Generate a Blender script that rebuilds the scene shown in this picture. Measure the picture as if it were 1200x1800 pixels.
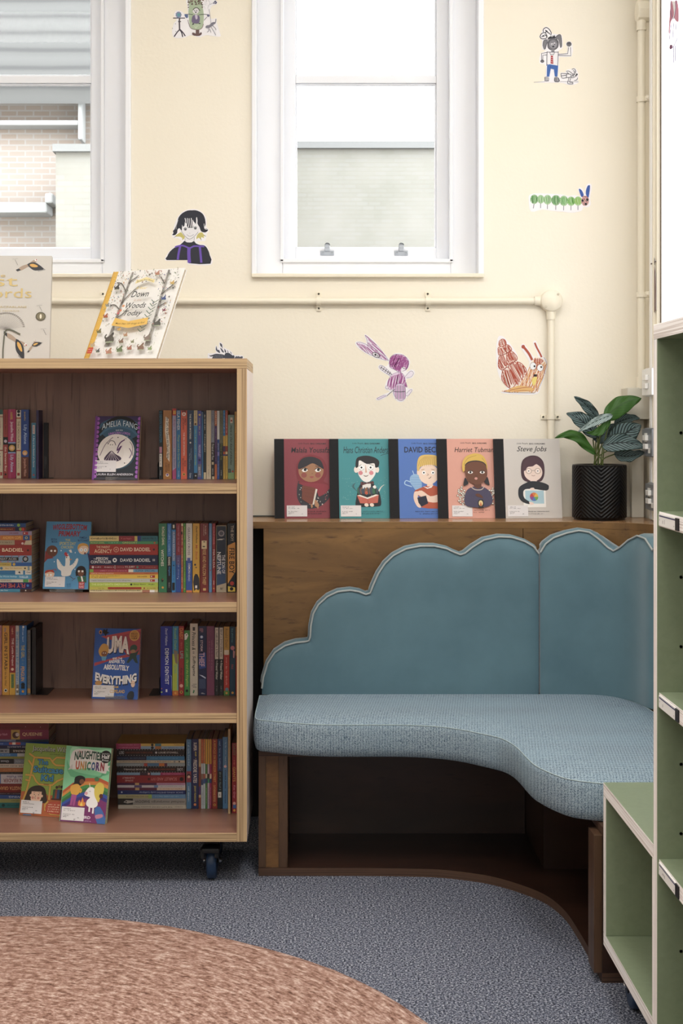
import bpy, bmesh, math, random
from mathutils import Vector, Matrix
random.seed(7)
for o in list(bpy.data.objects): bpy.data.objects.remove(o)
SC = bpy.context.scene
COL = SC.collection
PI = math.pi
F = 2600.0; H = 1.29; VX, VY = 550.0, 742.0     # lens in pixels, eye height, vanishing point
def wp(x, y, s):                                 # measured point: s = pixels per metre at its depth
    return Vector(((x-VX)/s, F/s, H-(y-VY)/s))
def fl(x, y, z=0.0):                             # point on a level plane
    s = (y-VY)/(H-z)
    return Vector(((x-VX)/s, F/s, z))
def DD(s): return F/s

# ---------------------------------------------------------------- camera, light, exposure
cam = bpy.data.cameras.new('camera'); camo = bpy.data.objects.new('camera', cam); COL.objects.link(camo)
camo.location = (0, 0, H); camo.rotation_euler = (PI/2, 0, 0)
cam.sensor_width = 36; cam.sensor_fit = 'AUTO'; cam.lens = F*36/1800
cam.shift_x = (600-VX)/1800; cam.shift_y = -(900-VY)/1800
cam.clip_start = 0.05; cam.clip_end = 200
SC.camera = camo
SC.view_settings.view_transform = 'Standard'; SC.view_settings.look = 'None'
SC.view_settings.gamma = 1; SC.view_settings.use_curve_mapping = False
SC.view_settings.exposure = 0.11
w = bpy.data.worlds.new('sky'); SC.world = w; w.use_nodes = True
nt = w.node_tree; bg = nt.nodes['Background']
bg.inputs[0].default_value = (0.92, 0.96, 1.0, 1); bg.inputs[1].default_value = 8.5
def area(name, loc, rot, sx, sy, power, col):
    l = bpy.data.lights.new(name, 'AREA'); l.shape = 'RECTANGLE'; l.size = sx; l.size_y = sy
    l.energy = power; l.color = col
    o = bpy.data.objects.new(name, l); o.location = loc; o.rotation_euler = rot; COL.objects.link(o)
    return o
area('ceiling_panel_light', (-1.2, 2.2, 3.38), (0, 0, 0), 1.2, 0.6, 38, (1.0, 0.975, 0.94))
area('ceiling_panel_light', (-0.2, 0.2, 3.38), (0, 0, 0), 1.2, 0.6, 26, (1.0, 0.975, 0.94))
area('ceiling_panel_light', (0.45, 2.2, 3.38), (0, 0, 0), 0.6, 1.2, 34, (1.0, 0.985, 0.96))
area('rear_fill_light', (0.3, -2.9, 1.9), (PI/2, 0, 0), 3.0, 1.8, 28, (0.93, 0.96, 1.0))  # soft fill added behind the camera; the rear wall has no window
area('right_window_daylight', (1.05, 0.6, 2.0), (0, -PI/2*-1, 0), 1.6, 1.6, 10, (0.90, 0.95, 1.0))

for wx in (-0.98, 0.178):      # sky portals in the two back windows
    p_ = area('window_portal', (wx, 5.25, 2.46), (-PI/2, 0, 0), 0.74, 1.36, 1, (1, 1, 1)); p_.data.cycles.is_portal = True

# ---------------------------------------------------------------- materials
def lin(c):
    return c/12.92 if c <= 0.04045 else ((c+0.055)/1.055)**2.4
def rgb(h):
    h = h.lstrip('#')
    return tuple(lin(int(h[i:i+2], 16)/255) for i in (0, 2, 4)) + (1,)
MC = {}
def flat(h, rough=0.45, metal=0.0, spec=0.5):
    k = (h, rough, metal)
    if k in MC: return MC[k]
    m = bpy.data.materials.new('paint_'+h.strip('#')); m.use_nodes = True
    b = m.node_tree.nodes['Principled BSDF']
    c3 = rgb(h); lum = 0.2126*c3[0]+0.7152*c3[1]+0.0722*c3[2]      # printers' inks sit a little duller than the picked colours
    b.inputs['Base Color'].default_value = tuple(v*0.88+lum*0.12 for v in c3[:3])+(1,); b.inputs['Roughness'].default_value = rough
    b.inputs['Metallic'].default_value = metal; b.inputs['Specular IOR Level'].default_value = spec
    MC[k] = m; return m
class NT:
    def __init__(s, name):
        s.m = bpy.data.materials.new(name); s.m.use_nodes = True; s.t = s.m.node_tree
        s.b = s.t.nodes['Principled BSDF']
    def n(s, typ, **kw):
        nd = s.t.nodes.new(typ)
        for k, v in kw.items():
            if k.startswith('i_'): nd.inputs[k[2:].replace('_', ' ')].default_value = v
            else: setattr(nd, k, v)
        return nd
    def l(s, a, b): s.t.links.new(a, b)
    def coord(s, scale=(1, 1, 1), kind='Object'):
        tc = s.n('ShaderNodeTexCoord'); mp = s.n('ShaderNodeMapping'); mp.inputs['Scale'].default_value = scale
        s.l(tc.outputs[kind], mp.inputs['Vector']); return mp.outputs[0]
    def noise(s, vec, scale, detail=3, rough=0.5, dist=0.0):
        n = s.n('ShaderNodeTexNoise'); n.inputs['Scale'].default_value = scale; n.inputs['Detail'].default_value = detail
        n.inputs['Roughness'].default_value = rough; n.inputs['Distortion'].default_value = dist
        s.l(vec, n.inputs['Vector']); return n.outputs['Fac']
    def ramp(s, fac, stops):
        r = s.n('ShaderNodeValToRGB'); e = r.color_ramp.elements
        while len(e) < len(stops): e.new(0.5)
        for i, (p, h) in enumerate(stops):
            e[i].position = p; e[i].color = rgb(h) if isinstance(h, str) else (h, h, h, 1)
        s.l(fac, r.inputs[0]); return r.outputs[0]
    def mix(s, fac, a, b, mode='MIX'):
        x = s.n('ShaderNodeMix', data_type='RGBA', blend_type=mode)
        if isinstance(fac, float): x.inputs[0].default_value = fac
        else: s.l(fac, x.inputs[0])
        for v, i in ((a, 6), (b, 7)):
            if isinstance(v, str): x.inputs[i].default_value = rgb(v)
            else: s.l(v, x.inputs[i])
        return x.outputs[2]
    def bump(s, h, strength, dist=0.002):
        b = s.n('ShaderNodeBump'); b.inputs['Strength'].default_value = strength; b.inputs['Distance'].default_value = dist
        s.l(h, b.inputs['Height']); s.l(b.outputs[0], s.b.inputs['Normal'])
    def col(s, c): s.l(c, s.b.inputs['Base Color'])
    def rough(s, v): s.b.inputs['Roughness'].default_value = v
def mat_wall():
    k = NT('cream_paint'); v = k.coord()
    c = k.ramp(k.noise(v, 1.3, 2), [(0.3, '#EFE7D5'), (0.7, '#F2EBDC')]); k.col(c)
    n = k.mix(0.5, k.noise(v, 90, 3), k.noise(v, 9, 2)); k.bump(n, 0.35, 0.0025); k.rough(0.5); return k.m
def mat_ply(axis, dark='#84694C', light='#BFA27C', freq=250.0, nm='plywood_edge', warm=None):
    k = NT(nm); sc = [1.5, 1.5, 1.5]; sc['xyz'.index(axis)] = freq
    v = k.coord(tuple(sc)); n = k.noise(v, 1.0, 1.5, 0.5)
    c = k.ramp(n, [(0.34, dark), (0.47, light), (0.56, light), (0.70, dark)])
    sp = [20, 20, 20]; sp['xyz'.index(axis)] = 180
    g = k.noise(k.coord(tuple(sp)), 1.0, 4, 0.7)
    c = k.mix(k.ramp(g, [(0.70, 0.0), (0.76, 0.7)]), c, '#5A4028'); k.col(c); k.rough(0.6)
    return k.m
def mat_grain(nm, cols, axis='z', scale=30, stretch=0.06, rough=0.4, streak=None, bump=0.15):
    k = NT(nm); sc = [1.0, 1.0, 1.0]; sc['xyz'.index(axis)] = stretch
    v = k.coord(tuple(sc)); n = k.noise(v, scale, 5, 0.6, 0.6)
    c = k.ramp(n, cols)
    if streak:
        n2 = k.noise(v, scale*7, 3, 0.6)
        c = k.mix(k.ramp(n2, [(0.58, 0.0), (0.72, 0.8)]), c, streak)
    k.col(c); k.rough(rough); k.bump(n, bump, 0.001); return k.m
M = {}
M['wall'] = mat_wall()
M['white'] = flat('#F1F3F9', 0.35); M['white2'] = flat('#ECECEE', 0.4)
M['ply_x'] = mat_ply('x'); M['ply_y'] = mat_ply('y'); M['ply_z'] = mat_ply('z')
M['pale_x'] = mat_ply('x', '#D2C6C0', '#FBF6F4', 250, 'pale_plywood_edge')
M['pale_y'] = mat_ply('y', '#D2C6C0', '#FBF6F4', 250, 'pale_plywood_edge')
M['pale_z'] = mat_ply('z', '#D2C6C0', '#FBF6F4', 250, 'pale_plywood_edge')
M['case_back'] = mat_grain('brown_laminate_back', [(0.3, '#75594E'), (0.7, '#8A6C60')], 'z', 16, 0.05, 0.45, '#4F382F', 0.3)
M['case'] = mat_grain('brown_laminate', [(0.3, '#946B5A'), (0.7, '#A07664')], 'x', 14, 0.1, 0.32, None, 0.05)
M['case_out'] = mat_grain('pale_case_side', [(0.3, '#D8C6C0'), (0.7, '#E4D6D0')], 'z', 14, 0.1, 0.4)
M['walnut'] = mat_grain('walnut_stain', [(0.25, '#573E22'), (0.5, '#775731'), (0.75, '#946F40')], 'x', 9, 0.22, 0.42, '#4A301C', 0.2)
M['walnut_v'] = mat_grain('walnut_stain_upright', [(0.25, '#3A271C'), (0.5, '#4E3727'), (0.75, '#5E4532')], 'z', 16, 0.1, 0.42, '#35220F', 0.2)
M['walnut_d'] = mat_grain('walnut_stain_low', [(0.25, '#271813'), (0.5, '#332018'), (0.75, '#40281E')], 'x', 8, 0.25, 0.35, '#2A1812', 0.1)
M['walnut_edge'] = mat_ply('z', '#281A14', '#513829', 260, 'walnut_plywood_edge')
M['green'] = mat_grain('sage_laminate', [(0.3, '#808B70'), (0.7, '#879277')], 'z', 60, 1.0, 0.3, None, 0.05)
def mat_carpet():
    k = NT('speckled_carpet'); v = k.coord(); n = k.noise(v, 190, 3, 0.85)
    c = k.ramp(n, [(0.40, '#1F2129'), (0.48, '#555A69'), (0.54, '#7B8092'), (0.62, '#DCDDE4')])
    k.col(c); k.b.inputs['Roughness'].default_value = 0.95; k.b.inputs['Specular IOR Level'].default_value = 0.1
    k.bump(n, 0.9, 0.004); return k.m
M['carpet'] = mat_carpet()
def mat_rug():
    k = NT('braided_jute'); tc = k.n('ShaderNodeTexCoord')
    sx = k.n('ShaderNodeSeparateXYZ'); k.l(tc.outputs['Object'], sx.inputs[0])
    def mth(op, a, b=None):
        m = k.n('ShaderNodeMath', operation=op)
        for i, q in enumerate((a, b)):
            if q is None: continue
            if isinstance(q, (int, float)): m.inputs[i].default_value = q
            else: k.l(q, m.inputs[i])
        return m.outputs[0]
    r = mth('SQRT', mth('ADD', mth('MULTIPLY', sx.outputs[0], sx.outputs[0]), mth('MULTIPLY', sx.outputs[1], sx.outputs[1])))
    a = mth('ARCTAN2', sx.outputs[1], sx.outputs[0])
    cb = k.n('ShaderNodeCombineXYZ'); k.l(mth('MULTIPLY', a, 14.0), cb.inputs[0]); k.l(mth('MULTIPLY', r, 46.0), cb.inputs[1])
    n1 = k.noise(cb.outputs[0], 1.6, 5, 0.75)
    n2 = k.noise(k.coord(), 95, 3, 0.7)
    cb2 = k.n('ShaderNodeCombineXYZ'); k.l(mth('MULTIPLY', a, 60.0), cb2.inputs[0]); k.l(mth('MULTIPLY', r, 150.0), cb2.inputs[1])
    n3 = k.noise(cb2.outputs[0], 1.0, 2, 0.6)
    f = mth('ADD', mth('MULTIPLY', n1, 0.6), mth('ADD', mth('MULTIPLY', n2, 0.18), mth('MULTIPLY', n3, 0.22)))
    c = k.ramp(f, [(0.36, '#55392F'), (0.45, '#956F60'), (0.52, '#BD9889'), (0.62, '#EBD3C7')])
    k.col(c); k.rough(0.9); k.b.inputs['Specular IOR Level'].default_value = 0.15; k.bump(f, 1.0, 0.012); return k.m
M['rug'] = mat_rug()
def mat_velvet():
    k = NT('teal_velvet'); v = k.coord()
    c = k.ramp(k.noise(v, 5, 4, 0.6), [(0.3, '#516F7B'), (0.7, '#5C7B87')])
    k.col(c); k.rough(0.75); k.b.inputs['Sheen Weight'].default_value = 0.5; k.b.inputs['Sheen Roughness'].default_value = 0.4
    k.bump(k.noise(v, 600, 2), 0.15, 0.001); return k.m
M['velvet'] = mat_velvet()
def mat_weave():
    k = NT('blue_woven_fabric'); tc = k.n('ShaderNodeTexCoord')
    def wave(rot, sc):
        mp = k.n('ShaderNodeMapping'); mp.inputs['Rotation'].default_value = rot; k.l(tc.outputs['Object'], mp.inputs[0])
        wv = k.n('ShaderNodeTexWave'); wv.inputs['Scale'].default_value = sc; wv.inputs['Distortion'].default_value = 0.4
        wv.inputs['Detail'].default_value = 1; k.l(mp.outputs[0], wv.inputs['Vector']); return wv.outputs['Fac']
    w1 = wave((0, 0, 0.12), 42); w2 = wave((0.5, PI/2, 0.3), 80)
    big = k.noise(k.coord((1, 2.5, 1)), 3.0, 2)
    fine = k.noise(k.coord(), 420, 1, 0.5)
    m = k.mix(0.5, w1, w2)
    c = k.ramp(m, [(0.25, '#44566A'), (0.75, '#8A9CAB')])
    c = k.mix(k.ramp(fine, [(0.42, 0.0), (0.62, 0.7)]), c, '#A9B9C0')
    c = k.mix(k.ramp(fine, [(0.30, 0.8), (0.42, 0.0)]), c, '#2E4450')
    c = k.mix(k.ramp(big, [(0.35, 0.0), (0.75, 0.3)]), c, '#8FA9B8')
    k.col(c); k.rough(0.85); k.b.inputs['Specular IOR Level'].default_value = 0.25; k.bump(m, 0.4, 0.0015); return k.m
M['weave'] = mat_weave()
M['piping'] = flat('#A3A9A8', 0.7)
M['stitch'] = flat('#A9BCC0', 0.8)
M['black'] = flat('#0C0C10', 0.5); M['blackmetal'] = flat('#15151A', 0.35, 0.4)
M['chrome'] = flat('#C8C8CC', 0.2, 1.0)
M['navy_rubber'] = flat('#1E3656', 0.4)
M['cream_metal'] = flat('#F1E8D2', 0.35)
def mat_pages():
    k = NT('page_edges'); v = k.coord((1, 1, 1)); n = k.noise(k.coord((900, 3, 900)), 1.0, 1)
    k.col(k.ramp(n, [(0.3, '#9C8B76'), (0.7, '#CBBBA2')])); k.rough(0.8); return k.m
M['pages'] = mat_pages()
def mat_brick(nm, a, b, m_):
    k = NT(nm); tc = k.n('ShaderNodeTexCoord'); mp = k.n('ShaderNodeMapping'); mp.inputs['Rotation'].default_value = (PI/2, 0, 0)
    k.l(tc.outputs['Object'], mp.inputs[0]); br = k.n('ShaderNodeTexBrick'); k.l(mp.outputs[0], br.inputs['Vector'])
    br.inputs['Color1'].default_value = rgb(a); br.inputs['Color2'].default_value = rgb(b); br.inputs['Mortar'].default_value = rgb(m_)
    br.inputs['Scale'].default_value = 1; br.inputs['Brick Width'].default_value = 0.10; br.inputs['Row Height'].default_value = 0.035
    br.inputs['Mortar Size'].default_value = 0.005
    n = k.noise(k.coord(), 3, 4); c = k.mix(k.ramp(n, [(0.35, 0.0), (0.7, 0.45)]), br.outputs[0], '#86827C'); k.col(c); k.rough(1.0); k.b.inputs['Specular IOR Level'].default_value = 0.0; return k.m
M['brick_l'] = mat_brick('warm_brick', '#82746A', '#877B72', '#8B8681')
M['brick_r'] = mat_brick('pale_brick', '#75736B', '#787670', '#747169')
def mat_tiles():
    k = NT('roof_tiles'); v = k.coord(); wv = k.n('ShaderNodeTexWave', bands_direction='Z'); wv.inputs['Scale'].default_value = 2.2
    wv.inputs['Distortion'].default_value = 0.6; wv.inputs['Detail'].default_value = 2; k.l(v, wv.inputs[0])
    c = k.ramp(wv.outputs['Fac'], [(0.0, '#454443'), (0.25, '#504F4D'), (1.0, '#545351')]); k.col(c); k.rough(1.0); k.b.inputs['Specular IOR Level'].default_value = 0.0; return k.m
M['tiles'] = mat_tiles()
def mat_glass():
    m = bpy.data.materials.new('window_glass'); m.use_nodes = True; t = m.node_tree; t.nodes.clear()
    o = t.nodes.new('ShaderNodeOutputMaterial'); mx = t.nodes.new('ShaderNodeMixShader'); tr = t.nodes.new('ShaderNodeBsdfTransparent')
    gl = t.nodes.new('ShaderNodeBsdfGlossy'); gl.inputs['Roughness'].default_value = 0.02; fr = t.nodes.new('ShaderNodeFresnel'); fr.inputs['IOR'].default_value = 1.12
    tr.inputs[0].default_value = (0.97, 0.98, 0.98, 1)
    t.links.new(fr.outputs[0], mx.inputs[0]); t.links.new(tr.outputs[0], mx.inputs[1]); t.links.new(gl.outputs[0], mx.inputs[2])
    t.links.new(mx.outputs[0], o.inputs[0]); return m
M['glass'] = mat_glass()
def mat_acrylic():
    m = NT('clear_acrylic'); m.b.inputs['Transmission Weight'].default_value = 0.9; m.rough(0.1); return m.m
M['acrylic'] = mat_acrylic()
def mat_emit(nm, h, s):
    k = NT(nm); k.b.inputs['Base Color'].default_value = rgb(h); k.b.inputs['Emission Color'].default_value = rgb(h)
    k.b.inputs['Emission Strength'].default_value = s; return k.m
M['lit_window'] = mat_emit('daylit_frosted_glass', '#FFFFFF', 1.2)

# ---------------------------------------------------------------- mesh helpers
TC = {}
def text_mesh(s, bold, shear):
    k = (s, bold, shear)
    if k in TC: return TC[k]
    c = bpy.data.curves.new('t', 'FONT'); c.body = s; c.size = 1; c.resolution_u = 2; c.offset = bold; c.shear = shear
    o = bpy.data.objects.new('t', c); COL.objects.link(o)
    dg = bpy.context.evaluated_depsgraph_get(); me = bpy.data.meshes.new_from_object(o.evaluated_get(dg))
    vs = [(v.co.x, v.co.y) for v in me.vertices]; fs = [tuple(p.vertices) for p in me.polygons]
    bpy.data.objects.remove(o); bpy.data.curves.remove(c); bpy.data.meshes.remove(me)
    TC[k] = (vs, fs); return TC[k]
class MB:
    def __init__(s): s.v = []; s.f = []; s.mi = []; s.ms = []; s.sm = []
    def m(s, mat):
        if mat not in s.ms: s.ms.append(mat)
        return s.ms.index(mat)
    def add(s, vs, fs, mat, smooth=False):
        b = len(s.v); s.v += [Vector(q) for q in vs]; i = s.m(mat)
        for f in fs: s.f.append(tuple(b+j for j in f)); s.mi.append(i); s.sm.append(smooth)
    def box(s, x0, x1, y0, y1, z0, z1, mat, front=None, top=None, bottom=None, left=None, right=None, back=None):
        v = [(x0,y0,z0),(x1,y0,z0),(x1,y1,z0),(x0,y1,z0),(x0,y0,z1),(x1,y0,z1),(x1,y1,z1),(x0,y1,z1)]
        b = len(s.v); s.v += [Vector(q) for q in v]
        for f, mm in (((0,1,5,4),front),((2,3,7,6),back),((4,5,6,7),top),((3,2,1,0),bottom),((3,0,4,7),left),((1,2,6,5),right)):
            s.f.append(tuple(b+j for j in f)); s.mi.append(s.m(mm or mat)); s.sm.append(False)
    def prism(s, pts, z0, z1, mat, top=None, bottom=None):      # plan outline, counter clockwise
        n = len(pts); v = [(p[0],p[1],z0) for p in pts]+[(p[0],p[1],z1) for p in pts]
        b = len(s.v); s.v += [Vector(q) for q in v]
        for f, mm in [((i,(i+1)%n,n+(i+1)%n,n+i), mat) for i in range(n)]+[(tuple(range(n,2*n)), top or mat), (tuple(range(n-1,-1,-1)), bottom or mat)]:
            s.f.append(tuple(b+j for j in f)); s.mi.append(s.m(mm)); s.sm.append(False)
    def slab(s, pts, y0, y1, mat):                              # elevation outline (x,z) extruded in y
        n = len(pts); v = [(p[0],y0,p[1]) for p in pts]+[(p[0],y1,p[1]) for p in pts]
        s.add(v, [(i,(i+1)%n,n+(i+1)%n,n+i) for i in range(n)], mat)
        s.add(v[:n], [tuple(range(n))], mat); s.add(v[n:], [tuple(range(n-1,-1,-1))], mat)
    def tube(s, path, r, mat, n=10, caps=True, closed=False):
        path = [Vector(p) for p in path]; rings = []; N = len(path)
        up = None
        for i, p in enumerate(path):
            a = path[(i-1) % N] if closed else path[max(i-1, 0)]; b = path[(i+1) % N] if closed else path[min(i+1, N-1)]
            t = (b-a).normalized()
            if up is None:
                up = Vector((0,0,1)) if abs(t.z) < 0.9 else Vector((1,0,0))
            u = t.cross(up).normalized(); w_ = u.cross(t).normalized(); up = w_
            rr = r[i] if isinstance(r, (list, tuple)) else r
            rings.append([p+u*(rr*math.cos(2*PI*j/n))+w_*(rr*math.sin(2*PI*j/n)) for j in range(n)])
        v = [q for ring in rings for q in ring]; fs = []
        for i in range(N if closed else N-1):
            for j in range(n):
                fs.append((i*n+j, i*n+(j+1)%n, ((i+1)%N)*n+(j+1)%n, ((i+1)%N)*n+j))
        s.add(v, fs, mat, True)
        if caps and not closed:
            s.add(rings[0], [tuple(range(n))], mat); s.add(rings[-1], [tuple(range(n-1,-1,-1))], mat)
    def lathe(s, prof, c, mat, n=40, axis='z'):                 # prof: (r, h)
        v = []; fs = []
        for r, h in prof:
            for j in range(n):
                a = 2*PI*j/n; x, y = r*math.cos(a), r*math.sin(a)
                q = {'z': (x, y, h), 'x': (h, x, y), 'y': (x, h, y)}[axis]
                v.append((c[0]+q[0], c[1]+q[1], c[2]+q[2]))
        for i in range(len(prof)-1):
            for j in range(n): fs.append((i*n+j, i*n+(j+1)%n, (i+1)*n+(j+1)%n, (i+1)*n+j))
        s.add(v, fs, mat, True)
    def build(s, name, parent=None, loc=(0,0,0), bevel=0.0):
        L = Vector(loc); me = bpy.data.meshes.new(name)
        me.from_pydata([tuple(q-L) for q in s.v], [], s.f)
        for mm in s.ms: me.materials.append(mm)
        for p, i, k in zip(me.polygons, s.mi, s.sm): p.material_index = i; p.use_smooth = k
        bm = bmesh.new(); bm.from_mesh(me); 
        if bevel:
            bmesh.ops.recalc_face_normals(bm, faces=bm.faces)
        bm.to_mesh(me); bm.free()
        o = bpy.data.objects.new(name, me); COL.objects.link(o)
        if parent: o.parent = parent; 
        if parent is None: o.location = L
        else: o.location = L - (parent.location if parent.parent is None else parent.matrix_world.translation) if parent.get('_w') else L
        if bevel:
            b = o.modifiers.new('bevel', 'BEVEL'); b.width = bevel; b.segments = 2; b.limit_method = 'ANGLE'; b.angle_limit = 0.7
        return o
def tag(o, label, cat, group=None):
    o['label'] = label; o['category'] = cat
    if group: o['group'] = group
    return o
def struct(o): o['kind'] = 'structure'; return o
def empty(name, loc, label, cat, group=None, rot=(0,0,0)):
    o = bpy.data.objects.new(name, None); o.empty_display_size = 0.05; o.location = loc; o.rotation_euler = rot; COL.objects.link(o)
    return tag(o, label, cat, group)
def wbuild(mb, name, root, bevel=0.0):       # world-space mesh under an unrotated root empty
    me_o = mb.build(name, None, tuple(root.location), bevel); me_o.parent = root; me_o.location = (0,0,0); return me_o
def smooth(pts, closed=True, k=5):
    n = len(pts); out = []
    rng = range(n) if closed else range(n-1)
    for i in rng:
        if closed: p0, p1, p2, p3 = pts[(i-1)%n], pts[i], pts[(i+1)%n], pts[(i+2)%n]
        else: p0, p1, p2, p3 = pts[max(i-1,0)], pts[i], pts[i+1], pts[min(i+2,n-1)]
        for j in range(k):
            t = j/k
            out.append(tuple(0.5*((2*p1[d])+(-p0[d]+p2[d])*t+(2*p0[d]-5*p1[d]+4*p2[d]-p3[d])*t*t+(-p0[d]+3*p1[d]-3*p2[d]+p3[d])*t**3) for d in range(len(p1))))
    if not closed: out.append(tuple(pts[-1]))
    return out
class Art:      # flat print laid on a surface: O origin, U and V in-plane axes, N outwards; fn maps the drawing's own units to (u, v) metres
    def __init__(s, mb, O, U, V, N, fn=None, base=0.0002, step=0.00003, rough=0.45, clip=None):
        s.mb = mb; s.O = Vector(O); s.U = Vector(U); s.V = Vector(V); s.N = Vector(N); s.fn = fn or (lambda x, y: (x, y))
        s.h = base; s.st = step; s.r = rough; s.clip = clip
    def P(s, p):
        u, v = s.fn(*p)
        if s.clip: u = min(max(u, s.clip[0]), s.clip[1]); v = min(max(v, s.clip[2]), s.clip[3])
        return s.O+s.U*u+s.V*v+s.N*s.h
    def up(s): s.h += s.st
    def poly(s, pts, c, sm=0):
        if sm: pts = smooth(pts, True, sm)
        s.mb.add([s.P(p) for p in pts], [tuple(range(len(pts)))], flat(c, s.r)); s.up()
    def rect(s, x0, y0, x1, y1, c): s.poly([(x0,y0),(x1,y0),(x1,y1),(x0,y1)], c)
    def ell(s, cx, cy, rx, ry, c, rot=0, n=20):
        ca, sa = math.cos(rot), math.sin(rot); pts = []
        for i in range(n):
            a = 2*PI*i/n; x, y = rx*math.cos(a), ry*math.sin(a); pts.append((cx+x*ca-y*sa, cy+x*sa+y*ca))
        s.poly(pts, c)
    def line(s, pts, w, c, sm=0):
        if sm and len(pts) > 2: pts = smooth(pts, False, sm)
        s._seg(pts, w, c); s.up()
    def _seg(s, pts, w, c):
        L, R = [], []
        for i, p in enumerate(pts):
            a = pts[max(i-1,0)]; b = pts[min(i+1,len(pts)-1)]; dx, dy = b[0]-a[0], b[1]-a[1]; d = math.hypot(dx, dy) or 1
            L.append((p[0]-dy/d*w/2, p[1]+dx/d*w/2)); R.append((p[0]+dy/d*w/2, p[1]-dx/d*w/2))
        n = len(pts); v = [s.P(p) for p in L+R]
        s.mb.add(v, [(i,i+1,n+i+1,n+i) for i in range(n-1)], flat(c, s.r))
    def hatch(s, pts, c, ang, sp, w, jit=0.4, cover=0.9, sm=5):
        if sm: pts = smooth(pts, True, sm)
        ca, sa = math.cos(ang), math.sin(ang); q = [(x*ca+y*sa, -x*sa+y*ca) for x, y in pts]
        y = min(p[1] for p in q)+sp/2; ym = max(p[1] for p in q)
        while y < ym:
            xs = []
            for i in range(len(q)):
                a, b = q[i], q[(i+1)%len(q)]
                if (a[1] > y) != (b[1] > y): xs.append(a[0]+(y-a[1])*(b[0]-a[0])/(b[1]-a[1]))
            xs.sort()
            for i in range(0, len(xs)-1, 2):
                a, b = xs[i], xs[i+1]; a2 = a+(b-a)*random.random()*(1-cover); b2 = b-(b-a)*random.random()*(1-cover)
                mid = (a2+b2)/2; j = random.uniform(-jit, jit)*sp
                seg = [(a2, y), (mid, y+j), (b2, y+random.uniform(-jit, jit)*sp)]
                s._seg([(x*ca-yy*sa, x*sa+yy*ca) for x, yy in seg], w*random.uniform(0.7, 1.3), c)
            y += sp*random.uniform(0.75, 1.25)
        s.up()
    def text(s, t, x0, y0, x1, y1, c, bold=0.0, shear=0.0, rot=0.0, arc=0.0):   # fits text into the box; y0 = baseline side
        vs, fs = text_mesh(t, bold, shear)
        if not vs: return
        a0 = min(v[0] for v in vs); a1 = max(v[0] for v in vs); b0 = min(v[1] for v in vs); b1 = max(v[1] for v in vs)
        cx, cy = (x0+x1)/2, (y0+y1)/2; ca, sa = math.cos(rot), math.sin(rot); out = []
        for v in vs:
            fx = (v[0]-a0)/(a1-a0)
            x = x0+fx*(x1-x0); y = y0+(v[1]-b0)/(b1-b0)*(y1-y0)+arc*(1-(2*fx-1)**2)
            dx, dy = x-cx, y-cy; out.append(s.P((cx+dx*ca-dy*sa, cy+dx*sa+dy*ca)))
        s.mb.add(out, fs, flat(c, s.r)); s.up()
    def scrib(s, x0, y0, x1, y1, c, n=None):    # print too small to read: a run of tiny marks
        L = x1-x0; hgt = y1-y0; st = abs(hgt)*0.62; n = n or max(2, int(abs(L)/st)); st = L/n
        for i in range(n):
            if random.random() < 0.14: continue
            h0 = random.choice((0.0, 0.0, 0.25)); h1 = random.choice((0.7, 0.75, 1.0)); xa = x0+i*st; xb = xa+st*random.uniform(0.35, 0.7)
            pts = [(xa, y0+hgt*h0), (xb, y0+hgt*h0), (xb, y0+hgt*h1), (xa, y0+hgt*h1)]
            s.mb.add([s.P(p) for p in pts], [(0,1,2,3)], flat(c, s.r))
        s.up()
# ---------------------------------------------------------------- room shell
YW = DD(532); XR = 1.092; XL = -3.2; YB = -3.0; ZC = 3.42
def zy(y, s): return H-(y-VY)/s
def xx(x, s): return (x-VX)/s
O1 = (xx(449,532), xx(841,532)); OZ0 = zy(481,532); OZ1 = 3.15
O2 = (xx(222,532)-(O1[1]-O1[0]), xx(222,532))
YO = YW+0.32
mb = MB()
mb.box(XL-0.1, O2[0], YW, YO, 0, ZC, M['wall']); mb.box(O2[1], O1[0], YW, YO, 0, ZC, M['wall']); mb.box(O1[1], XR+0.1, YW, YO, 0, ZC, M['wall'])
for a, b in (O1, O2):
    mb.box(a, b, YW, YO, 0, OZ0, M['wall']); mb.box(a, b, YW, YO, OZ1, ZC, M['wall'])
struct(mb.build('wall_back'))
WY0, WY1 = 3.5, DD(563.2)                      # bright window in the right wall
mb = MB()
mb.box(XR, XR+0.25, WY1, YW, 0, ZC, M['wall']); mb.box(XR, XR+0.25, YB, WY0, 0, ZC, M['wall'])
mb.box(XR, XR+0.25, WY0, WY1, 0, 1.25, M['wall']); mb.box(XR, XR+0.25, WY0, WY1, 3.2, ZC, M['wall'])
struct(mb.build('wall_right'))
mb = MB(); mb.box(XL-0.2, XL, YB, YW, 0, ZC, M['wall']); struct(mb.build('wall_left'))
mb = MB(); mb.box(XL, XR, YB-0.2, YB, 0, ZC, M['wall']); struct(mb.build('wall_rear'))
mb = MB(); mb.box(XL, XR, YB, YW, -0.1, 0, M['carpet']); struct(mb.build('floor'))
mb = MB(); mb.box(XL, XR, YB, YW, ZC, ZC+0.1, flat('#F3F1EC', 0.8)); struct(mb.build('ceiling'))
mb = MB(); mb.box(XL, -0.17, YW-0.018, YW, 0, 0.14, M['white2']); struct(mb.build('baseboard_back', bevel=0.004))
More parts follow.
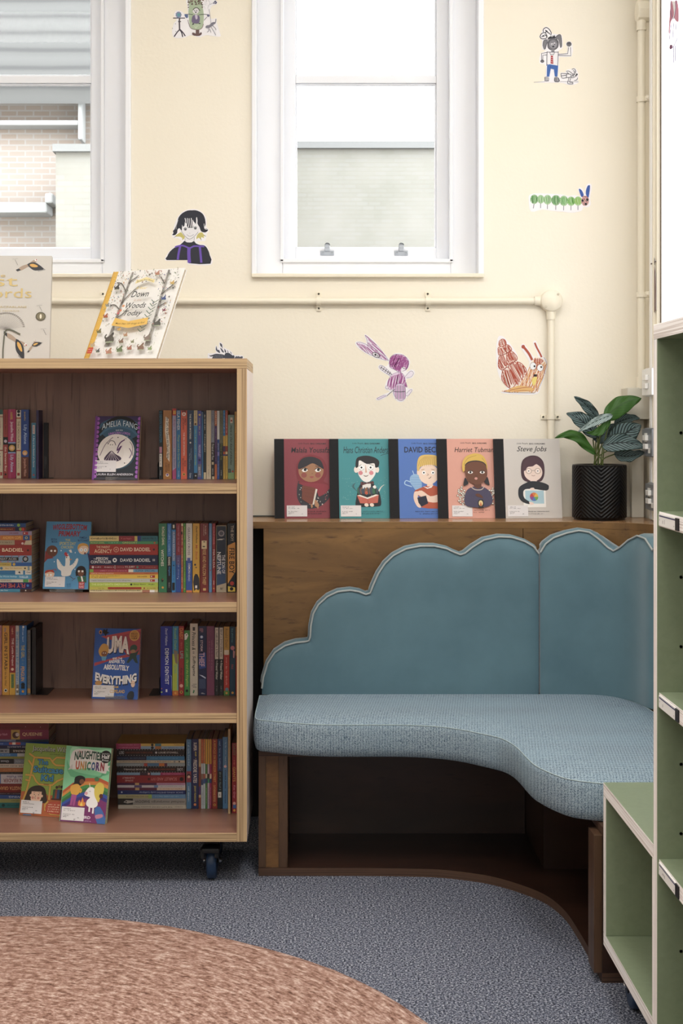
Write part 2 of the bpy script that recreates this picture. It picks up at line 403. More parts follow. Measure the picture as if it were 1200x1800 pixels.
# back windows
def window(idx, X0, X1):
    w_ = bpy.data.objects.new('window_%d' % idx, None); COL.objects.link(w_); w_.location = ((X0+X1)/2, YW, OZ0); struct(w_)
    W = M['white']
    mb = MB()                                   # lining board round the opening, set back a little
    fw = 0.088; y0, y1 = YW+0.055, YW+0.20
    mb.box(X0, X0+fw, y0, y1, OZ0, OZ1, W); mb.box(X1-fw, X1, y0, y1, OZ0, OZ1, W)
    mb.box(X0+fw, X1-fw, y0, y1, OZ0, OZ0+0.050, W); mb.box(X0+fw, X1-fw, y0, y1, OZ1-0.09, OZ1, W)
    wbuild(mb, 'window_lining', w_, 0.004)
    mb = MB()                                   # outer bead on the wall
    for (a, b, c, d) in ((X0-0.013, X0+0.003, OZ0-0.012, OZ1+0.013), (X1-0.003, X1+0.016, OZ0-0.012, OZ1+0.013), (X0, X1, OZ1, OZ1+0.013)):
        mb.box(a, b, YW-0.012, YW+0.058, c, d, W)
    wbuild(mb, 'architrave', w_, 0.003)
    mb = MB(); mb.box(X0-0.013, X1+0.016, YW-0.022, YW+0.055, OZ0-0.014, OZ0-0.001, M['cream_metal']); wbuild(mb, 'window_sill', w_, 0.003)
    mb = MB(); a, b = X0+fw, X1-fw; bz = OZ0+0.05  # moulded bead
    for k, (o_, yy) in enumerate(((0.0, YW+0.045), (0.007, YW+0.06))):
        t = 0.008
        mb.box(a-t-o_*1.2, a+0.004-o_, yy, yy+0.03, bz-0.006-o_, OZ1, W); mb.box(b-0.004+o_, b+t+o_*1.2, yy, yy+0.03, bz-0.006-o_, OZ1, W)
        mb.box(a-t-o_, b+t+o_, yy, yy+0.03, bz-t-o_*1.2, bz+0.004-o_, W)
    wbuild(mb, 'bead', w_, 0.0025)
    sw = 0.043; ys0, ys1 = YW+0.10, YW+0.145; rt = bz+0.046
    bar0, bar1 = zy(154,514), zy(141,514)
    mb = MB()
    mb.box(a, a+sw, ys0, ys1, bz, OZ1-0.09, W); mb.box(b-sw, b, ys0, ys1, bz, OZ1-0.09, W)
    mb.box(a+sw, b-sw, ys0, ys1, bz, rt, W); mb.box(a+sw, b-sw, ys0, ys1, OZ1-0.14, OZ1-0.09, W)
    mb.box(a+sw, b-sw, ys0+0.004, ys1, bar0, bar1, W)
    for z0, z1 in ((rt, bar0), (bar1, OZ1-0.14)):         # glazing bead
        e = 0.005
        for q in ((a+sw, a+sw+e, z0, z1), (b-sw-e, b-sw, z0, z1), (a+sw, b-sw, z0, z0+e), (a+sw, b-sw, z1-e, z1)):
            mb.box(q[0], q[1], ys0+0.012, ys0+0.03, q[2], q[3], W)
    sh = wbuild(mb, 'sash', w_, 0.002)
    mb = MB(); mb.box(a+sw, b-sw, ys0+0.03, ys0+0.034, rt, OZ1-0.14, M['glass']); wbuild(mb, 'glass_pane', w_)
    return w_, (a, b, ys0, rt)
w1, g1 = window(1, *O1); w2, g2 = window(2, *O2)
for cx in (575, 705):                              # sash lifts
    c = Vector((xx(cx,522), g1[2]+0.0, zy(444,522)))
    mb = MB(); gm = flat('#A9AFB8', 0.3, 0.6)
    mb.box(c.x-0.023, c.x+0.023, c.y-0.004, c.y, c.z-0.009, c.z+0.007, gm); mb.box(c.x-0.009, c.x+0.009, c.y-0.010, c.y, c.z+0.004, c.z+0.026, gm)
    mb.lathe([(0.009,0),(0.009,0.006),(0,0.006)], (c.x, c.y-0.012, c.z+0.024), gm, 14, 'y')
    for d in (-0.015, 0.015): mb.lathe([(0.0035,0),(0.0035,0.003),(0,0.003)], (c.x+d, c.y-0.0065, c.z-0.001), flat('#7C828C', 0.3, 0.5), 10, 'y')
    o = wbuild(mb, 'sash_lift', w1, 0.0015); o['label'] = 'grey metal sash lift screwed to the bottom rail'
# right wall window, frosted and bright, with its frame
w3 = bpy.data.objects.new('window_3', None); COL.objects.link(w3); w3.location = (XR, 4.0, 1.25); struct(w3)
mb = MB(); mb.box(XR-0.006, XR+0.002, WY0, WY1-0.006, 1.25, 3.2, M['lit_window']); wbuild(mb, 'frosted_pane', w3)
mb = MB()
mb.box(XR-0.008, XR+0.002, WY1-0.006, WY1+0.006, 1.25, 3.2, flat('#6E5F4E', 0.6)); wbuild(mb, 'shadow_gap', w3)
mb = MB(); mb.box(XR-0.018, XR, WY1+0.006, DD(555.0), 0.98, ZC, M['cream_metal']); mb.box(XR-0.024, XR, WY1+0.03, WY1+0.045, 0.98, ZC, M['cream_metal']); struct(mb.build('trim_1', bevel=0.003))
mb = MB(); mb.box(XR-0.020, XR, DD(554.6), DD(550.8), 0.98, ZC, flat('#FFFFFF', 0.3)); struct(mb.build('trim_2', bevel=0.003))
# ---------------------------------------------------------------- outside
mb = MB(); mb.box(-14, 14, YO+0.1, 40, -0.3, -0.05, flat('#6A6864', 0.9)); tag(mb.build('paved_ground', None, (0, 10, -0.05)), 'pale paved ground outside the two windows', 'ground')
e = empty('brick_building', (-4, 9, 0), 'warm brick house with tiled roof and white gutters beyond left window', 'building')
s9 = F/9.0
mb = MB(); mb.box(-9, xx(230,s9), 9.0, 13, 0, zy(160,s9), M['brick_l']); wbuild(mb, 'wall', e)
mb = MB(); ze = zy(160,s9)
mb.add([(-9.2,8.8,ze),(xx(240,s9),8.8,ze),(xx(240,s9),13,ze+4.2),(-9.2,13,ze+4.2),(-9.2,8.8,ze-0.12),(xx(240,s9),8.8,ze-0.12),(xx(240,s9),13,ze+4.0),(-9.2,13,ze+4.0)],
       [(0,1,2,3),(4,5,1,0),(5,6,2,1),(7,6,5,4),(3,2,6,7),(0,3,7,4)], M['tiles']); wbuild(mb, 'roof', e)
mb = MB(); mb.box(-9, xx(145,s9), 8.86, 9.0, zy(228,s9), zy(219,s9), flat('#8E8E8C', 0.7)); wbuild(mb, 'gutter', e, 0.01)
mb = MB(); mb.box(xx(144,s9), xx(151,s9), 8.84, 9.0, zy(254,s9), zy(150,s9), flat('#8E8E8C', 0.7)); wbuild(mb, 'downpipe', e, 0.01)
mb = MB(); mb.box(-9, xx(93,s9), 8.8, 9.0, zy(382,s9), zy(364,s9), flat('#8E8E8C', 0.7)); mb.box(xx(90,s9), xx(104,s9), 8.78, 9.0, zy(366,s9), zy(349,s9), flat('#8E8E8C', 0.7)); wbuild(mb, 'window_ledge', e, 0.01)
mb = MB(); sA = F/8.6
mb.box(xx(98,sA), xx(230,sA), 8.6, 8.75, 0, zy(268,sA), M['brick_r']); mb.box(xx(94,sA), xx(232,sA), 8.56, 8.78, zy(268,sA), zy(255,sA), flat('#6E6D6A', 0.9))
tag(mb.build('garden_wall', None, (xx(160,sA), 8.6, 0)), 'pale brick wall in front of the house with gutters', 'wall')
sB = F/12.0
mb = MB(); mb.box(xx(380,sB), xx(1000,sB), 12.0, 12.3, 0, zy(262,sB), M['brick_r']); mb.box(xx(375,sB), xx(1005,sB), 11.95, 12.35, zy(262,sB), zy(250,sB), flat('#6C6B69', 0.9))
tag(mb.build('boundary_wall', None, (0, 12, 0)), 'tall pale brick wall with grey coping behind the right-hand window', 'wall')

# ---------------------------------------------------------------- bookcase on wheels
SF, SBK = 636.0, 581.0
YF, YI = DD(SF), DD(SBK); T = 0.0283
XO1 = xx(434,SF); XI1 = XO1-T; XO0 = XO1-1.28; XI0 = XO0+T
ZT = zy(630,SF); ZB = zy(1480,SF)
SHZ = [zy(850,SF), zy(1058.5,SF), zy(1254,SF), zy(1464,SF)]      # top faces of the four levels
bc = empty('bookcase', (XO1-0.64, (YF+YI)/2, 0.0), 'brown laminate plywood bookcase on castors full of paperbacks, left of the seat', 'bookcase')
mb = MB(); mb.box(XO0, XO1, YF, YI+0.018, ZT-T, ZT, M['case'], front=M['ply_z'], right=M['ply_z']); wbuild(mb, 'top_board', bc, 0.0012)
for a, b in ((XO0, XI0), (XI1, XO1)):
    mb = MB(); mb.box(a, b, YF, YI+0.018, ZB, ZT-T, M['case'], front=M['ply_x'], right=M['case_out'] if b == XO1 else M['case']); wbuild(mb, 'side_panel', bc, 0.0012)
mb = MB(); mb.box(XI0, XI1, YI, YI+0.018, ZB, ZT-T, M['case_back']); wbuild(mb, 'back_panel', bc)
for i, z in enumerate(SHZ):
    mb = MB(); zb = ZB if i == 3 else z-T
    mb.box(XI0, XI1, YF+(0.0 if i == 3 else 0.004), YI, zb, z, M['case'], front=M['ply_z']); wbuild(mb, 'base_board' if i == 3 else 'shelf', bc, 0.0012)
def caster(cx, cy, top, parent, face=0.0, R=0.05):
    # wheel rolling direction along y
    mb = MB(); mb.box(cx-0.032, cx+0.032, cy-0.04, cy+0.04, top-0.005, top, M['chrome']); mb.lathe([(0.02, top-0.02),(0.022, top-0.005)], (cx, cy, 0), M['chrome'], 20); 
    root = wbuild(mb, 'caster', parent, 0.001)
    root['label'] = 'swivel castor with navy wheel and black brake'
    base = Vector(root.parent.location)
    def sub(m_, n_, bv=0.0):
        o = m_.build(n_, None, tuple(base), bv); o.parent = root; o.location = (0,0,0)
    mb = MB()
    for sx in (-1, 1): mb.slab([(cx+sx*0.02, top-0.02),(cx+sx*0.017, top-0.02),(cx+sx*0.017, R-0.012),(cx+sx*0.02, R-0.012)], cy-0.016, cy+0.022, M['blackmetal'])
    mb.box(cx-0.021, cx+0.021, cy-0.028, cy+0.028, top-0.026, top-0.018, M['blackmetal']); sub(mb, 'fork', 0.0015)
    mb = MB(); mb.lathe([(0.012,-0.014),(R*0.62,-0.013),(R*0.9,-0.014),(R,-0.009),(R,0.009),(R*0.9,0.014),(R*0.62,0.013),(0.012,0.014)], (cx, cy, R), M['navy_rubber'], 40, 'x'); sub(mb, 'wheel')
    mb = MB(); mb.lathe([(0.0,-0.026),(0.007,-0.026),(0.007,0.026),(0,0.026)], (cx, cy, R), M['chrome'], 14, 'x'); mb.lathe([(0.018,-0.0165),(0.02,-0.014)], (cx,cy,R), M['chrome'], 20, 'x'); sub(mb, 'axle')
    mb = MB(); mb.box(cx-0.026, cx+0.024, cy-0.062, cy-0.012, top-0.044, top-0.030, M['black']); mb.box(cx-0.03, cx-0.018, cy-0.06, cy-0.02, top-0.06, top-0.034, M['black']); mb.box(cx+0.010, cx+0.022, cy-0.06, cy-0.02, top-0.058, top-0.034, M['black']); sub(mb, 'brake_pedal', 0.003)
caster(xx(373,621), DD(621), ZB, bc); caster(XO0+0.1, DD(621), ZB, bc); caster(xx(373,621), YI-0.05, ZB, bc); caster(XO0+0.1, YI-0.05, ZB, bc)

# ---------------------------------------------------------------- corner bench
XBL = -0.155; YP = DD(560)
bench = empty('corner_bench', (0.4, 4.2, 0), 'dark walnut plywood built-in corner bench with open base under the blue seat', 'bench')
fr = [fl(x, y).to_2d() for x, y in ((457,1540),(560,1540),(646,1540),(755,1542),(809,1546.7),(863,1555),(917.5,1571),(961,1590),(993,1617),(1015,1649.6),(1036.7,1687.5),(1058,1728))]
fr[0].x = XBL
frs = [Vector(p) for p in smooth([tuple(p) for p in fr], False, 4)]
YE = frs[-1].y; XE = frs[-1].x
YU = DD(568)
base = [tuple(p) for p in frs]+[(XR-0.003, YE), (XR-0.003, YU), (XBL, YU)]
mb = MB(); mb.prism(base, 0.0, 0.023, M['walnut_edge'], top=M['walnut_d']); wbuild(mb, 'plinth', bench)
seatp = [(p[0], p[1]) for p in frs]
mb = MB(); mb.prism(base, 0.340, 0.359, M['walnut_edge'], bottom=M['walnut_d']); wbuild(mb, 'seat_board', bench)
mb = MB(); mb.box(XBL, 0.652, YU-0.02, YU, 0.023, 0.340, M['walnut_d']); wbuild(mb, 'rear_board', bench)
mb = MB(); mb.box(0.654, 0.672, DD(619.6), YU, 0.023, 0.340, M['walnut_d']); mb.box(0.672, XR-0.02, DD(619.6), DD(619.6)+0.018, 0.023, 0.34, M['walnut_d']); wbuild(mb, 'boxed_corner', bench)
yl = fr[0].y+0.004
lw = (0.021, 0.036, 0.026); xa = XBL
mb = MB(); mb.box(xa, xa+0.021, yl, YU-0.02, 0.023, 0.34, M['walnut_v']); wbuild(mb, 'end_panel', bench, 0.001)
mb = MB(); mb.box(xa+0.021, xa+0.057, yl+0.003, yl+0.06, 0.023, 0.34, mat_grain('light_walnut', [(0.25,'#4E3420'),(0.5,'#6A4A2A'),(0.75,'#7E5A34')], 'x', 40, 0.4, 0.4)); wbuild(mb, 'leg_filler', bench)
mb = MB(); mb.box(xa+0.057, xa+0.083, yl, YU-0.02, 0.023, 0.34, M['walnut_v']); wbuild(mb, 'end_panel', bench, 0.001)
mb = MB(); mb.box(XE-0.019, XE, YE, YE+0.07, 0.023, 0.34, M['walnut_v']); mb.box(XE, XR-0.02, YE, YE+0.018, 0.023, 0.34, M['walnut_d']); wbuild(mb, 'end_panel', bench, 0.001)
mb = MB(); mb.box(-0.40, 0.02, YW-0.05, YW-0.022, 0.0, 0.955, flat('#1E1814', 0.7)); wbuild(mb, 'shade_panel', bench)  # dark sheet standing in for the shade between bookcase and bench
# plan curve of the back, wall side
def planoff(off):     # off > 0 moves away from the room, towards the wall
    pts = smooth([(-0.17, 4.545), (0.3, 4.545), (0.696, 4.545), (0.80, 4.543), (0.87, 4.532), (0.93, 4.495), (0.968, 4.425), (0.984, 4.32), (0.988, 4.2), (0.989, 3.9), (0.989, 3.45)], False, 8)
    out = []
    for i, p in enumerate(pts):
        a = pts[max(i-1,0)]; b = pts[min(i+1,len(pts)-1)]; d = Vector((b[0]-a[0], b[1]-a[1])).normalized(); n = Vector((-d.y, d.x))
        out.append(Vector(p)+n*off)
    return out
back = planoff(0.098)
# keep the back's board face at the ledge front
sh_z = 0.9775
pts = [(p.x, p.y) for p in back]
def clipx(p): return (min(p[0], XR-0.012), p[1])
pts = [clipx(p) for p in pts]
pts[0] = (XBL, pts[0][1])
# curved back panel
def curved_panel(mb, line, th, z0, z1, mat, top=None):
    n = len(line); o = []
    for i, p in enumerate(line):
        a = line[max(i-1,0)]; b = line[min(i+1,n-1)]; d = Vector((b[0]-a[0], b[1]-a[1])).normalized(); nn = Vector((-d.y, d.x))
        o.append((p[0]+nn.x*th, p[1]+nn.y*th))
    v = [(p[0],p[1],z0) for p in line]+[(p[0],p[1],z1) for p in line]+[(p[0],p[1],z0) for p in o]+[(p[0],p[1],z1) for p in o]
    f = []; g = []
    for i in range(n-1):
        f += [(i,i+1,n+i+1,n+i),(2*n+i+1,2*n+i,3*n+i,3*n+i+1),(2*n+i,2*n+i+1,i+1,i)]; g += [(n+i,n+i+1,3*n+i+1,3*n+i)]
    f += [(2*n,0,n,3*n),(n-1,3*n-1,4*n-1,2*n-1)]
    mb.add(v, f, mat); mb.add(v, g, top or mat)
pan = [p for p in pts if p[0] < XR-0.015 or p[1] > 4.3]
# split into two boards at x = 919 px
cut = xx(919,560); A = [p for p in pts if p[0] < cut and p[1] > 4.5]+[(cut-0.001, pts[0][1])]; B = [(cut+0.001, pts[0][1])]+[p for p in pts if p[0] > cut+0.01 and p[1] > 3.44]
B = [(min(p[0], XR-0.022), p[1]) for p in B]
for q in (A, B):
    mb = MB(); curved_panel(mb, q, 0.016, 0.359, sh_z-0.022, M['walnut']); wbuild(mb, 'back_panel', bench)
ledge = [(xx(430,560), YP), (cut, YP)]+[(p[0], p[1]) for p in B if p[0] < 1.06]
ledge = [(p[0], min(p[1], YP)) for p in ledge]
mb = MB(); lp = ledge+[(XR-0.004, ledge[-1][1]), (XR-0.004, YW-0.002), (xx(430,560), YW-0.002)]
mb.prism(lp, sh_z-0.022, sh_z, M['walnut'], top=mat_grain('ledge_walnut', [(0.25,'#8A6544'),(0.5,'#A67E58'),(0.75,'#BC946A')], 'x', 9, 0.22, 0.22, None, 0.1)); wbuild(mb, 'ledge', bench, 0.001)
mb = MB(); mb.tube([(xx(436,536), YW-0.006, sh_z+0.0025), (xx(470,536), YW-0.006, sh_z+0.0025), (0.0, YW-0.006, sh_z+0.0025)], 0.002, flat('#3A4A48', 0.7), 8)
tag(mb.build('cable', None, (0, YW, sh_z)), 'thin dark cable lying along the wall at the back of the ledge', 'cable')

# seat cushion
def cp(x, y): p = fl(x, y, 0.45); return (p.x, p.y)
front = [(-0.168, 4.28), cp(449,1264), cp(470,1267), cp(510,1271), cp(560,1274), cp(615,1274.7), cp(707,1274.7), cp(769,1277.8), cp(810,1283), cp(844,1290), cp(872,1296), cp(888,1302), cp(906,1313.5), cp(925,1333), cp(941,1347), cp(973,1362), cp(1005,1371.5), cp(1059,1378)]
front = smooth(front, False, 4)
ye = front[-1][1]
bk = planoff(0.0)
right = [(0.75, ye-0.004), (0.88, ye-0.005), (0.975, ye), (0.99, ye+0.03)]
backl = [(p.x, p.y) for p in bk if p.y > ye+0.06][::-1]
backl = [(max(p[0], -0.166), p[1]-0.0) for p in backl]
loop = front+right+backl
def resample(loop, d):
    out = []; n = len(loop); acc = 0
    for i in range(n):
        a = Vector(loop[i]); b = Vector(loop[(i+1)%n]); L = (b-a).length
        while acc < L: out.append(tuple(a+(b-a)*(acc/L))); acc += d
        acc -= L
    return out
loop = resample(loop, 0.012); n = len(loop)
def inset(lp, d):
    out = []; n = len(lp)
    for i, p in enumerate(lp):
        a = Vector(lp[(i-2)%n]); b = Vector(lp[(i+2)%n]); t = (b-a).normalized(); nn = Vector((-t.y, t.x)); out.append((p[0]+nn.x*d, p[1]+nn.y*d))
    return out
sc_ = empty('seat_cushion', (0.4, 4.2, 0.36), 'blue woven fabric seat cushion curving round the corner bench', 'cushion')
mb = MB(); rings = []
for d, z in ((0.012, 0.3595), (0.003, 0.365), (-0.002, 0.385), (-0.004, 0.41), (-0.002, 0.435), (0.0, 0.446), (0.003, 0.4495), (0.005, 0.4485), (0.010, 0.452)):
    rings.append([(p[0], p[1], z) for p in inset(loop, d)])
v = [q for r in rings for q in r]; f = []
for i in range(len(rings)-1):
    for j in range(n): f.append((i*n+j, i*n+(j+1)%n, (i+1)*n+(j+1)%n, (i+1)*n+j))
mb.add(v, f, M['weave'], True); mb.add(rings[0], [tuple(range(n-1,-1,-1))], M['weave'])
from mathutils.geometry import delaunay_2d_cdt
inner = [Vector((p[0], p[1])) for p in rings[-1]]
def inside(p, lp):
    c = False
    for i in range(len(lp)):
        a, b = lp[i], lp[(i+1)%len(lp)]
        if (a[1] > p[1]) != (b[1] > p[1]) and p[0] < a[0]+(p[1]-a[1])*(b[0]-a[0])/(b[1]-a[1]): c = not c
    return c
def bdist(p, lp):
    return min((lp[i][0]-p[0])**2+(lp[i][1]-p[1])**2 for i in range(len(lp)))**0.5
grid = []
gx = -0.17
while gx < 1.0:
    gy = ye
    while gy < 4.56:
        q = (gx, gy)
        if inside(q, inner) and bdist(q, inner) > 0.012: grid.append(Vector(q))
        gy += 0.02
    gx += 0.02
res = delaunay_2d_cdt(inner+grid, [(i, (i+1)%n) for i in range(n)], [list(range(n))], 1, 1e-6)
cv = [(p.x, p.y, 0.452+0.015*(1-math.exp(-bdist(p, inner)/0.03))) for p in res[0]]
mb.add(cv, [tuple(q) for q in res[2]], M['weave'], True)
wbuild(mb, 'cushion_body', sc_)
mb = MB(); mb.tube([(p[0], p[1], 0.4502) for p in inset(loop, 0.002)], 0.0012, M['stitch'], 6, closed=True); wbuild(mb, 'seam', sc_)

# back cushions: cloud outline
bl = planoff(0.0)
cum = [0]
for i in range(1, len(bl)): cum.append(cum[-1]+(bl[i]-bl[i-1]).length)
def at(t, off=0.0):
    t = max(0, min(t, cum[-1]-1e-6)); i = 0
    while i < len(cum)-2 and cum[i+1] < t: i += 1
    k = (t-cum[i])/(cum[i+1]-cum[i]); p = bl[i].lerp(bl[i+1], k)
    a = bl[max(i-1,0)]; b = bl[min(i+2,len(bl)-1)]; d = (b-a).normalized(); nn = Vector((-d.y, d.x)); return p+nn*off
def t_of(px):
    best = None
    for i in range(4001):
        t = cum[-1]*0.9*i/4000; p = at(t); x = VX+p.x/p.y*F
        if x >= px: return t
    return cum[-1]*0.9
def outl(pp):
    out = []
    for x, y in pp:
        t = t_of(x); s = F/at(t).y; out.append((t, H-(y-VY)/s))
    return out
left_px = [(460,1211),(462.4,1191.4),(470,1166.8),(482.4,1148),(501,1136),(519.4,1130.7),(536.4,1129),(543,1127),(544.9,1119),(545.8,1102),(550,1080),(559.5,1063.5),(575,1049.6),(593.4,1041),(615,1038.5),(630.4,1041),(642.8,1046),(650.5,1043.4),(655,1031),(664.4,1009.5),(676.7,991),(692,977),(713.7,965.7),(738.4,960.8),(763,960.8),(784.6,965.4),(796,971),(809,976),(817,973.5),(831.6,962),(851,950),(876.7,944.5),(899,945.4),(922,952.5),(938,962),(947.2,974)]
right_px = [(949.5,972),(959,956.7),(973.4,946),(996,938),(1017,933.5),(1034.6,936.4),(1050.7,947.7),(1066.9,963),(1076.5,969.3),(1086,963.8),(1102,950),(1116.8,942.5),(1131,947.7),(1144,968)]
def cushion(name, ol, zb, label, th=0.06):
    root = empty(name, tuple(at(ol[len(ol)//2][0]))+(zb,), label, 'cushion', 'back cushions')
    o2 = []
    for i in range(len(ol)-1):
        a, b = ol[i], ol[i+1]; k = max(1, int(math.hypot(a[0]-b[0], a[1]-b[1])/0.008))
        for j in range(k): o2.append((a[0]+(b[0]-a[0])*j/k, a[1]+(b[1]-a[1])*j/k))
    o2.append(ol[-1]); cols = len(o2); R = 26
    edge = [(ol[0][0], zb)]+ol+[(ol[-1][0], zb)]
    def dist(t, z):
        m = 9
        for i in range(len(edge)-1):
            a, b = edge[i], edge[i+1]; dx, dz = b[0]-a[0], b[1]-a[1]; L2 = dx*dx+dz*dz+1e-12
            k = max(0, min(1, ((t-a[0])*dx+(z-a[1])*dz)/L2)); m = min(m, math.hypot(t-a[0]-k*dx, z-a[1]-k*dz))
        return m
    mb = MB(); v = []
    for (t, zt) in o2:
        for r in range(R+1):
            z = zb+(zt-zb)*(r/R); d = dist(t, z); bul = 0.012*(1-math.exp(-d/0.018)); p = at(t, -bul+0.008); v.append((p.x, p.y, z))
    f = [(c*(R+1)+r, (c+1)*(R+1)+r, (c+1)*(R+1)+r+1, c*(R+1)+r+1) for c in range(cols-1) for r in range(R)]
    mb.add(v, f, M['velvet'], True)
    rim = [(ol[0][0], zb)]+[(ol[0][0], zb+(ol[0][1]-zb)*k/6) for k in range(1, 6)]+o2+[(ol[-1][0], zb+(ol[-1][1]-zb)*k/20) for k in range(19, 0, -1)]+[(ol[-1][0], zb)]
    zin = []
    q = []; offs = (0.008, 0.016, 0.03, th, th+0.008)
    m = len(rim); zc = zb+0.15
    for k, of in enumerate(offs):
        gr = (0.0, 0.005, 0.008, 0.007, 0.0)[k]
        for i, (t, z) in enumerate(rim):
            gr = (0.0, 0.005, 0.008, 0.007, 0.0)[k] if 8 <= i < m-22 else 0.0
            a = rim[max(i-1,0)]; b = rim[min(i+1,m-1)]; dx, dz = b[0]-a[0], b[1]-a[1]; L = math.hypot(dx, dz) or 1
            p = at(t-dz/L*gr, of); q.append((p.x, p.y, z+dx/L*gr))
    f = [(k*m+i, k*m+i+1, (k+1)*m+i+1, (k+1)*m+i) for k in range(len(offs)-1) for i in range(m-1)]
    mb.add(q, f, M['velvet'], True)
    wbuild(mb, 'cushion_body', root)
    mb = MB(); pth = []
    for (t, z) in o2: p = at(t, 0.004); pth.append((p.x, p.y, z+0.001))
    mb.tube(pth, 0.0031, M['piping'], 8); wbuild(mb, 'piping', root)
    return root
ol = outl(left_px); cushion('back_cushion', ol, 0.452, 'teal cloud-shaped back cushion stepping up from left, pale piped edge')
ol = outl(right_px); cushion('back_cushion', ol, 0.452, 'teal cloud-shaped back cushion bending round the corner, right of the seam')
t0 = ol[-1][0]+0.004; zt = ol[-1][1]
ol = [(t0+0.9*k/24, zt+0.045*math.sin(PI*((k/6) % 1.0)) if k % 6 else zt) for k in range(25)]
ol = [p for p in ol if p[0] < cum[-1]-0.02]
cushion('back_cushion', ol, 0.452, 'teal back cushion at far right, mostly hidden by the green shelving edge')
# ---------------------------------------------------------------- green shelving, right
def label_card(parent, p, q):
    mb = MB(); x = p[0]; mb.box(x-0.002, x-0.0002, q, p[1], p[2]-0.026, p[2]-0.004, flat('#F0EEEA', 0.4)); mb.box(x-0.0025, x-0.0002, q-0.02, q+0.003, p[2]-0.026, p[2]-0.004, M['black'])
    a = Art(mb, (x-0.002, p[1], p[2]-0.026), (0,-1,0), (0,0,1), (-1,0,0))
    a.rect(0.004, 0.017, p[1]-q-0.004, 0.0195, '#2E2F66'); a.scrib(0.03, 0.005, 0.052, 0.013, '#A8A4A0', 3); a.ell(0.008, 0.011, 0.0015, 0.0015, '#777777', n=8); a.ell(p[1]-q-0.012, 0.006, 0.0015, 0.0015, '#777777', n=8)
    o = wbuild(mb, 'label_holder', parent); o['label'] = 'white shelf label strip with a black end clip'
XT = xx(1148,930); YT = DD(930); g = M['green']; ZTT = zy(571,930)
tall = empty('tall_shelving', (XT+0.17, 2.5, 0), 'tall sage green open shelving with pale plywood edges at right edge', 'shelving')
XTB = XT+0.325
mb = MB(); mb.box(XT, XTB, YT-1.1, YT, ZTT-T, ZTT, g, front=M['pale_z'], left=M['pale_z'], top=flat('#EDE9E4', 0.4)); wbuild(mb, 'top_board', tall, 0.001)
for y0 in (YT-T, YT-1.1):
    mb = MB(); mb.box(XT, XTB, y0, y0+T, 0.11, ZTT-T, g, left=M['pale_y']); wbuild(mb, 'side_panel', tall, 0.001)
mb = MB(); mb.box(XTB-0.012, XTB, YT-1.1+T, YT-T, 0.11, ZTT-T, g); wbuild(mb, 'back_panel', tall)
for z in (zy(897,930), zy(1212,930), zy(1502,930), 0.138):
    mb = MB(); mb.box(XT+0.004, XTB-0.012, YT-1.1+T, YT-T, z-0.0285, z, g, left=M['pale_z']); wbuild(mb, 'shelf', tall, 0.001)
    if z > 0.2: label_card(tall, (XT+0.004, YT-T-0.006, z), YT-T-0.135)
for z in (1.0, 1.27, 0.87, 0.65, 0.52, 0.3):
    mb = MB(); mb.lathe([(0.003, 0), (0.003, 0.001), (0, 0.001)], (XT+0.045, YT-T-0.001, z), M['black'], 10, 'y'); wbuild(mb, 'peg_hole', tall)
for dx in (0.05, 0.27):
    for yy in (YT-0.06, YT-1.04): caster(XT+dx, yy, 0.11, tall)
YL = DD(785); XLw = xx(1060,785); ZLT = zy(1375,785); ZLB = zy(1660,785)
low = empty('low_shelving', (XLw+0.17, YL-0.3, 0), 'low sage green open cube shelving on castors before the bench end', 'shelving')
XLB = XR-0.01
mb = MB(); mb.box(XLw, XLB, YT+0.012, YL, ZLT-T, ZLT, g, left=M['pale_z'], top=M['green']); wbuild(mb, 'top_board', low, 0.001)
mb = MB(); mb.box(XLw, XLB, YT+0.012, YL, ZLB, ZLB+T, g, left=M['pale_z']); wbuild(mb, 'base_board', low, 0.001)
for y0 in (YL-T, YT+0.012):
    mb = MB(); mb.box(XLw, XLB, y0, y0+T, ZLB+T, ZLT-T, g, left=M['pale_y']); wbuild(mb, 'side_panel', low, 0.001)
mb = MB(); mb.box(XLB-0.012, XLB, YT+0.012+T, YL-T, ZLB+T, ZLT-T, g); wbuild(mb, 'back_panel', low)
caster(xx(1116,798), DD(798), ZLB, low); caster(XLB-0.06, DD(798), ZLB, low)

# ---------------------------------------------------------------- rug
RC = (-0.80, 2.689); RR = 1.145
rug = []
for i in range(180):
    a = 2*PI*i/180; r = RR*(1+0.005*math.sin(5*a+1)+0.004*math.sin(11*a)+0.0012*random.uniform(-1, 1)); rug.append((RC[0]+r*math.cos(a), RC[1]+r*math.sin(a)))
mb = MB(); prof = [(1.0, 0.0005), (1.004, 0.005), (1.0, 0.010), (0.985, 0.012), (0.6, 0.0125), (0.2, 0.0125)]; v = []; m = len(rug)
for k, z in prof: v += [(RC[0]+(p[0]-RC[0])*k, RC[1]+(p[1]-RC[1])*k, z) for p in rug]
mb.add(v, [(i*m+j, i*m+(j+1)%m, (i+1)*m+(j+1)%m, (i+1)*m+j) for i in range(len(prof)-1) for j in range(m)], M['rug'], True); mb.add(v[-m:], [tuple(range(m))], M['rug'], True)
tag(mb.build('rug', None, (RC[0], RC[1], 0)), 'round braided terracotta jute rug lying on the speckled blue carpet', 'rug')

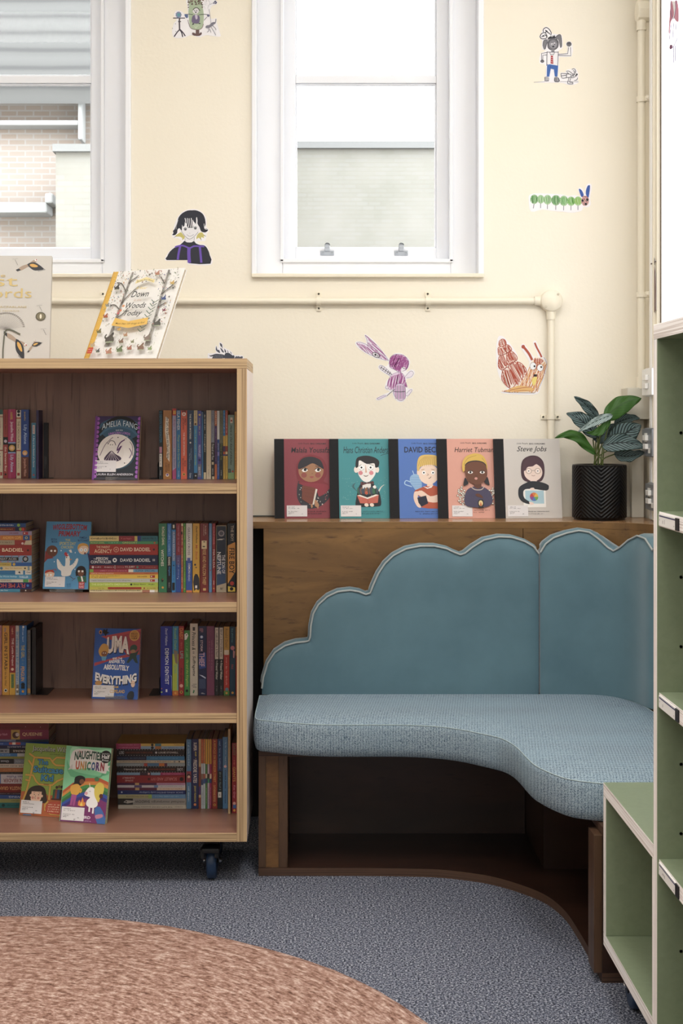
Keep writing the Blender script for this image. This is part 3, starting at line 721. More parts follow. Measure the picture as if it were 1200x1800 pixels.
# ---------------------------------------------------------------- conduit and electrics
cm = M['cream_metal']
def saddle(mb, c, ax, r):
    if ax == 'x':   # pipe runs along x, feet above and below
        mb.lathe([(r+0.003, -0.008), (r+0.003, 0.008)], c, cm, 20, 'x')
        for d in (-1, 1):
            mb.box(c[0]-0.008, c[0]+0.008, YW-0.006, YW, c[2]+d*(r+0.010)-0.010, c[2]+d*(r+0.010)+0.010, cm); mb.lathe([(0.004, 0), (0.003, 0.003), (0, 0.003)], (c[0], YW-0.009, c[2]+d*(r+0.012)), cm, 10, 'y')
    else:
        mb.lathe([(r+0.003, -0.008), (r+0.003, 0.008)], c, cm, 20, 'z')
        for d in (-1, 1):
            mb.box(c[0]+d*(r+0.010)-0.010, c[0]+d*(r+0.010)+0.010, YW-0.006, YW, c[2]-0.008, c[2]+0.008, cm); mb.lathe([(0.004, 0), (0.003, 0.003), (0, 0.003)], (c[0]+d*(r+0.012), YW-0.009, c[2]), cm, 10, 'y')
cr = 0.0118; yc = YW-cr-0.004; sp = F/yc
zc = zy(529,sp); xc = xx(968,sp); rt = empty('conduit', (xc, YW, zc), 'cream painted conduit running under the window and down to the ledge', 'pipe')
mb = MB(); mb.tube([(XL+0.3, yc, zc), (xc-0.03, yc, zc)], cr, cm, 18); mb.lathe([(cr+0.0025, -0.055), (cr+0.005, -0.03)], (xc, yc, zc), cm, 20, 'x'); wbuild(mb, 'horizontal_pipe', rt)
mb = MB(); mb.tube([(xc, yc, zc-0.03), (xc, yc, sh_z)], cr, cm, 18); mb.lathe([(cr+0.0025, -0.062), (cr+0.005, -0.032)], (xc, yc, zc), cm, 20, 'z'); wbuild(mb, 'vertical_pipe', rt)
mb = MB(); mb.lathe([(0.036, 0.0), (0.036, -0.032), (0.033, -0.036), (0.0, -0.036)], (xc, YW, zc), cm, 36, 'y')
for d in ((0.02, 0.02), (-0.02, -0.02)): mb.lathe([(0.004, -0.0375), (0.0, -0.038)], (xc+d[0], YW, zc+d[1]), flat('#C9BFA8'), 10, 'y')
wbuild(mb, 'junction_box', rt)
for px in (560, 752, 180): mb = MB(); saddle(mb, (xx(px,sp), yc, zc), 'x', cr); wbuild(mb, 'saddle_clip', rt)
mb = MB(); saddle(mb, (xc, yc, zy(733,sp)), 'z', cr); wbuild(mb, 'saddle_clip', rt)
# corner pipe on the right wall
yk = 4.80; sk = F/yk; xk = xx(1127,sk); rt = empty('conduit', (xk, yk, 1.3), 'cream painted conduit running up the room corner above the sockets', 'pipe')
mb = MB(); mb.tube([(xk, yk, zy(683,sk)), (xk, yk, zy(36,sk))], 0.0125, cm, 18); mb.lathe([(0.0155, zy(54,sk)), (0.0155, zy(36,sk))], (xk, yk, 0), cm, 20); mb.lathe([(0.0155, zy(683,sk)), (0.0155, zy(662,sk))], (xk, yk, 0), cm, 20); wbuild(mb, 'vertical_pipe', rt)
mb = MB(); mb.lathe([(0.036, 0.0), (0.036, -0.035), (0.033, -0.038), (0.0, -0.038)], (xk+0.022, yk, zy(20,sk)), cm, 8, 'x'); wbuild(mb, 'junction_box', rt, 0.001)
mb = MB(); mb.tube([(xk, yk, zy(5,sk)), (xk, yk, ZC)], 0.0125, cm, 18); wbuild(mb, 'upper_pipe', rt)
for py in (175, 518):
    mb = MB(); mb.lathe([(0.016, -0.009), (0.016, 0.009)], (xk, yk, zy(py,sk)), cm, 20); mb.box(xk+0.008, XR, yk-0.03, yk-0.012, zy(py,sk)-0.009, zy(py,sk)+0.009, cm); mb.lathe([(0.007, 0), (0.006, -0.005), (0, -0.006)], (xk+0.015, yk-0.03, zy(py,sk)), cm, 12, 'y'); wbuild(mb, 'saddle_clip', rt, 0.001)
# trunking box on the back wall and sockets on the right wall
tb = empty('trunking_box', (xx(1122,534), YW, zy(708,534)), 'grey cream double switch box in the corner behind the plant', 'switch')
gc = flat('#D8D2C2', 0.4); mb = MB(); mb.box(xx(1098,536), XR-0.045, YW-0.045, YW, zy(735,536), zy(684,536), gc); mb.box(XR-0.075, XR, YW-0.10, YW-0.005, zy(737,536), zy(682,536), gc); wbuild(mb, 'housing', tb, 0.003)
for z0, z1 in ((684, 700), (714, 735)):
    mb = MB(); mb.box(xx(1104,537), xx(1124,537), YW-0.053, YW-0.045, zy(z1,537), zy(z0+2,537), flat('#E8E3D6', 0.35)); mb.box(xx(1117,537), xx(1122,537), YW-0.058, YW-0.053, zy(z1-3,537), zy(z0+4,537), gc); mb.box(xx(1109,537), xx(1114,537), YW-0.0545, YW-0.053, zy(z0+9,537), zy(z0+6,537), M['black']); wbuild(mb, 'switch_plate', tb, 0.001)
mb = MB(); mb.box(XR-0.05, XR-0.01, YW-0.05, YW-0.02, sh_z+0.0, zy(737,536), gc); tag(mb.build('trunking', None, (XR-0.03, YW-0.04, sh_z), 0.002), 'cream trunking dropping from the switch box to the ledge', 'pipe')
def socket(y0, y1, px_s, zt_, zb_, label, colr, kind):
    s_ = px_s; x0 = XR; z1 = zy(zt_, s_); z0 = zy(zb_, s_)
    r = empty('wall_socket', (x0, (y0+y1)/2, (z0+z1)/2), label, 'socket')
    mb = MB(); mb.box(x0-0.032, x0, y0, y1, z0, z1, flat(colr, 0.35)); wbuild(mb, 'back_box', r, 0.006)
    mb = MB(); mb.box(x0-0.038, x0-0.032, y0+0.004, y1-0.004, z0+0.004, z1-0.004, flat(colr, 0.3, 0.0)); 
    a = Art(mb, (x0-0.038, y1-0.004, z0+0.004), (0,-1,0), (0,0,1), (-1,0,0)); W_ = y1-y0-0.008; h_ = z1-z0-0.008
    fr_ = Art(mb, (x0-0.034, y0, z0), (1,0,0), (0,0,1), (0,-1,0))
    if kind == 0:
        a.rect(W_*0.3, h_*0.25, W_*0.36, h_*0.45, '#2A2A2A'); a.rect(W_*0.6, h_*0.25, W_*0.66, h_*0.45, '#2A2A2A'); a.rect(W_*0.3, h_*0.75, W_*0.7, h_*0.76, '#777777')
    else:
        a.rect(W_*0.25, h_*0.5, W_*0.55, h_*0.85, '#E9E9E6'); a.rect(W_*0.3, h_*0.42, W_*0.5, h_*0.5, '#26262A'); a.rect(W_*0.62, h_*0.1, W_*0.85, h_*0.3, '#E9E9E6')
    wbuild(mb, 'face_plate', r, 0.0)
    mb = MB(); 
    for zz in (z0+h_*0.3, z0+h_*0.62): mb.box(x0-0.048, x0-0.038, (y0+y1)/2-0.02, (y0+y1)/2+0.02, zz, zz+h_*0.2, flat('#F2F0EC', 0.3))
    wbuild(mb, 'rocker', r, 0.001)
socket(4.60, 4.745, 553, 647, 697, 'white switched socket highest on the right wall beside the corner pipe', '#F4F4F4', 0)
socket(4.60, 4.745, 553, 752, 803, 'grey metal socket behind the plant leaves, under the white one', '#7B8088', 1)
socket(4.56, 4.70, 556, 848, 897, 'grey metal socket lowest on the right wall just above the ledge', '#83888E', 1)

# ---------------------------------------------------------------- plant
pc = Vector((xx(1053,547), DD(547), sh_z)); PR = 0.0855; PH = 0.176
pot = empty('potted_calathea', tuple(pc), 'striped leafy green plant in glossy black herringbone pot on the ledge', 'plant')
nn = 256; rows = 70; v = []
for r in range(rows+1):
    z = PH*r/rows
    for j in range(nn):
        a = 2*PI*j/nn; sec = (a/(2*PI)*4+0.58) % 1.0; tri = abs(sec-0.5)*2
        ph = z*520-tri*PI*9.0
        R = PR-0.004*(1 if z < 0.006 else 0)+(0.0013*math.sin(ph) if 0.008 < z < PH-0.004 else 0)
        v.append((pc.x+R*math.cos(a), pc.y+R*math.sin(a), pc.z+z))
mb = MB(); mb.add(v, [(i*nn+j, i*nn+(j+1)%nn, (i+1)*nn+(j+1)%nn, (i+1)*nn+j) for i in range(rows) for j in range(nn)], flat('#060609', 0.3, 0.0, 0.25), True)
mb.lathe([(PR, PH), (PR-0.006, PH+0.001), (PR-0.007, PH-0.03)], pc, flat('#060609', 0.3, 0.0, 0.25), 48); mb.lathe([(PR-0.004, 0.0005), (0, 0.0005)], pc, flat('#060609', 0.3, 0.0, 0.25), 48)
wbuild(mb, 'pot', pot)
mb = MB(); mb.lathe([(PR-0.007, PH-0.02), (PR*0.5, PH-0.016), (0, PH-0.018)], pc, flat('#2E211A', 0.95), 30); wbuild(mb, 'soil', pot)
def mat_leaf(nm, light, dark, stripes=True):
    k = NT(nm); uv = k.n('ShaderNodeUVMap'); sx = k.n('ShaderNodeSeparateXYZ'); k.l(uv.outputs[0], sx.inputs[0])
    def mth(op, a, b=0.0, c_=None):
        m = k.n('ShaderNodeMath', operation=op)
        for i, q in enumerate((a, b)):
            if isinstance(q, (int, float)): m.inputs[i].default_value = q
            else: k.l(q, m.inputs[i])
        return m.outputs[0]
    av = mth('ABSOLUTE', mth('SUBTRACT', sx.outputs[1], 0.5))
    ph = mth('SUBTRACT', mth('MULTIPLY', sx.outputs[0], 9.0), mth('MULTIPLY', av, 7.0))
    w_ = mth('SINE', mth('MULTIPLY', ph, 6.283))
    c = k.ramp(mth('ADD', mth('MULTIPLY', w_, 0.5), 0.5), [(0.25, dark), (0.45, light)] if stripes else [(0.0, dark), (0.15, light)])
    mid = k.ramp(av, [(0.02, 1.0), (0.05, 0.0)]); c = k.mix(mid, c, dark)
    if stripes: c = k.mix(k.ramp(av, [(0.43, 0.0), (0.47, 1.0)]), c, '#16281F')
    k.col(c); k.rough(0.5); k.b.inputs['Specular IOR Level'].default_value = 0.3; return k.m
LS = mat_leaf('striped_leaf_top', '#5E7272', '#142022'); LS2 = mat_leaf('pale_striped_leaf', '#A9BAB8', '#33453F'); LG = mat_leaf('plain_leaf_underside', '#345A20', '#2A4A18', False)
def leaf(base, tip, width, sag, mat, tilt=0.0, fold=0.25, sk=(0, 0)):
    b = Vector(base); t = Vector(tip); d = (t-b); L = d.length; dn = d.normalized()
    view = Vector((0, -1, 0.25)).normalized(); side = dn.cross(view).normalized(); nrm = side.cross(dn).normalized()
    side = (side*math.cos(tilt)+nrm*math.sin(tilt)).normalized(); nrm = side.cross(dn).normalized()
    NU, NV = 22, 14; vs = []; uvs = []
    for i in range(NU+1):
        u = i/NU; wd = width*(math.sin(PI*min(1, u**0.72)))**0.75*(1-0.15*u)+0.0006
        c = b+d*u+Vector((0, 0, 1))*sag*math.sin(PI*u)*L+nrm*0.0
        for j in range(NV+1):
            q = (j/NV-0.5)*2; wob = 0.004*math.sin(u*17+j*0.6)*abs(q)
            vs.append(tuple(c+side*(wd/2*q)+nrm*(fold*abs(q)**1.4*wd/2+wob))); uvs.append((u, j/NV))
    fs = [(i*(NV+1)+j, i*(NV+1)+j+1, (i+1)*(NV+1)+j+1, (i+1)*(NV+1)+j) for i in range(NU) for j in range(NV)]
    me = bpy.data.meshes.new('leaf'); me.from_pydata([tuple(Vector(q)-pc) for q in vs], [], fs); me.materials.append(mat)
    ul = me.uv_layers.new(name='UVMap')
    for lp in me.loops: ul.data[lp.index].uv = uvs[lp.vertex_index]
    for p in me.polygons: p.use_smooth = True
    o = bpy.data.objects.new('leaf', me); COL.objects.link(o); o.parent = pot
    md = o.modifiers.new('th', 'SOLIDIFY'); md.thickness = 0.0007
    return o
def q(cx, cy, dy):      # crop pixel + depth relative to pot centre
    y = pc.y+dy; s = F/y; return wp(940+cx/4.615, 660+cy/4.615, s)
LV = [((560,345,-0.01),(862,183,-0.03),0.066,0.10,LG,0.1,-0.25),
      ((520,375,0.02),(318,172,0.0),0.036,0.10,LS,0.5,0.3),
      ((505,500,0.0),(258,305,-0.02),0.062,0.10,LS,-0.1,0.2),
      ((628,322,-0.04),(350,458,-0.06),0.030,0.05,LS2,0.2,0.3),
      ((612,345,-0.037),(420,462,-0.05),0.030,-0.22,LG,0.3,0.2),
      ((492,640,-0.02),(165,506,-0.07),0.040,0.22,LG,0.0,-0.35),
      ((610,600,0.0),(860,400,-0.02),0.088,0.10,LS,0.0,0.12),
      ((545,572,-0.05),(898,585,-0.07),0.062,0.10,LS,-0.1,0.25),
      ((640,640,-0.03),(890,620,-0.045),0.050,-0.10,LS,0.3,0.2),
      ((640,400,0.03),(850,345,0.02),0.040,0.10,LS,0.2,0.2),
      ((560,520,0.03),(640,390,0.02),0.05,0.0,LS,0.3,0.2),
      ((470,520,0.01),(600,440,0.02),0.05,-0.1,LS,0.1,0.2)]
stems = MB()
for b_, t_, wdt, sg, mt, ti, fo in LV:
    B_ = q(*b_); leaf(B_, q(*t_), wdt, sg, mt, ti, fo)
    s0 = pc+Vector((random.uniform(-0.02, 0.02), random.uniform(-0.02, 0.02), PH-0.02)); m1 = s0.lerp(B_, 0.5)+Vector(((s0.x-B_.x)*0.25, 0, 0.01))
    mb = MB(); mb.tube(smooth([tuple(s0), tuple(m1), tuple(B_)], False, 6), 0.0021, flat('#5C6B2C', 0.5), 8); wbuild(mb, 'stem', pot)
# ---------------------------------------------------------------- paperbacks by their spines
def marks(a, L, Tk, ms):
    for m_ in ms:
        k = m_[0]
        if k == 'b': a.rect(m_[1]*L, m_[3]*Tk, m_[2]*L, m_[4]*Tk, m_[5])
        elif k == 't': a.text(m_[1], m_[2]*L, m_[4]*Tk, m_[3]*L, m_[5]*Tk, m_[6], 0.012 if Tk > 0.012 else 0.0, m_[7] if len(m_) > 7 else 0)
        elif k == 'f': a.text(m_[1], m_[2]*L, m_[4]*Tk, m_[3]*L, m_[5]*Tk, m_[6], 0.012 if Tk > 0.012 else 0.0, 0, PI)
        elif k == '~': a.scrib(m_[1]*L, m_[3]*Tk, m_[2]*L, m_[4]*Tk, m_[5])
        elif k == 'o': a.ell(m_[1]*L, m_[2]*Tk, m_[3]*Tk, m_[3]*Tk, m_[4], n=12)
        elif k == 'p': a.poly([(x*L, y*Tk) for x, y in m_[1]], m_[2])
B0 = 0.0; B1 = 1.0
def b_(f0, f1, c, b0=0.0, b1=1.0): return ('b', f0, f1, b0, b1, c)
def t_(s, f0, f1, c, b0=0.22, b1=0.72, sh=0): return ('t', s, f0, f1, b0, b1, c, sh)
def x_(s, f0, f1, c, b0=0.25, b1=0.75): return ('f', s, f0, f1, b0, b1, c)
def s_(f0, f1, c, b0=0.35, b1=0.65): return ('~', f0, f1, b0, b1, c)
def o_(f, b, r, c): return ('o', f, b, r, c)
def spine(standing, x0, x1, y0, z0, z1, dp, col, ms, label, group):
    cx = (x0+x1)/2; mat = flat(col, 0.38); mb = MB(); t = 0.0006; e = 0.0012
    if standing:
        r_ = 0.0009
        mb.box(x0, x0+t, y0+t, y0+dp, z0, z1, mat); mb.box(x1-t, x1, y0+t, y0+dp, z0, z1, mat); mb.box(x0, x1, y0, y0+t, z0, z1, mat)
        a = Art(mb, (x0, y0, z1), (0,0,-1), (1,0,0), (0,-1,0), clip=(0.0001, z1-z0-0.0001, 0.0001, x1-x0-0.0001)); marks(a, z1-z0, x1-x0, ms)
    else:
        mb.box(x0, x1, y0+t, y0+dp, z0, z0+t, mat); mb.box(x0, x1, y0+t, y0+dp, z1-t, z1, mat); mb.box(x0, x1, y0, y0+t, z0, z1, mat)
        a = Art(mb, (x0, y0, z0), (1,0,0), (0,0,1), (0,-1,0), clip=(0.0001, x1-x0-0.0001, 0.0001, z1-z0-0.0001)); marks(a, x1-x0, z1-z0, ms)
    o = mb.build('paperback', None, (cx, y0, z0)); tag(o, label, 'book', group)
    mp = MB()
    if standing: mp.box(x0+t, x1-t, y0+t, y0+dp-0.001, z0+e, z1-e, M['pages'])
    else: mp.box(x0+e, x1-e, y0+t, y0+dp-0.001, z0+t, z1-t, M['pages'])
    q = mp.build('page_block', None, (cx, y0, z0)); q.parent = o; q.location = (0,0,0)
    return o
LAB = set()
def row(books, ybot, zsh, where, group):
    s0 = (ybot-VY)/(H-zsh)
    for i, bk_ in enumerate(books):
        x0, x1, yt, desc, short, col, ms = bk_[:7]; op = bk_[7] if len(bk_) > 7 else {}
        s = (op['yb']-VY)/(H-zsh) if 'yb' in op else s0
        s = op.get('s', s); y0 = F/s; dp = min(0.129, YI-0.003-y0)
        lf = books[i-1][4] if i else None; rt_ = books[i+1][4] if i+1 < len(books) else None
        if lf and rt_: pos = 'between %s and %s' % (lf, rt_)
        elif lf: pos = 'rightmost, beside the %s' % lf
        else: pos = 'leftmost, beside the %s' % rt_
        lab = '%s paperback %s, %s' % (desc, pos, where); LAB.add(lab) if (lab not in LAB and len(lab.split()) <= 16) else print('BADLABEL', len(lab.split()), lab)
        spine(True, (x0-VX)/s+0.0002, (x1-VX)/s-0.0002, y0, zsh+0.0004, H-(yt-VY)/s, dp, col, ms, lab, group)
def stack(books, x0, x1, ybot, zsh, where, group, turn=0.0):
    s0 = (ybot-VY)/(H-zsh); n_ = len(books)
    for i, bk_ in enumerate(books):
        ya, yb, desc, short, col, ms = bk_[:6]; op = bk_[6] if len(bk_) > 6 else {}
        xa, xb = op.get('x', (x0, x1)); y0 = F/s0
        up_ = books[i-1][3] if i else None; dn = books[i+1][3] if i+1 < n_ else None
        if up_ and dn: pos = 'under %s, over %s' % (up_, dn)
        elif up_: pos = 'undermost, below %s' % up_
        else: pos = 'topmost, above %s' % dn
        lab = '%s paperback %s, %s' % (desc, pos, where); LAB.add(lab) if (lab not in LAB and len(lab.split()) <= 16) else print('BADLABEL', len(lab.split()), lab)
        za = H-(yb-VY)/s0; za = zsh+0.0004 if i == n_-1 else za
        if i < n_-1: za = H-(books[i+1][0]-VY)/s0+0.0002       # resting on the one below
        zb = H-(ya-VY)/s0
        spine(False, (xa-VX)/s0, (xb-VX)/s0, y0+0.0006*((i*7) % 5), za, zb, min(0.127, YI-0.004-y0), col, ms, lab, group)
W_ = '#EDE6DA'; K_ = '#101014'
Z1, Z2, Z3, Z4 = SHZ
row([(-14, -6, 722, 'olive', 'olive', '#7C7A3A', []), (-5.5, 5.2, 720, 'cream and red striped', 'cream', '#D9CDB4', [b_(0,0.07,'#3C6B62'), b_(0.1,0.11,'#A04A3A'), b_(0.585,0.6,'#A04A3A'), s_(0.15,0.55,'#B78A8A'), s_(0.64,0.86,'#555555'), b_(0.91,0.96,'#B23A32',0.55,0.9)]),
 (5.7, 13.8, 720, 'brick red', 'red', '#A83E3C', [b_(0.4,0.51,K_), o_(0.46,0.5,0.35,'#C9B8C8'), s_(0.05,0.36,'#5C2222'), t_('the Servant Boy',0.54,0.9,'#E8D8C8',0.2,0.75), b_(0.93,0.955,K_,0.3,0.7)]),
 (14, 27.8, 719.5, 'thick magenta', 'magenta', '#B02A62', [b_(0,1,'#C4718F',0.28,0.32), t_('HARPER',0.04,0.15,'#D8B84A',0.3,0.6), t_('Jacqueline Wilson',0.18,0.46,'#F2E6F0',0.25,0.7), b_(0.475,0.64,'#93A6D8'), b_(0.495,0.62,K_), o_(0.56,0.5,0.4,'#D8A548'), o_(0.56,0.5,0.22,'#EFC7A0'), t_('Lily Alone',0.66,0.91,'#C9D4F4',0.22,0.72)]),
 (28.7, 36.8, 721, 'cream chocolate-lettered', 'ivory', '#E0CFAE', [b_(0,0.1,'#EFE8DC'), o_(0.02,0.5,0.36,K_), o_(0.07,0.5,0.3,K_), b_(0.11,0.125,'#C0503A'), t_('THE CHOCOLATE box',0.16,0.56,'#6A4A38',0.25,0.72), b_(0.585,0.6,'#B8453A'), s_(0.64,0.86,'#B59A78'), b_(0.92,0.96,'#B23A32',0.2,0.75)]),
 (37, 50.7, 720, 'blue and brown', 'blue-brown', '#1F4A9C', [b_(0.69,1,'#6B3524'), t_('Jacqueline',0.03,0.16,'#D8B84A',0.35,0.6), t_('Lily Alone',0.22,0.5,'#B9D4F4',0.25,0.75), o_(0.63,0.5,0.34,'#E0A552'), o_(0.64,0.5,0.2,'#EFC7A0'), t_('Jacqueline Wilson',0.71,0.97,'#E2A892',0.25,0.7)])],
 841, Z1, 'top shelf left', 'upright paperbacks on the top shelf, left')
row([(55.3, 63, 743.3, 'small sky blue', 'sky blue', '#3F8FB4', [b_(0.04,0.2,'#E8E0D8',0.25,0.8), s_(0.06,0.18,'#B23A32',0.4,0.65), t_('A Boy at the Bottom of a Secret',0.23,0.8,'#EAF2F6',0.25,0.72), o_(0.94,0.5,0.25,'#C86A6A')]),
 (63.6, 68, 721, 'tall dark purple', 'dark purple', '#2A1C50', [], {'s': 590})],
 841, Z1, 'left on the top shelf', 'upright paperbacks beside the black bookend, top shelf')
row([(51.6, 55, 743, 'slim navy', 'navy', '#181E4A', [s_(0.3,0.7,'#C9C9E0'), b_(0.86,0.89,W_,0.2,0.9)]), (55.4,55.8,760,'paper-thin black','black','#111118',[])], 841, Z1, 'near the top-shelf bookend', 'slim paperbacks by the bookend, top shelf') if False else None
row([(279, 285.7, 721.3, 'black and teal', 'black', '#101418', [b_(0,0.52,'#14242C'), t_('E DEMON HEADMASTER',0.02,0.47,'#3A86A8',0.2,0.8), b_(0.53,0.62,'#C98AA4',0.15,0.85), b_(0.63,0.82,'#E8E2D8',0.15,0.85), s_(0.65,0.8,'#333333'), s_(0.86,0.95,'#B8B8B8')]),
 (286.5, 301.7, 721.3, 'thick ochre', 'ochre', '#B37428', [('p', [(0.09,0.3),(0.3,0.22),(0.55,0.45),(0.68,0.38),(0.75,0.75),(0.5,0.8),(0.3,0.62),(0.12,0.65)], '#EDE3D0'), t_('the Girl, the Ghost',0.1,0.42,'#1A1A1A',0.32,0.68), t_('and the Lost Name',0.43,0.7,'#1A1A1A',0.42,0.74), t_('REECE',0.78,0.88,'#5A3410',0.52,0.74), t_('CARTER',0.76,0.9,'#5A3410',0.24,0.46), o_(0.94,0.5,0.2,'#E8E0D0'), o_(0.935,0.5,0.12,'#7A4A9A')]),
 (302.7, 309.6, 718, 'lilac with crimson top', 'lilac', '#A49AB8', [b_(0,0.1,'#C43A30'), b_(0.03,0.08,'#D8A030',0.2,0.9), t_('Badger in the Basement',0.16,0.56,'#A03A5C',0.25,0.75), t_('Lucy Daniels',0.62,0.84,'#26205A',0.22,0.74), ('p', [(0.88,0),(0.84,1),(1,1),(1,0)], '#B0487A')]),
 (310, 317.3, 721.3, 'ocean blue', 'ocean blue', '#2470A6', [t_('ISLA FISHER',0.01,0.29,W_,0.15,0.8), t_('Marge and the Great Train',0.36,0.83,'#A9C46A',0.2,0.78), t_('Piccadilly',0.88,0.97,'#BCD8EE',0.3,0.7)]),
 (317.7, 328.7, 721.3, 'coral orange', 'coral', '#E2613F', [o_(0.055,0.5,0.32,'#F2E4D8'), o_(0.055,0.5,0.14,'#D05A48'), b_(0,0.03,'#8A2A22',0.1,0.9), t_('PERCY',0.12,0.22,'#5A1E14',0.55,0.85), t_('JACKSON',0.11,0.28,'#5A1E14',0.18,0.48), t_('THE SEA OF MONSTERS',0.32,0.66,'#F6E2D6',0.4,0.62), t_('RICK',0.73,0.82,'#5A1E14',0.55,0.82), t_('RIORDAN',0.7,0.88,'#5A1E14',0.2,0.46), o_(0.93,0.5,0.25,'#D8A030'), o_(0.93,0.5,0.12,K_)]),
 (329, 340.1, 721.3, 'dark navy', 'navy', '#153458', [t_('THE ROMAN MYSTERIES',0.05,0.42,'#E8E4D8',0.35,0.62), o_(0.47,0.5,0.14,'#E8E4D8'), t_('Caroline Lawrence',0.55,0.72,'#8FA8C4',0.55,0.72), t_('The Trident of Rome',0.62,0.86,'#8FA8C4',0.3,0.48), t_('Orion',0.91,0.98,'#C9D4E0',0.35,0.65)]),
 (340.4, 347, 721.3, 'blue with cream top', 'blue-cream', '#2F84BC', [b_(0,0.22,'#CDBB8E'), o_(0.2,0.45,0.3,'#6A4A28'), s_(0.02,0.16,'#6A6A48'), s_(0.28,0.8,'#9AC46A',0.3,0.7), b_(0.91,1,'#15151C'), o_(0.95,0.5,0.22,'#B8B8B8')]),
 (347.2, 354.1, 722, 'indigo', 'indigo', '#4A4AA0', [o_(0.06,0.5,0.28,'#D8C06A'), s_(0.11,0.36,'#C9C06A'), t_('MOONFLEET',0.5,0.68,'#E0DCF0',0.2,0.75), o_(0.72,0.5,0.3,'#1A1A4A'), b_(0.78,0.97,'#6C6C84'), s_(0.8,0.95,'#C0C0C8',0.2,0.8)]),
 (354.3, 357.3, 723.5, 'very slim blue', 'slim blue', '#2D6FA4', [b_(0.0,0.1,'#56789A')]),
 (357.6, 362.3, 723, 'black and cream', 'black-cream', '#14181F', [s_(0.05,0.28,W_,0.3,0.7), t_('Noughts',0.34,0.6,W_,0.25,0.75), b_(0.9,1,'#D8C9A4')]),
 (362.6, 370.8, 721.3, 'plain cream', 'cream', '#DCCBAA', [o_(0.8,0.4,0.06,'#5A4A3A'), s_(0.86,0.96,'#6A5A4A',0.42,0.56)]),
 (371, 376.8, 721.3, 'grey-topped black', 'grey-black', '#121216', [b_(0,0.47,'#8F93A0'), s_(0.06,0.42,'#6A6E7C',0.25,0.75), t_('Friend or Foe',0.49,0.72,'#F2F2F2',0.2,0.85), b_(0.75,0.79,'#D8C9A4',0.2,0.8), s_(0.84,0.94,'#C8C8C8'), b_(0.96,1,'#D8C9A4',0.3,1)]),
 (377, 381.2, 722, 'orange and purple', 'orange', '#C0622A', [b_(0.22,0.78,'#46285E'), t_('CARTER',0.02,0.2,'#F0D8B8',0.2,0.8), s_(0.26,0.74,'#9A7AB0')]),
 (381.4, 385.7, 722, 'white over blue', 'white', '#E4E2E0', [b_(0.42,1,'#27509C'), b_(0.6,0.66,'#8A8AD0'), s_(0.47,0.58,W_), s_(0.74,0.95,'#B8C8E8')]),
 (385.9, 391.8, 721.3, 'olive-topped black', 'olive', '#101210', [b_(0,0.48,'#77775C'), s_(0.05,0.44,'#55553E',0.25,0.75), t_('Friend or Foe',0.49,0.72,'#9AA23A',0.2,0.85), s_(0.86,0.95,'#C8C8C8')]),
 (392, 395.8, 721.3, 'blue-topped yellow', 'blue-yellow', '#D8AC2C', [b_(0,0.37,'#2F7FBE'), s_(0.04,0.33,'#BCD8EE',0.3,0.7), b_(0.52,0.6,'#4A2A5C'), b_(0.6,0.64,'#D0602A'), b_(0.64,0.66,'#2A3A8C'), s_(0.7,0.95,'#6A5A20')]),
 (396, 400.1, 721.3, 'red-topped yellow', 'red-yellow', '#DDB32E', [b_(0,0.36,'#B8483A'), s_(0.03,0.33,'#F0C8B8',0.3,0.7), b_(0.52,0.6,'#A03A2A'), b_(0.6,0.64,'#E8D0A0'), b_(0.64,0.66,'#1A2A6C'), s_(0.7,0.95,'#6A5A20')]),
 (400.5, 411.6, 729.3, 'sage green', 'sage', '#7F9A8A', [b_(0.04,0.13,'#E8DCC8',0.35,0.75), o_(0.09,0.55,0.14,'#B8402A'), t_('Here in Our Kind of Kitchen',0.16,0.78,'#1E2A26',0.35,0.68,0.4), b_(0.84,0.94,K_,0.08,0.42), s_(0.85,0.93,'#C8C8C8',0.2,0.3), o_(0.88,0.75,0.16,'#B8402A'), b_(0.9,1,'#8FB070')]),
 (412.3, 415.9, 723.5, 'mustard', 'mustard', '#DDA83A', [s_(0.03,0.3,'#5A6A7A',0.5,0.8), t_('KEVIN AND THE BISCUIT',0.32,0.9,'#A02A22',0.25,0.75)])],
 842.5, Z1, 'top shelf right', 'upright paperbacks on the top shelf, right')
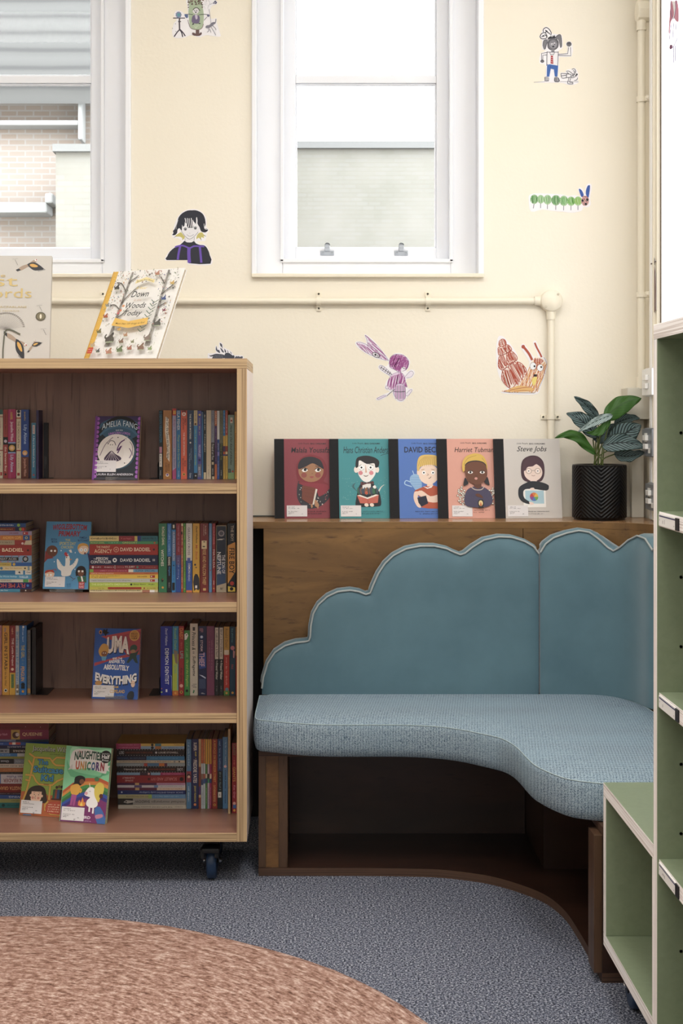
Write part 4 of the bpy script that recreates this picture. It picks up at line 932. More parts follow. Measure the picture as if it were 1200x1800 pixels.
row([(278.7, 293.2, 920, 'thick emerald', 'emerald', '#2C7A52', [t_('ROALD DAHL',0.05,0.32,'#EDE3C8',0.4,0.7), t_('WITCHES',0.38,0.62,'#F2ECE0',0.28,0.62), ('p', [(0.79,0.45),(0.83,0.62),(0.86,0.42),(0.83,0.3)], '#1E2A22'), o_(0.81,0.5,0.07,'#C05A3A'), o_(0.93,0.5,0.14,'#E0A030')]),
 (293.6, 301.3, 920, 'sky-topped black', 'sky', '#12161E', [b_(0,0.48,'#2F78C0'), s_(0.03,0.45,'#8FC0E8',0.3,0.7), t_('RUNNING',0.49,0.61,W_,0.2,0.75), t_('Kingdom',0.63,0.76,'#4A9AD8',0.25,0.75), s_(0.86,0.94,'#9A9A9A')]),
 (301.6, 308.7, 920, 'azure black-capped', 'azure', '#2C84C4', [b_(0,0.09,K_), b_(0.02,0.07,'#E8E0D0',0.3,0.7), b_(0.12,0.55,'#5A7CA8'), t_('HUMAN RESOURCES',0.12,0.54,'#E0E8F0',0.3,0.72), o_(0.61,0.5,0.2,'#123A5A'), s_(0.68,0.82,'#123A5A'), b_(0.86,0.97,K_,0.1,0.8)]),
 (309, 318, 920, 'maroon over blue', 'maroon', '#8A2638', [b_(0.46,0.6,'#5E5080'), b_(0.6,1,'#274E9A'), s_(0.03,0.42,'#B8788A',0.35,0.68), s_(0.5,0.83,'#A8B8E0',0.4,0.62), o_(0.8,0.3,0.1,'#DDE6F4')]),
 (318.3, 321.7, 920, 'red and cream patterned', 'red-cream', '#B23A2C', [b_(0.0,0.04,'#E8D8A8'), s_(0.05,0.95,'#E8D8A8',0.2,0.8), b_(0.12,0.16,K_,0,0.6)]),
 (322, 326.4, 920, 'grass green', 'grass green', '#4F8F34', [t_('ROALD DAHL',0.05,0.24,'#B9C84A',0.25,0.78), s_(0.28,0.85,'#9CC04A',0.3,0.7), o_(0.95,0.5,0.25,'#E0A030')]),
 (326.8, 337.6, 920, 'white over cobalt', 'white-cobalt', '#DEDAD2', [b_(0.54,1,'#2E56A8'), b_(0.5,0.56,'#4A5CA8',0.2,0.7), t_('GILLIAN CROSS',0.06,0.46,'#7A6478',0.28,0.66), t_('DEMON',0.58,0.72,'#E8ECF4',0.35,0.72), t_('HEAD',0.73,0.84,'#C8D4F0',0.35,0.66), b_(0.97,1,'#D8783A')]),
 (338.6, 350.7, 920, 'bright yellow', 'yellow', '#E0AA22', [t_('David Walliams',0.04,0.29,'#3A2A14',0.45,0.72,0.3), t_('Mr Stink',0.31,0.53,'#C0502A',0.4,0.72,0.2), o_(0.6,0.35,0.15,'#3A3A48'), o_(0.64,0.5,0.1,'#3A3A48'), ('p', [(0.73,0.4),(0.74,0.7),(0.8,0.95),(0.95,1.0),(0.97,0.8),(0.95,0.5),(0.98,0.2),(0.85,0.05),(0.77,0.2)], '#2C2E3A'), b_(0.9,0.94,'#E8E0D8',0.35,0.65)]),
 (351.5, 366.2, 920, 'wide oxblood', 'oxblood', '#7C2220', [s_(0.02,0.18,'#D8B8A0',0.6,0.75), s_(0.02,0.18,'#D8B8A0',0.4,0.52), b_(0.25,0.37,'#E4D0A0',0.18,0.8), s_(0.26,0.36,'#6A5A3A',0.3,0.7), t_('RISE AND FALCON THIEF',0.38,0.89,'#D8B06A',0.3,0.72), b_(0.94,0.975,'#D8B06A',0.35,0.7)]),
 (367, 372.3, 920, 'pale blue', 'pale blue', '#5C8CB8', [s_(0.05,0.9,'#BCD4E8',0.4,0.6), o_(0.68,0.5,0.2,'#C04A4A')]),
 (372.9, 378.4, 920, 'crimson', 'crimson', '#9A2A2E', [t_('ROALD DAHL',0.05,0.31,'#E88A90',0.25,0.75), t_('MATILDA',0.38,0.65,'#F2E6DC',0.2,0.8), s_(0.83,0.9,W_), o_(0.945,0.5,0.25,'#E0A030')]),
 (379.6, 398.1, 923.5, 'widest midnight blue', 'midnight', '#1A2438', [('p', [(0.5,0.1),(0.62,0.9),(0.98,0.85),(0.98,0.06),(0.7,0.05)], '#2E4A70'), ('p', [(0.9,0.05),(0.86,0.95),(1,0.95),(1,0.05)], '#B8A88C'), b_(0,0.012,'#A89878'), b_(0,1,'#A89878',0,0.05), b_(0,1,'#A89878',0.95,1), o_(0.12,0.5,0.3,'#A8A0A4'), o_(0.12,0.5,0.2,'#5A5A68'), s_(0.2,0.22,W_,0.1,0.8), t_('THE SON OF',0.44,0.72,'#E8E8EC',0.55,0.86), t_('NEPTUNE',0.4,0.73,'#F2F2F4',0.1,0.46), t_('Disney',0.93,0.96,'#2A2A30',0.3,0.7)]),
 (399.6, 414.2, 920, 'orange and black', 'orange-black', '#12141C', [('p', [(0.32,0.02),(0.27,0.95),(0.7,0.98),(0.88,0.02)], '#DE9A3A'), t_('THE BOY',0.03,0.26,'#C8BCA8',0.4,0.75), t_('FIRE BOY',0.36,0.73,'#141414',0.2,0.85), o_(0.87,0.55,0.25,'#B8342A'), ('p', [(0.91,0.05),(0.93,0.95),(0.99,0.95),(0.99,0.05)], '#DDC02C'), o_(0.95,0.5,0.22,'#1A1A1A')])],
 1041.4, Z2, 'second shelf right', 'upright paperbacks on the second shelf, right')
stack([(942, 950.6, 'cream, crimson and teal', 'cream', '#1F6A74', [b_(0,0.43,'#D8C078'), b_(0.43,0.66,'#8E2430'), b_(0.66,0.7,'#CDB85A'), b_(0.7,0.75,'#26307C'), s_(0.02,0.4,'#5A4A2A',0.35,0.7), s_(0.45,0.62,'#C86A6A'), s_(0.78,0.97,'#123A48',0.4,0.7)]),
 (951.5, 955.6, 'slim green', 'green', '#3F8F5A', [t_('ROALD DAHL',0.02,0.22,'#D8D06A'), s_(0.28,0.42,'#8FD0A0'), t_('GREGORY',0.48,0.7,'#D8D06A',0.2,0.8), o_(0.95,0.5,0.35,'#C0502A')]),
 (956.6, 974.6, 'thick red', 'thick red', '#A82A22', [t_('THE PARENT',0.1,0.3,'#E8C8A0',0.62,0.84), t_('AGENCY',0.07,0.33,'#EBCFA8',0.18,0.54), o_(0.39,0.5,0.26,'#D89A80'), o_(0.39,0.5,0.18,'#A82A22'), o_(0.39,0.5,0.09,'#D89A80'), t_('DAVID BADDIEL',0.45,0.89,'#F0DCC0',0.34,0.68), o_(0.94,0.5,0.09,'#2A1A1A')]),
 (975.8, 992.8, 'thick navy', 'navy', '#151C46', [t_('PERSON',0.1,0.27,'#F4F4F4',0.5,0.8), t_('THE',0.06,0.1,'#F4F4F4',0.56,0.66), t_('CONTROLLER',0.02,0.32,'#F4F4F4',0.18,0.46), o_(0.37,0.5,0.22,'#F4F4F4'), o_(0.37,0.5,0.09,'#151C46'), t_('DAVID BADDIEL',0.45,0.89,'#F4F4F4',0.34,0.66), b_(0.925,0.935,'#E0E0E0',0.4,0.62), b_(0.945,0.955,'#E0E0E0',0.4,0.62)]),
 (993.6, 1000, 'dark red', 'dark red', '#8A2430', [o_(0.05,0.5,0.3,'#E0C8C8'), s_(0.08,0.17,'#E0C8C8'), s_(0.22,0.36,'#E0C8C8'), b_(0.37,0.375,W_), s_(0.38,0.51,'#C88A8A'), t_('V.I. JURY',0.52,0.66,W_,0.2,0.8), o_(0.7,0.5,0.3,'#5A8A7A'), s_(0.77,0.97,'#B87A5A')]),
 (1000.6, 1005.9, 'pink and blue', 'pink', '#AE3A50', [b_(0,0.06,'#7FB040'), s_(0.15,0.55,'#E8A8B0'), b_(0.57,0.64,'#EDE6DA'), b_(0.64,1,'#6FA6C8'), t_('SUPER SPECIAL',0.67,0.96,'#1E3A6A',0.2,0.8)]),
 (1006, 1009.8, 'slim orange', 'orange', '#D8783E', [t_('DICK KING-SMITH',0.03,0.35,'#F6DCC0'), s_(0.46,0.66,'#8A4A24'), s_(0.8,0.95,'#6A3418')]),
 (1010, 1016.9, 'bright yellow', 'yellow', '#F0C83C', [s_(0.03,0.45,'#7A6420',0.55,0.75), s_(0.03,0.28,'#7A6420',0.2,0.4), t_('DAN HARPER',0.7,0.84,'#8A2A1A',0.3,0.65), b_(0.885,0.955,'#B8382A',0.2,0.8), o_(0.905,0.5,0.16,W_)]),
 (1017.2, 1023.4, 'pale grey', 'grey', '#C8CCC4', [t_('Captain Underpants and the attack of the talking toilets',0.03,0.61,'#1E1E1E',0.3,0.68), s_(0.7,0.84,'#B8BC7A'), b_(0.885,0.955,'#B8382A',0.2,0.8), o_(0.905,0.5,0.16,W_)]),
 (1023.8, 1031, 'lime green', 'lime', '#B4CC3C', [t_('THE EIGHTEENTH EMERGENCY',0.03,0.59,'#E4EE9A',0.3,0.75), o_(0.61,0.5,0.25,'#1E2A14'), t_('Betsy Byars',0.64,0.82,'#5A6A1E',0.3,0.7,0.3), s_(0.85,0.95,'#2A3414')]),
 (1031.3, 1036.5, 'yellow and red', 'yellow-red', '#C8C048', [b_(0.27,0.76,'#B03A22',0.15,0.85), s_(0.29,0.74,'#6A1E14'), s_(0.13,0.22,'#4A5A1E'), o_(0.8,0.5,0.25,'#A02A2A'), s_(0.84,0.97,'#6A6A20')]),
 (1036.8, 1041.2, 'cream speckled', 'speckled', '#E0CFA4', [s_(0.02,0.75,'#4A3A24',0.55,0.95), b_(0.77,0.88,'#B87A60'), b_(0.88,0.95,'#F4F2EE')])],
 157, 277.5, 1041.3, Z2, 'middle stack, second shelf', 'paperbacks stacked in the middle of the second shelf')
stack([(919.6, 926, 'dark blue', 'dark blue', '#1E4A86', [s_(0.2,0.8,'#D8E4F0'), o_(0.88,0.5,0.4,'#8CB83A')], {'x': (-60, 45.3)}),
 (926.8, 933.4, 'maroon', 'maroon', '#6E1C20', [s_(0.5,0.78,'#D8A048'), b_(0.82,0.9,'#1A1A4A'), o_(0.91,0.5,0.4,'#7CA83A'), o_(0.95,0.5,0.4,'#C8342A')], {'x': (-60, 45.3)}),
 (933.8, 940.8, 'lilac', 'lilac', '#9C8CAC', [t_('DAN HARPER',0.66,0.8,'#8A1E3A',0.35,0.7), b_(0.865,0.945,'#B02A32',0.15,0.85), o_(0.89,0.5,0.16,W_)]),
 (941.2, 948.8, 'orange and blue', 'orange', '#C8762A', [b_(0.4,0.52,'#2A5CB0'), t_('ANDREW COPE',0.56,0.84,'#F0B85A',0.2,0.82), b_(0.87,0.97,'#2A5CA0'), o_(0.92,0.5,0.3,'#C8C060'), o_(0.92,0.5,0.16,'#2A5CA0')]),
 (949.5, 957.6, 'tan and red', 'tan', '#9A2E2A', [b_(0,0.74,'#A8977A'), s_(0.3,0.7,'#6A5A44'), ('p', [(0.88,0.0),(0.91,0.9),(1,1),(1,0)], '#CDBD9A'), o_(0.86,0.3,0.25,'#E0C8C0')]),
 (958, 975.6, 'thick red', 'thick red', '#9C2A22', [t_('DAVID BADDIEL',0.28,0.875,'#F4E4C0',0.36,0.7), o_(0.945,0.5,0.1,'#3A1414')]),
 (976.6, 988.4, 'pale blue starred', 'pale blue', '#7FA0C0', [b_(0.44,0.8,'#16181E',0.28,0.76), t_('GREAT ACES',0.47,0.77,'#C8C8CC',0.38,0.66), o_(0.905,0.5,0.44,'#16181E'), o_(0.905,0.5,0.26,'#A8A8AC')]+[o_(0.42+k*0.055, 0.88 if k % 2 else 0.12, 0.08, '#C04A5A') for k in range(10)]),
 (989, 994.8, 'yellow and blue', 'yellow-blue', '#2A60A8', [b_(0,0.69,'#C8AE4A'), s_(0.5,0.66,'#6A5A1E'), o_(0.73,0.5,0.4,'#D8B43A')]),
 (995.4, 1002, 'cream', 'cream', '#E0D0A0', [t_('Meet Tin\'s Apartment',0.6,0.85,'#B8843A',0.3,0.7), o_(0.54,0.5,0.35,'#4A7AA0'), o_(0.9,0.5,0.2,'#3A2A1A'), b_(0.94,0.97,'#8A9AA0')]),
 (1002.8, 1009.6, 'blue white-boxed', 'blue', '#2F7AAE', [b_(0.75,0.87,'#DEDCD4'), ('p', [(0.79,0.55),(0.82,0.8),(0.83,0.2)], K_), b_(0.9,0.995,'#DEDCD4'), t_('Owl',0.92,0.98,'#1A1A1A',0.35,0.75)]),
 (1010.2, 1017.6, 'light blue', 'light blue', '#4A9AC4', [t_('The Worst Holiday',0.5,0.78,'#BCE0F0',0.3,0.8,0.2), t_('THRILLER',0.81,0.95,'#D8ECF4',0.25,0.75)]),
 (1018.2, 1023.4, 'white', 'white', '#D0C8B4', [t_('MICHAEL MORPURGO',0.4,0.69,'#2A2A2A',0.3,0.75), b_(0.87,0.95,'#4A9A4A'), b_(0.96,1,'#C86A5A')]),
 (1023.8, 1035, 'thick indigo', 'indigo', '#1E1A5C', [x_('FLY ME HOME',0.38,0.9,'#C85A4A',0.18,0.85), o_(0.94,0.5,0.2,'#3A7AC0')]),
 (1035.3, 1040.8, 'teal and brown', 'teal', '#3A86A4', [b_(0.825,1,'#3A1A18'), t_('Frilly the Two',0.46,0.64,'#D8ECF0',0.25,0.75), o_(0.91,0.5,0.2,W_)])],
 -60, 55.5, 1041.0, Z2, 'left stack, second shelf', 'paperbacks stacked at the left of the second shelf')
row([(-10, 3, 1099, 'dusty pink', 'pink', '#B87A80', [s_(0.2,0.8,'#E8C8C8')]),
 (3.8, 16.4, 1099.6, 'golden yellow', 'golden', '#D89C2C', [t_('the',0.03,0.09,'#5A7AA8',0.3,0.6), t_('GIRL IN STARS',0.1,0.63,'#3A2A24',0.3,0.75), t_('and the Sea Wind',0.6,0.87,'#7A5A24',0.35,0.65,0.3), o_(0.935,0.5,0.25,'#E8E4DC'), o_(0.935,0.5,0.15,K_)]),
 (16.8, 26.9, 1099.6, 'dark red yellow-footed', 'dark red', '#8E2226', [b_(0.68,1,'#D8A42C'), s_(0.03,0.13,'#D8A078'), t_('THE Lottie Project',0.18,0.58,'#F0DCD0',0.25,0.75), o_(0.63,0.5,0.26,'#E8C8B0'), b_(0.7,0.9,'#6A8A3A',0.25,0.8), t_('Jacqueline Wilson',0.71,0.9,'#1E2A5A',0.3,0.72)]),
 (27.3, 33.5, 1099.6, 'pale patterned', 'pale', '#A8B4C0', [b_(0,0.08,'#C8C0B8'), s_(0.1,0.84,'#4A7AB0',0.2,0.8), b_(0.85,0.97,'#7A6A5A',0.2,0.9), o_(0.92,0.5,0.3,W_)]),
 (33.9, 46.8, 1099.6, 'bright blue', 'bright blue', '#2470B4', [o_(0.02,0.55,0.15,W_), s_(0.04,0.24,'#BCD8F0',0.4,0.6), t_('THE GIRL',0.28,0.47,'#C8B44A',0.25,0.72), s_(0.48,0.58,'#5A86A8'), t_('PENGUIN',0.59,0.8,'#E0A848',0.2,0.7), o_(0.85,0.5,0.28,'#141820'), b_(0.87,0.91,'#141820',0.25,0.75), o_(0.95,0.5,0.18,'#E0A030')]),
 (48, 53.5, 1107.7, 'slim grey', 'grey', '#6A6A6C', [s_(0.05,0.85,'#3A3A3C',0.2,0.8), b_(0.9,0.97,'#B8843A')])],
 1221.8, Z3, 'third shelf left', 'upright paperbacks on the third shelf, left')
row([(281.9, 302.2, 1100.7, 'thick royal blue', 'royal blue', '#15289C', [t_('David Walliams',0.03,0.28,'#C8D0F0',0.42,0.62,0.3), t_('DEMON DENTIST',0.32,0.84,'#E8ECF6',0.4,0.72), b_(0.91,0.95,'#E8ECF6',0.45,0.6), o_(0.95,0.1,0.08,'#A8C06A'), o_(0.9,0.1,0.06,'#C06A5A'), ('p', [(0.7,0.85),(0.74,0.95),(0.9,0.95),(0.95,1),(0.72,1)], '#8AA0D8')]),
 (302.8, 313.6, 1100.7, 'blue over lime', 'blue-lime', '#2C86B4', [t_('Roald Dahl',0.03,0.33,'#8CC46A',0.3,0.7), b_(0.4,0.93,'#B4C42E'), ('p', [(0.34,0.2),(0.36,0.85),(0.55,0.9),(0.53,0.5),(0.42,0.3)], '#8A7A6A'), t_('THE TWITS',0.55,0.68,'#5AA0A0',0.3,0.65), ('p', [(0.56,0.8),(0.5,1),(0.92,1),(0.92,0.75)], '#7FB4A8'), b_(0.93,1,'#D8742A'), o_(0.965,0.5,0.2,'#E8A83A')]),
 (314, 323.2, 1100.7, 'scarlet', 'scarlet', '#A4242A', [t_('DAISY',0.03,0.19,'#E89A3A',0.15,0.85), s_(0.22,0.33,'#D86A5A'), t_('LIFE',0.36,0.47,'#8FB8B0',0.3,0.85), t_('Kes Gray',0.6,0.81,'#3A1418',0.2,0.75,0.3), o_(0.86,0.5,0.34,'#E8B0A0'), o_(0.95,0.5,0.3,'#E0A030'), o_(0.95,0.5,0.15,K_)]),
 (323.8, 333.4, 1108, 'shorter bright green', 'bright green', '#3A8E3E', [('p', [(0.06,0.0),(0.04,0.5),(0.08,0.75),(0.14,0.4),(0.15,0.05)], '#E8E8E0'), o_(0.07,0.4,0.12,K_), s_(0.18,0.42,'#8CC46A'), t_('Oz and the Kingdom',0.45,0.86,'#B4D44A',0.25,0.75,0.2), b_(0.91,0.945,K_,0.25,0.7)]),
 (333.8, 347.5, 1096, 'taller cream', 'cream', '#D0C6B4', [b_(0.05,0.1,'#4A443E',0.35,0.65), t_('Princess &',0.12,0.37,'#1A1A1C',0.25,0.72,0.2), s_(0.39,0.43,'#6A6A6A'), t_('Suffragette',0.45,0.73,'#1A1A1C',0.25,0.72,0.2), s_(0.82,0.86,'#6A6A6A',0.2,0.85), s_(0.86,0.9,'#6A6A6A',0.2,0.85), ('p', [(0.92,0.45),(0.93,0.62),(0.97,0.5),(0.965,0.35)], '#2A7A4A')]),
 (348.4, 362.9, 1100.7, 'starry navy', 'starry navy', '#16204E', [('p', [(0.4,0.05),(0.38,0.9),(0.6,0.95),(0.62,0.1)], '#2A4A98'), b_(0.0,1,'#6A5A5A',0.0,0.03), s_(0.03,0.06,'#B87A8A',0.15,0.75), s_(0.06,0.09,'#B87A8A',0.15,0.75), o_(0.155,0.4,0.2,'#8CA8E0'), o_(0.155,0.4,0.12,'#E8F0FA'), t_('STORM',0.2,0.36,'#E0C8D0',0.25,0.55), t_('THIEF',0.38,0.58,'#E0B8C4',0.1,0.75), ('p', [(0.7,0.1),(0.73,0.5),(0.76,0.9),(0.74,0.92),(0.71,0.5)], '#C8D0E8'), b_(0.76,0.9,'#3A4A70',0.1,0.9), s_(0.96,0.98,'#C8C8D0',0.2,0.8)]),
 (363.2, 376.8, 1100.7, 'plum', 'plum', '#7C3A5C', [s_(0.2,0.65,'#A86A88',0.6,0.75), s_(0.22,0.55,'#A86A88',0.28,0.42)]+[o_(0.05+0.9*((k*37) % 41)/41, 0.1+0.8*((k*23) % 17)/17, 0.02, '#9A5A78') for k in range(40)]),
 (377.2, 384.5, 1102, 'cream over black', 'cream-black', '#121216', [b_(0.01,0.47,'#D2C8B8',0.08,0.92), s_(0.04,0.44,'#6A6058',0.3,0.75), t_('My',0.49,0.52,W_,0.3,0.7), t_('Friend Walter',0.53,0.77,W_,0.25,0.78), s_(0.86,0.94,'#8A8A8A')]),
 (384.9, 392.5, 1102, 'matching cream over black', 'second cream-black', '#121216', [b_(0.01,0.47,'#D2C8B8',0.08,0.92), s_(0.04,0.44,'#6A6058',0.3,0.75), t_('My',0.49,0.52,W_,0.3,0.7), t_('Friend Walter',0.53,0.77,W_,0.25,0.78), s_(0.86,0.94,'#8A8A8A')]),
 (393, 403.2, 1101.5, 'mustard over red', 'mustard', '#CC9A30', [b_(0.4,1,'#B83228'), t_('Roald Dahl',0.03,0.3,'#8A6A2A',0.25,0.7), b_(0.34,0.41,'#E8D8C0',0.1,0.9), s_(0.45,0.85,'#E0A090',0.35,0.62), o_(0.91,0.55,0.3,'#5A8AA0'), b_(0.93,1,'#4A8A3A'), o_(0.965,0.5,0.2,'#E0A030')]),
 (403.7, 413.5, 1101.5, 'dark teal', 'teal', '#143F56', [s_(0.03,0.25,'#4A9AA8',0.3,0.6), o_(0.31,0.5,0.4,'#C87A84'), ('p', [(0.34,0.6),(0.36,0.95),(0.46,0.8),(0.45,0.6)], '#C8949A'), t_('PAX',0.55,0.62,'#A84A4A',0.25,0.65), o_(0.96,0.5,0.22,'#E0A030'), b_(0.9,1,K_,0,0.08)]),
 (413.9, 415.9, 1102, 'narrow amber', 'amber', '#C88A24', [b_(0.42,1,'#A8342A')])],
 1222.8, Z3, 'third shelf right', 'upright paperbacks on the third shelf, right')
row([(327.2, 336.2, 1299.5, 'light blue portrait', 'light blue', '#4A7EA8', [s_(0.05,0.42,'#A8C8DC',0.3,0.65), b_(0.46,0.62,'#8A3A4A'), o_(0.53,0.5,0.4,'#1E1A1E'), o_(0.54,0.5,0.28,'#E0B8A0'), s_(0.68,0.9,'#BCD4E0'), b_(0,1,'#A89878',0,0.05)]),
 (336.7, 348.6, 1299, 'navy yellow-lettered', 'navy', '#14265C', [t_('SUPER',0.05,0.17,W_,0.3,0.75), t_('FREDDIE YATES',0.3,0.63,W_,0.25,0.78), s_(0.18,0.29,'#D8C84A',0.5,0.75), t_('JENNY PEARSON',0.67,0.9,'#D8C84A',0.3,0.65), o_(0.94,0.5,0.2,'#E08A4A')]),
 (349, 353.1, 1299, 'cream and rust', 'cream', '#C8A878', [b_(0.4,0.68,'#7A3A2A'), b_(0.68,0.8,'#4A2A6A'), b_(0.84,1,'#8A3A2A'), s_(0.05,0.36,'#7A5A3A')]),
 (353.3, 357.1, 1299, 'orange-topped white', 'orange-white', '#B8C4CC', [b_(0,0.35,'#B85424'), s_(0.05,0.3,'#E0A078'), b_(0.5,0.58,'#8A6A5A'), b_(0.58,0.66,'#1E3A6C'), s_(0.7,0.95,'#4A5A6A')]),
 (357.3, 360.7, 1299, 'amber-topped white', 'amber-white', '#C0CCD4', [b_(0,0.35,'#C4702A'), s_(0.05,0.3,'#E8B888'), b_(0.5,0.57,'#A8523A'), b_(0.57,0.64,'#28508C'), s_(0.7,0.95,'#4A5A6A')]),
 (360.9, 364.3, 1299, 'yellow-topped green', 'yellow-green', '#3E7A3E', [b_(0,0.36,'#D0A02C'), b_(0.5,0.56,'#C8B8A0'), b_(0.57,0.63,'#1E3A6C'), s_(0.7,0.95,'#B8D4A8')]),
 (364.5, 368, 1299, 'yellow-topped pink', 'yellow-pink', '#B8A0B4', [b_(0,0.36,'#CC9828'), b_(0.5,0.57,'#3A2A2A'), b_(0.57,0.63,'#2A8A6A'), s_(0.7,0.95,'#6A4A6A')]),
 (368.2, 371.8, 1299, 'yellow-topped magenta', 'yellow-magenta', '#9A2456', [b_(0,0.36,'#C8902A'), b_(0.5,0.57,'#D8B8A0'), b_(0.57,0.63,'#1E3A6C'), s_(0.7,0.95,'#E0A8C0')]),
 (372.4, 381.9, 1299, 'brick red gold-lettered', 'brick red', '#983224', [t_('A MIRACLE ON EBENEZER STREET',0.02,0.62,'#E0A848',0.3,0.7), t_('CATHERINE DOYLE',0.66,0.9,'#E0B060',0.3,0.66), o_(0.945,0.5,0.24,'#E0A030'), o_(0.945,0.5,0.12,K_)]),
 (382.3, 390.6, 1299, 'steel blue', 'steel blue', '#1E4276', [s_(0.03,0.44,'#7FA0C8',0.3,0.65), b_(0.46,1,'#16242C'), s_(0.48,0.74,'#7A9A9A',0.3,0.72), b_(0.76,0.84,'#E0DCD4',0.1,0.8), t_('W',0.78,0.82,'#1A1A1A',0.3,0.6)]),
 (391.2, 400.3, 1295.5, 'powder blue', 'powder blue', '#4E82B0', [s_(0.04,0.4,'#A8C4DC',0.45,0.7), o_(0.41,0.5,0.28,'#E8C0C4'), t_('Cookie Jones',0.46,0.72,'#16243C',0.3,0.7,0.3), t_('FOREVER',0.76,0.93,'#1E3A6A',0.35,0.65)]),
 (400.7, 404.8, 1281.4, 'tall thin cream', 'thin cream', '#C4A878', [s_(0.08,0.7,'#8A6A3A',0.35,0.65)], {'yb': 1430.6}),
 (407.5, 415.8, 1306, 'ruby', 'ruby', '#9A2030', [t_('DAISY',0.02,0.18,'#6A7A5A',0.2,0.8), s_(0.2,0.32,'#E06A5A'), t_('GIANTS',0.34,0.55,'#D8A048',0.2,0.75), t_('Kes Gray',0.6,0.79,'#E88AA0',0.2,0.75,0.2), o_(0.86,0.5,0.34,'#E8B0A0'), b_(0.88,0.93,'#3A6AB0',0.2,0.9), o_(0.96,0.5,0.28,'#E0A030')], {'yb': 1429.6})],
 1421.8, Z4, 'lowest shelf right', 'upright paperbacks on the lowest shelf, right')
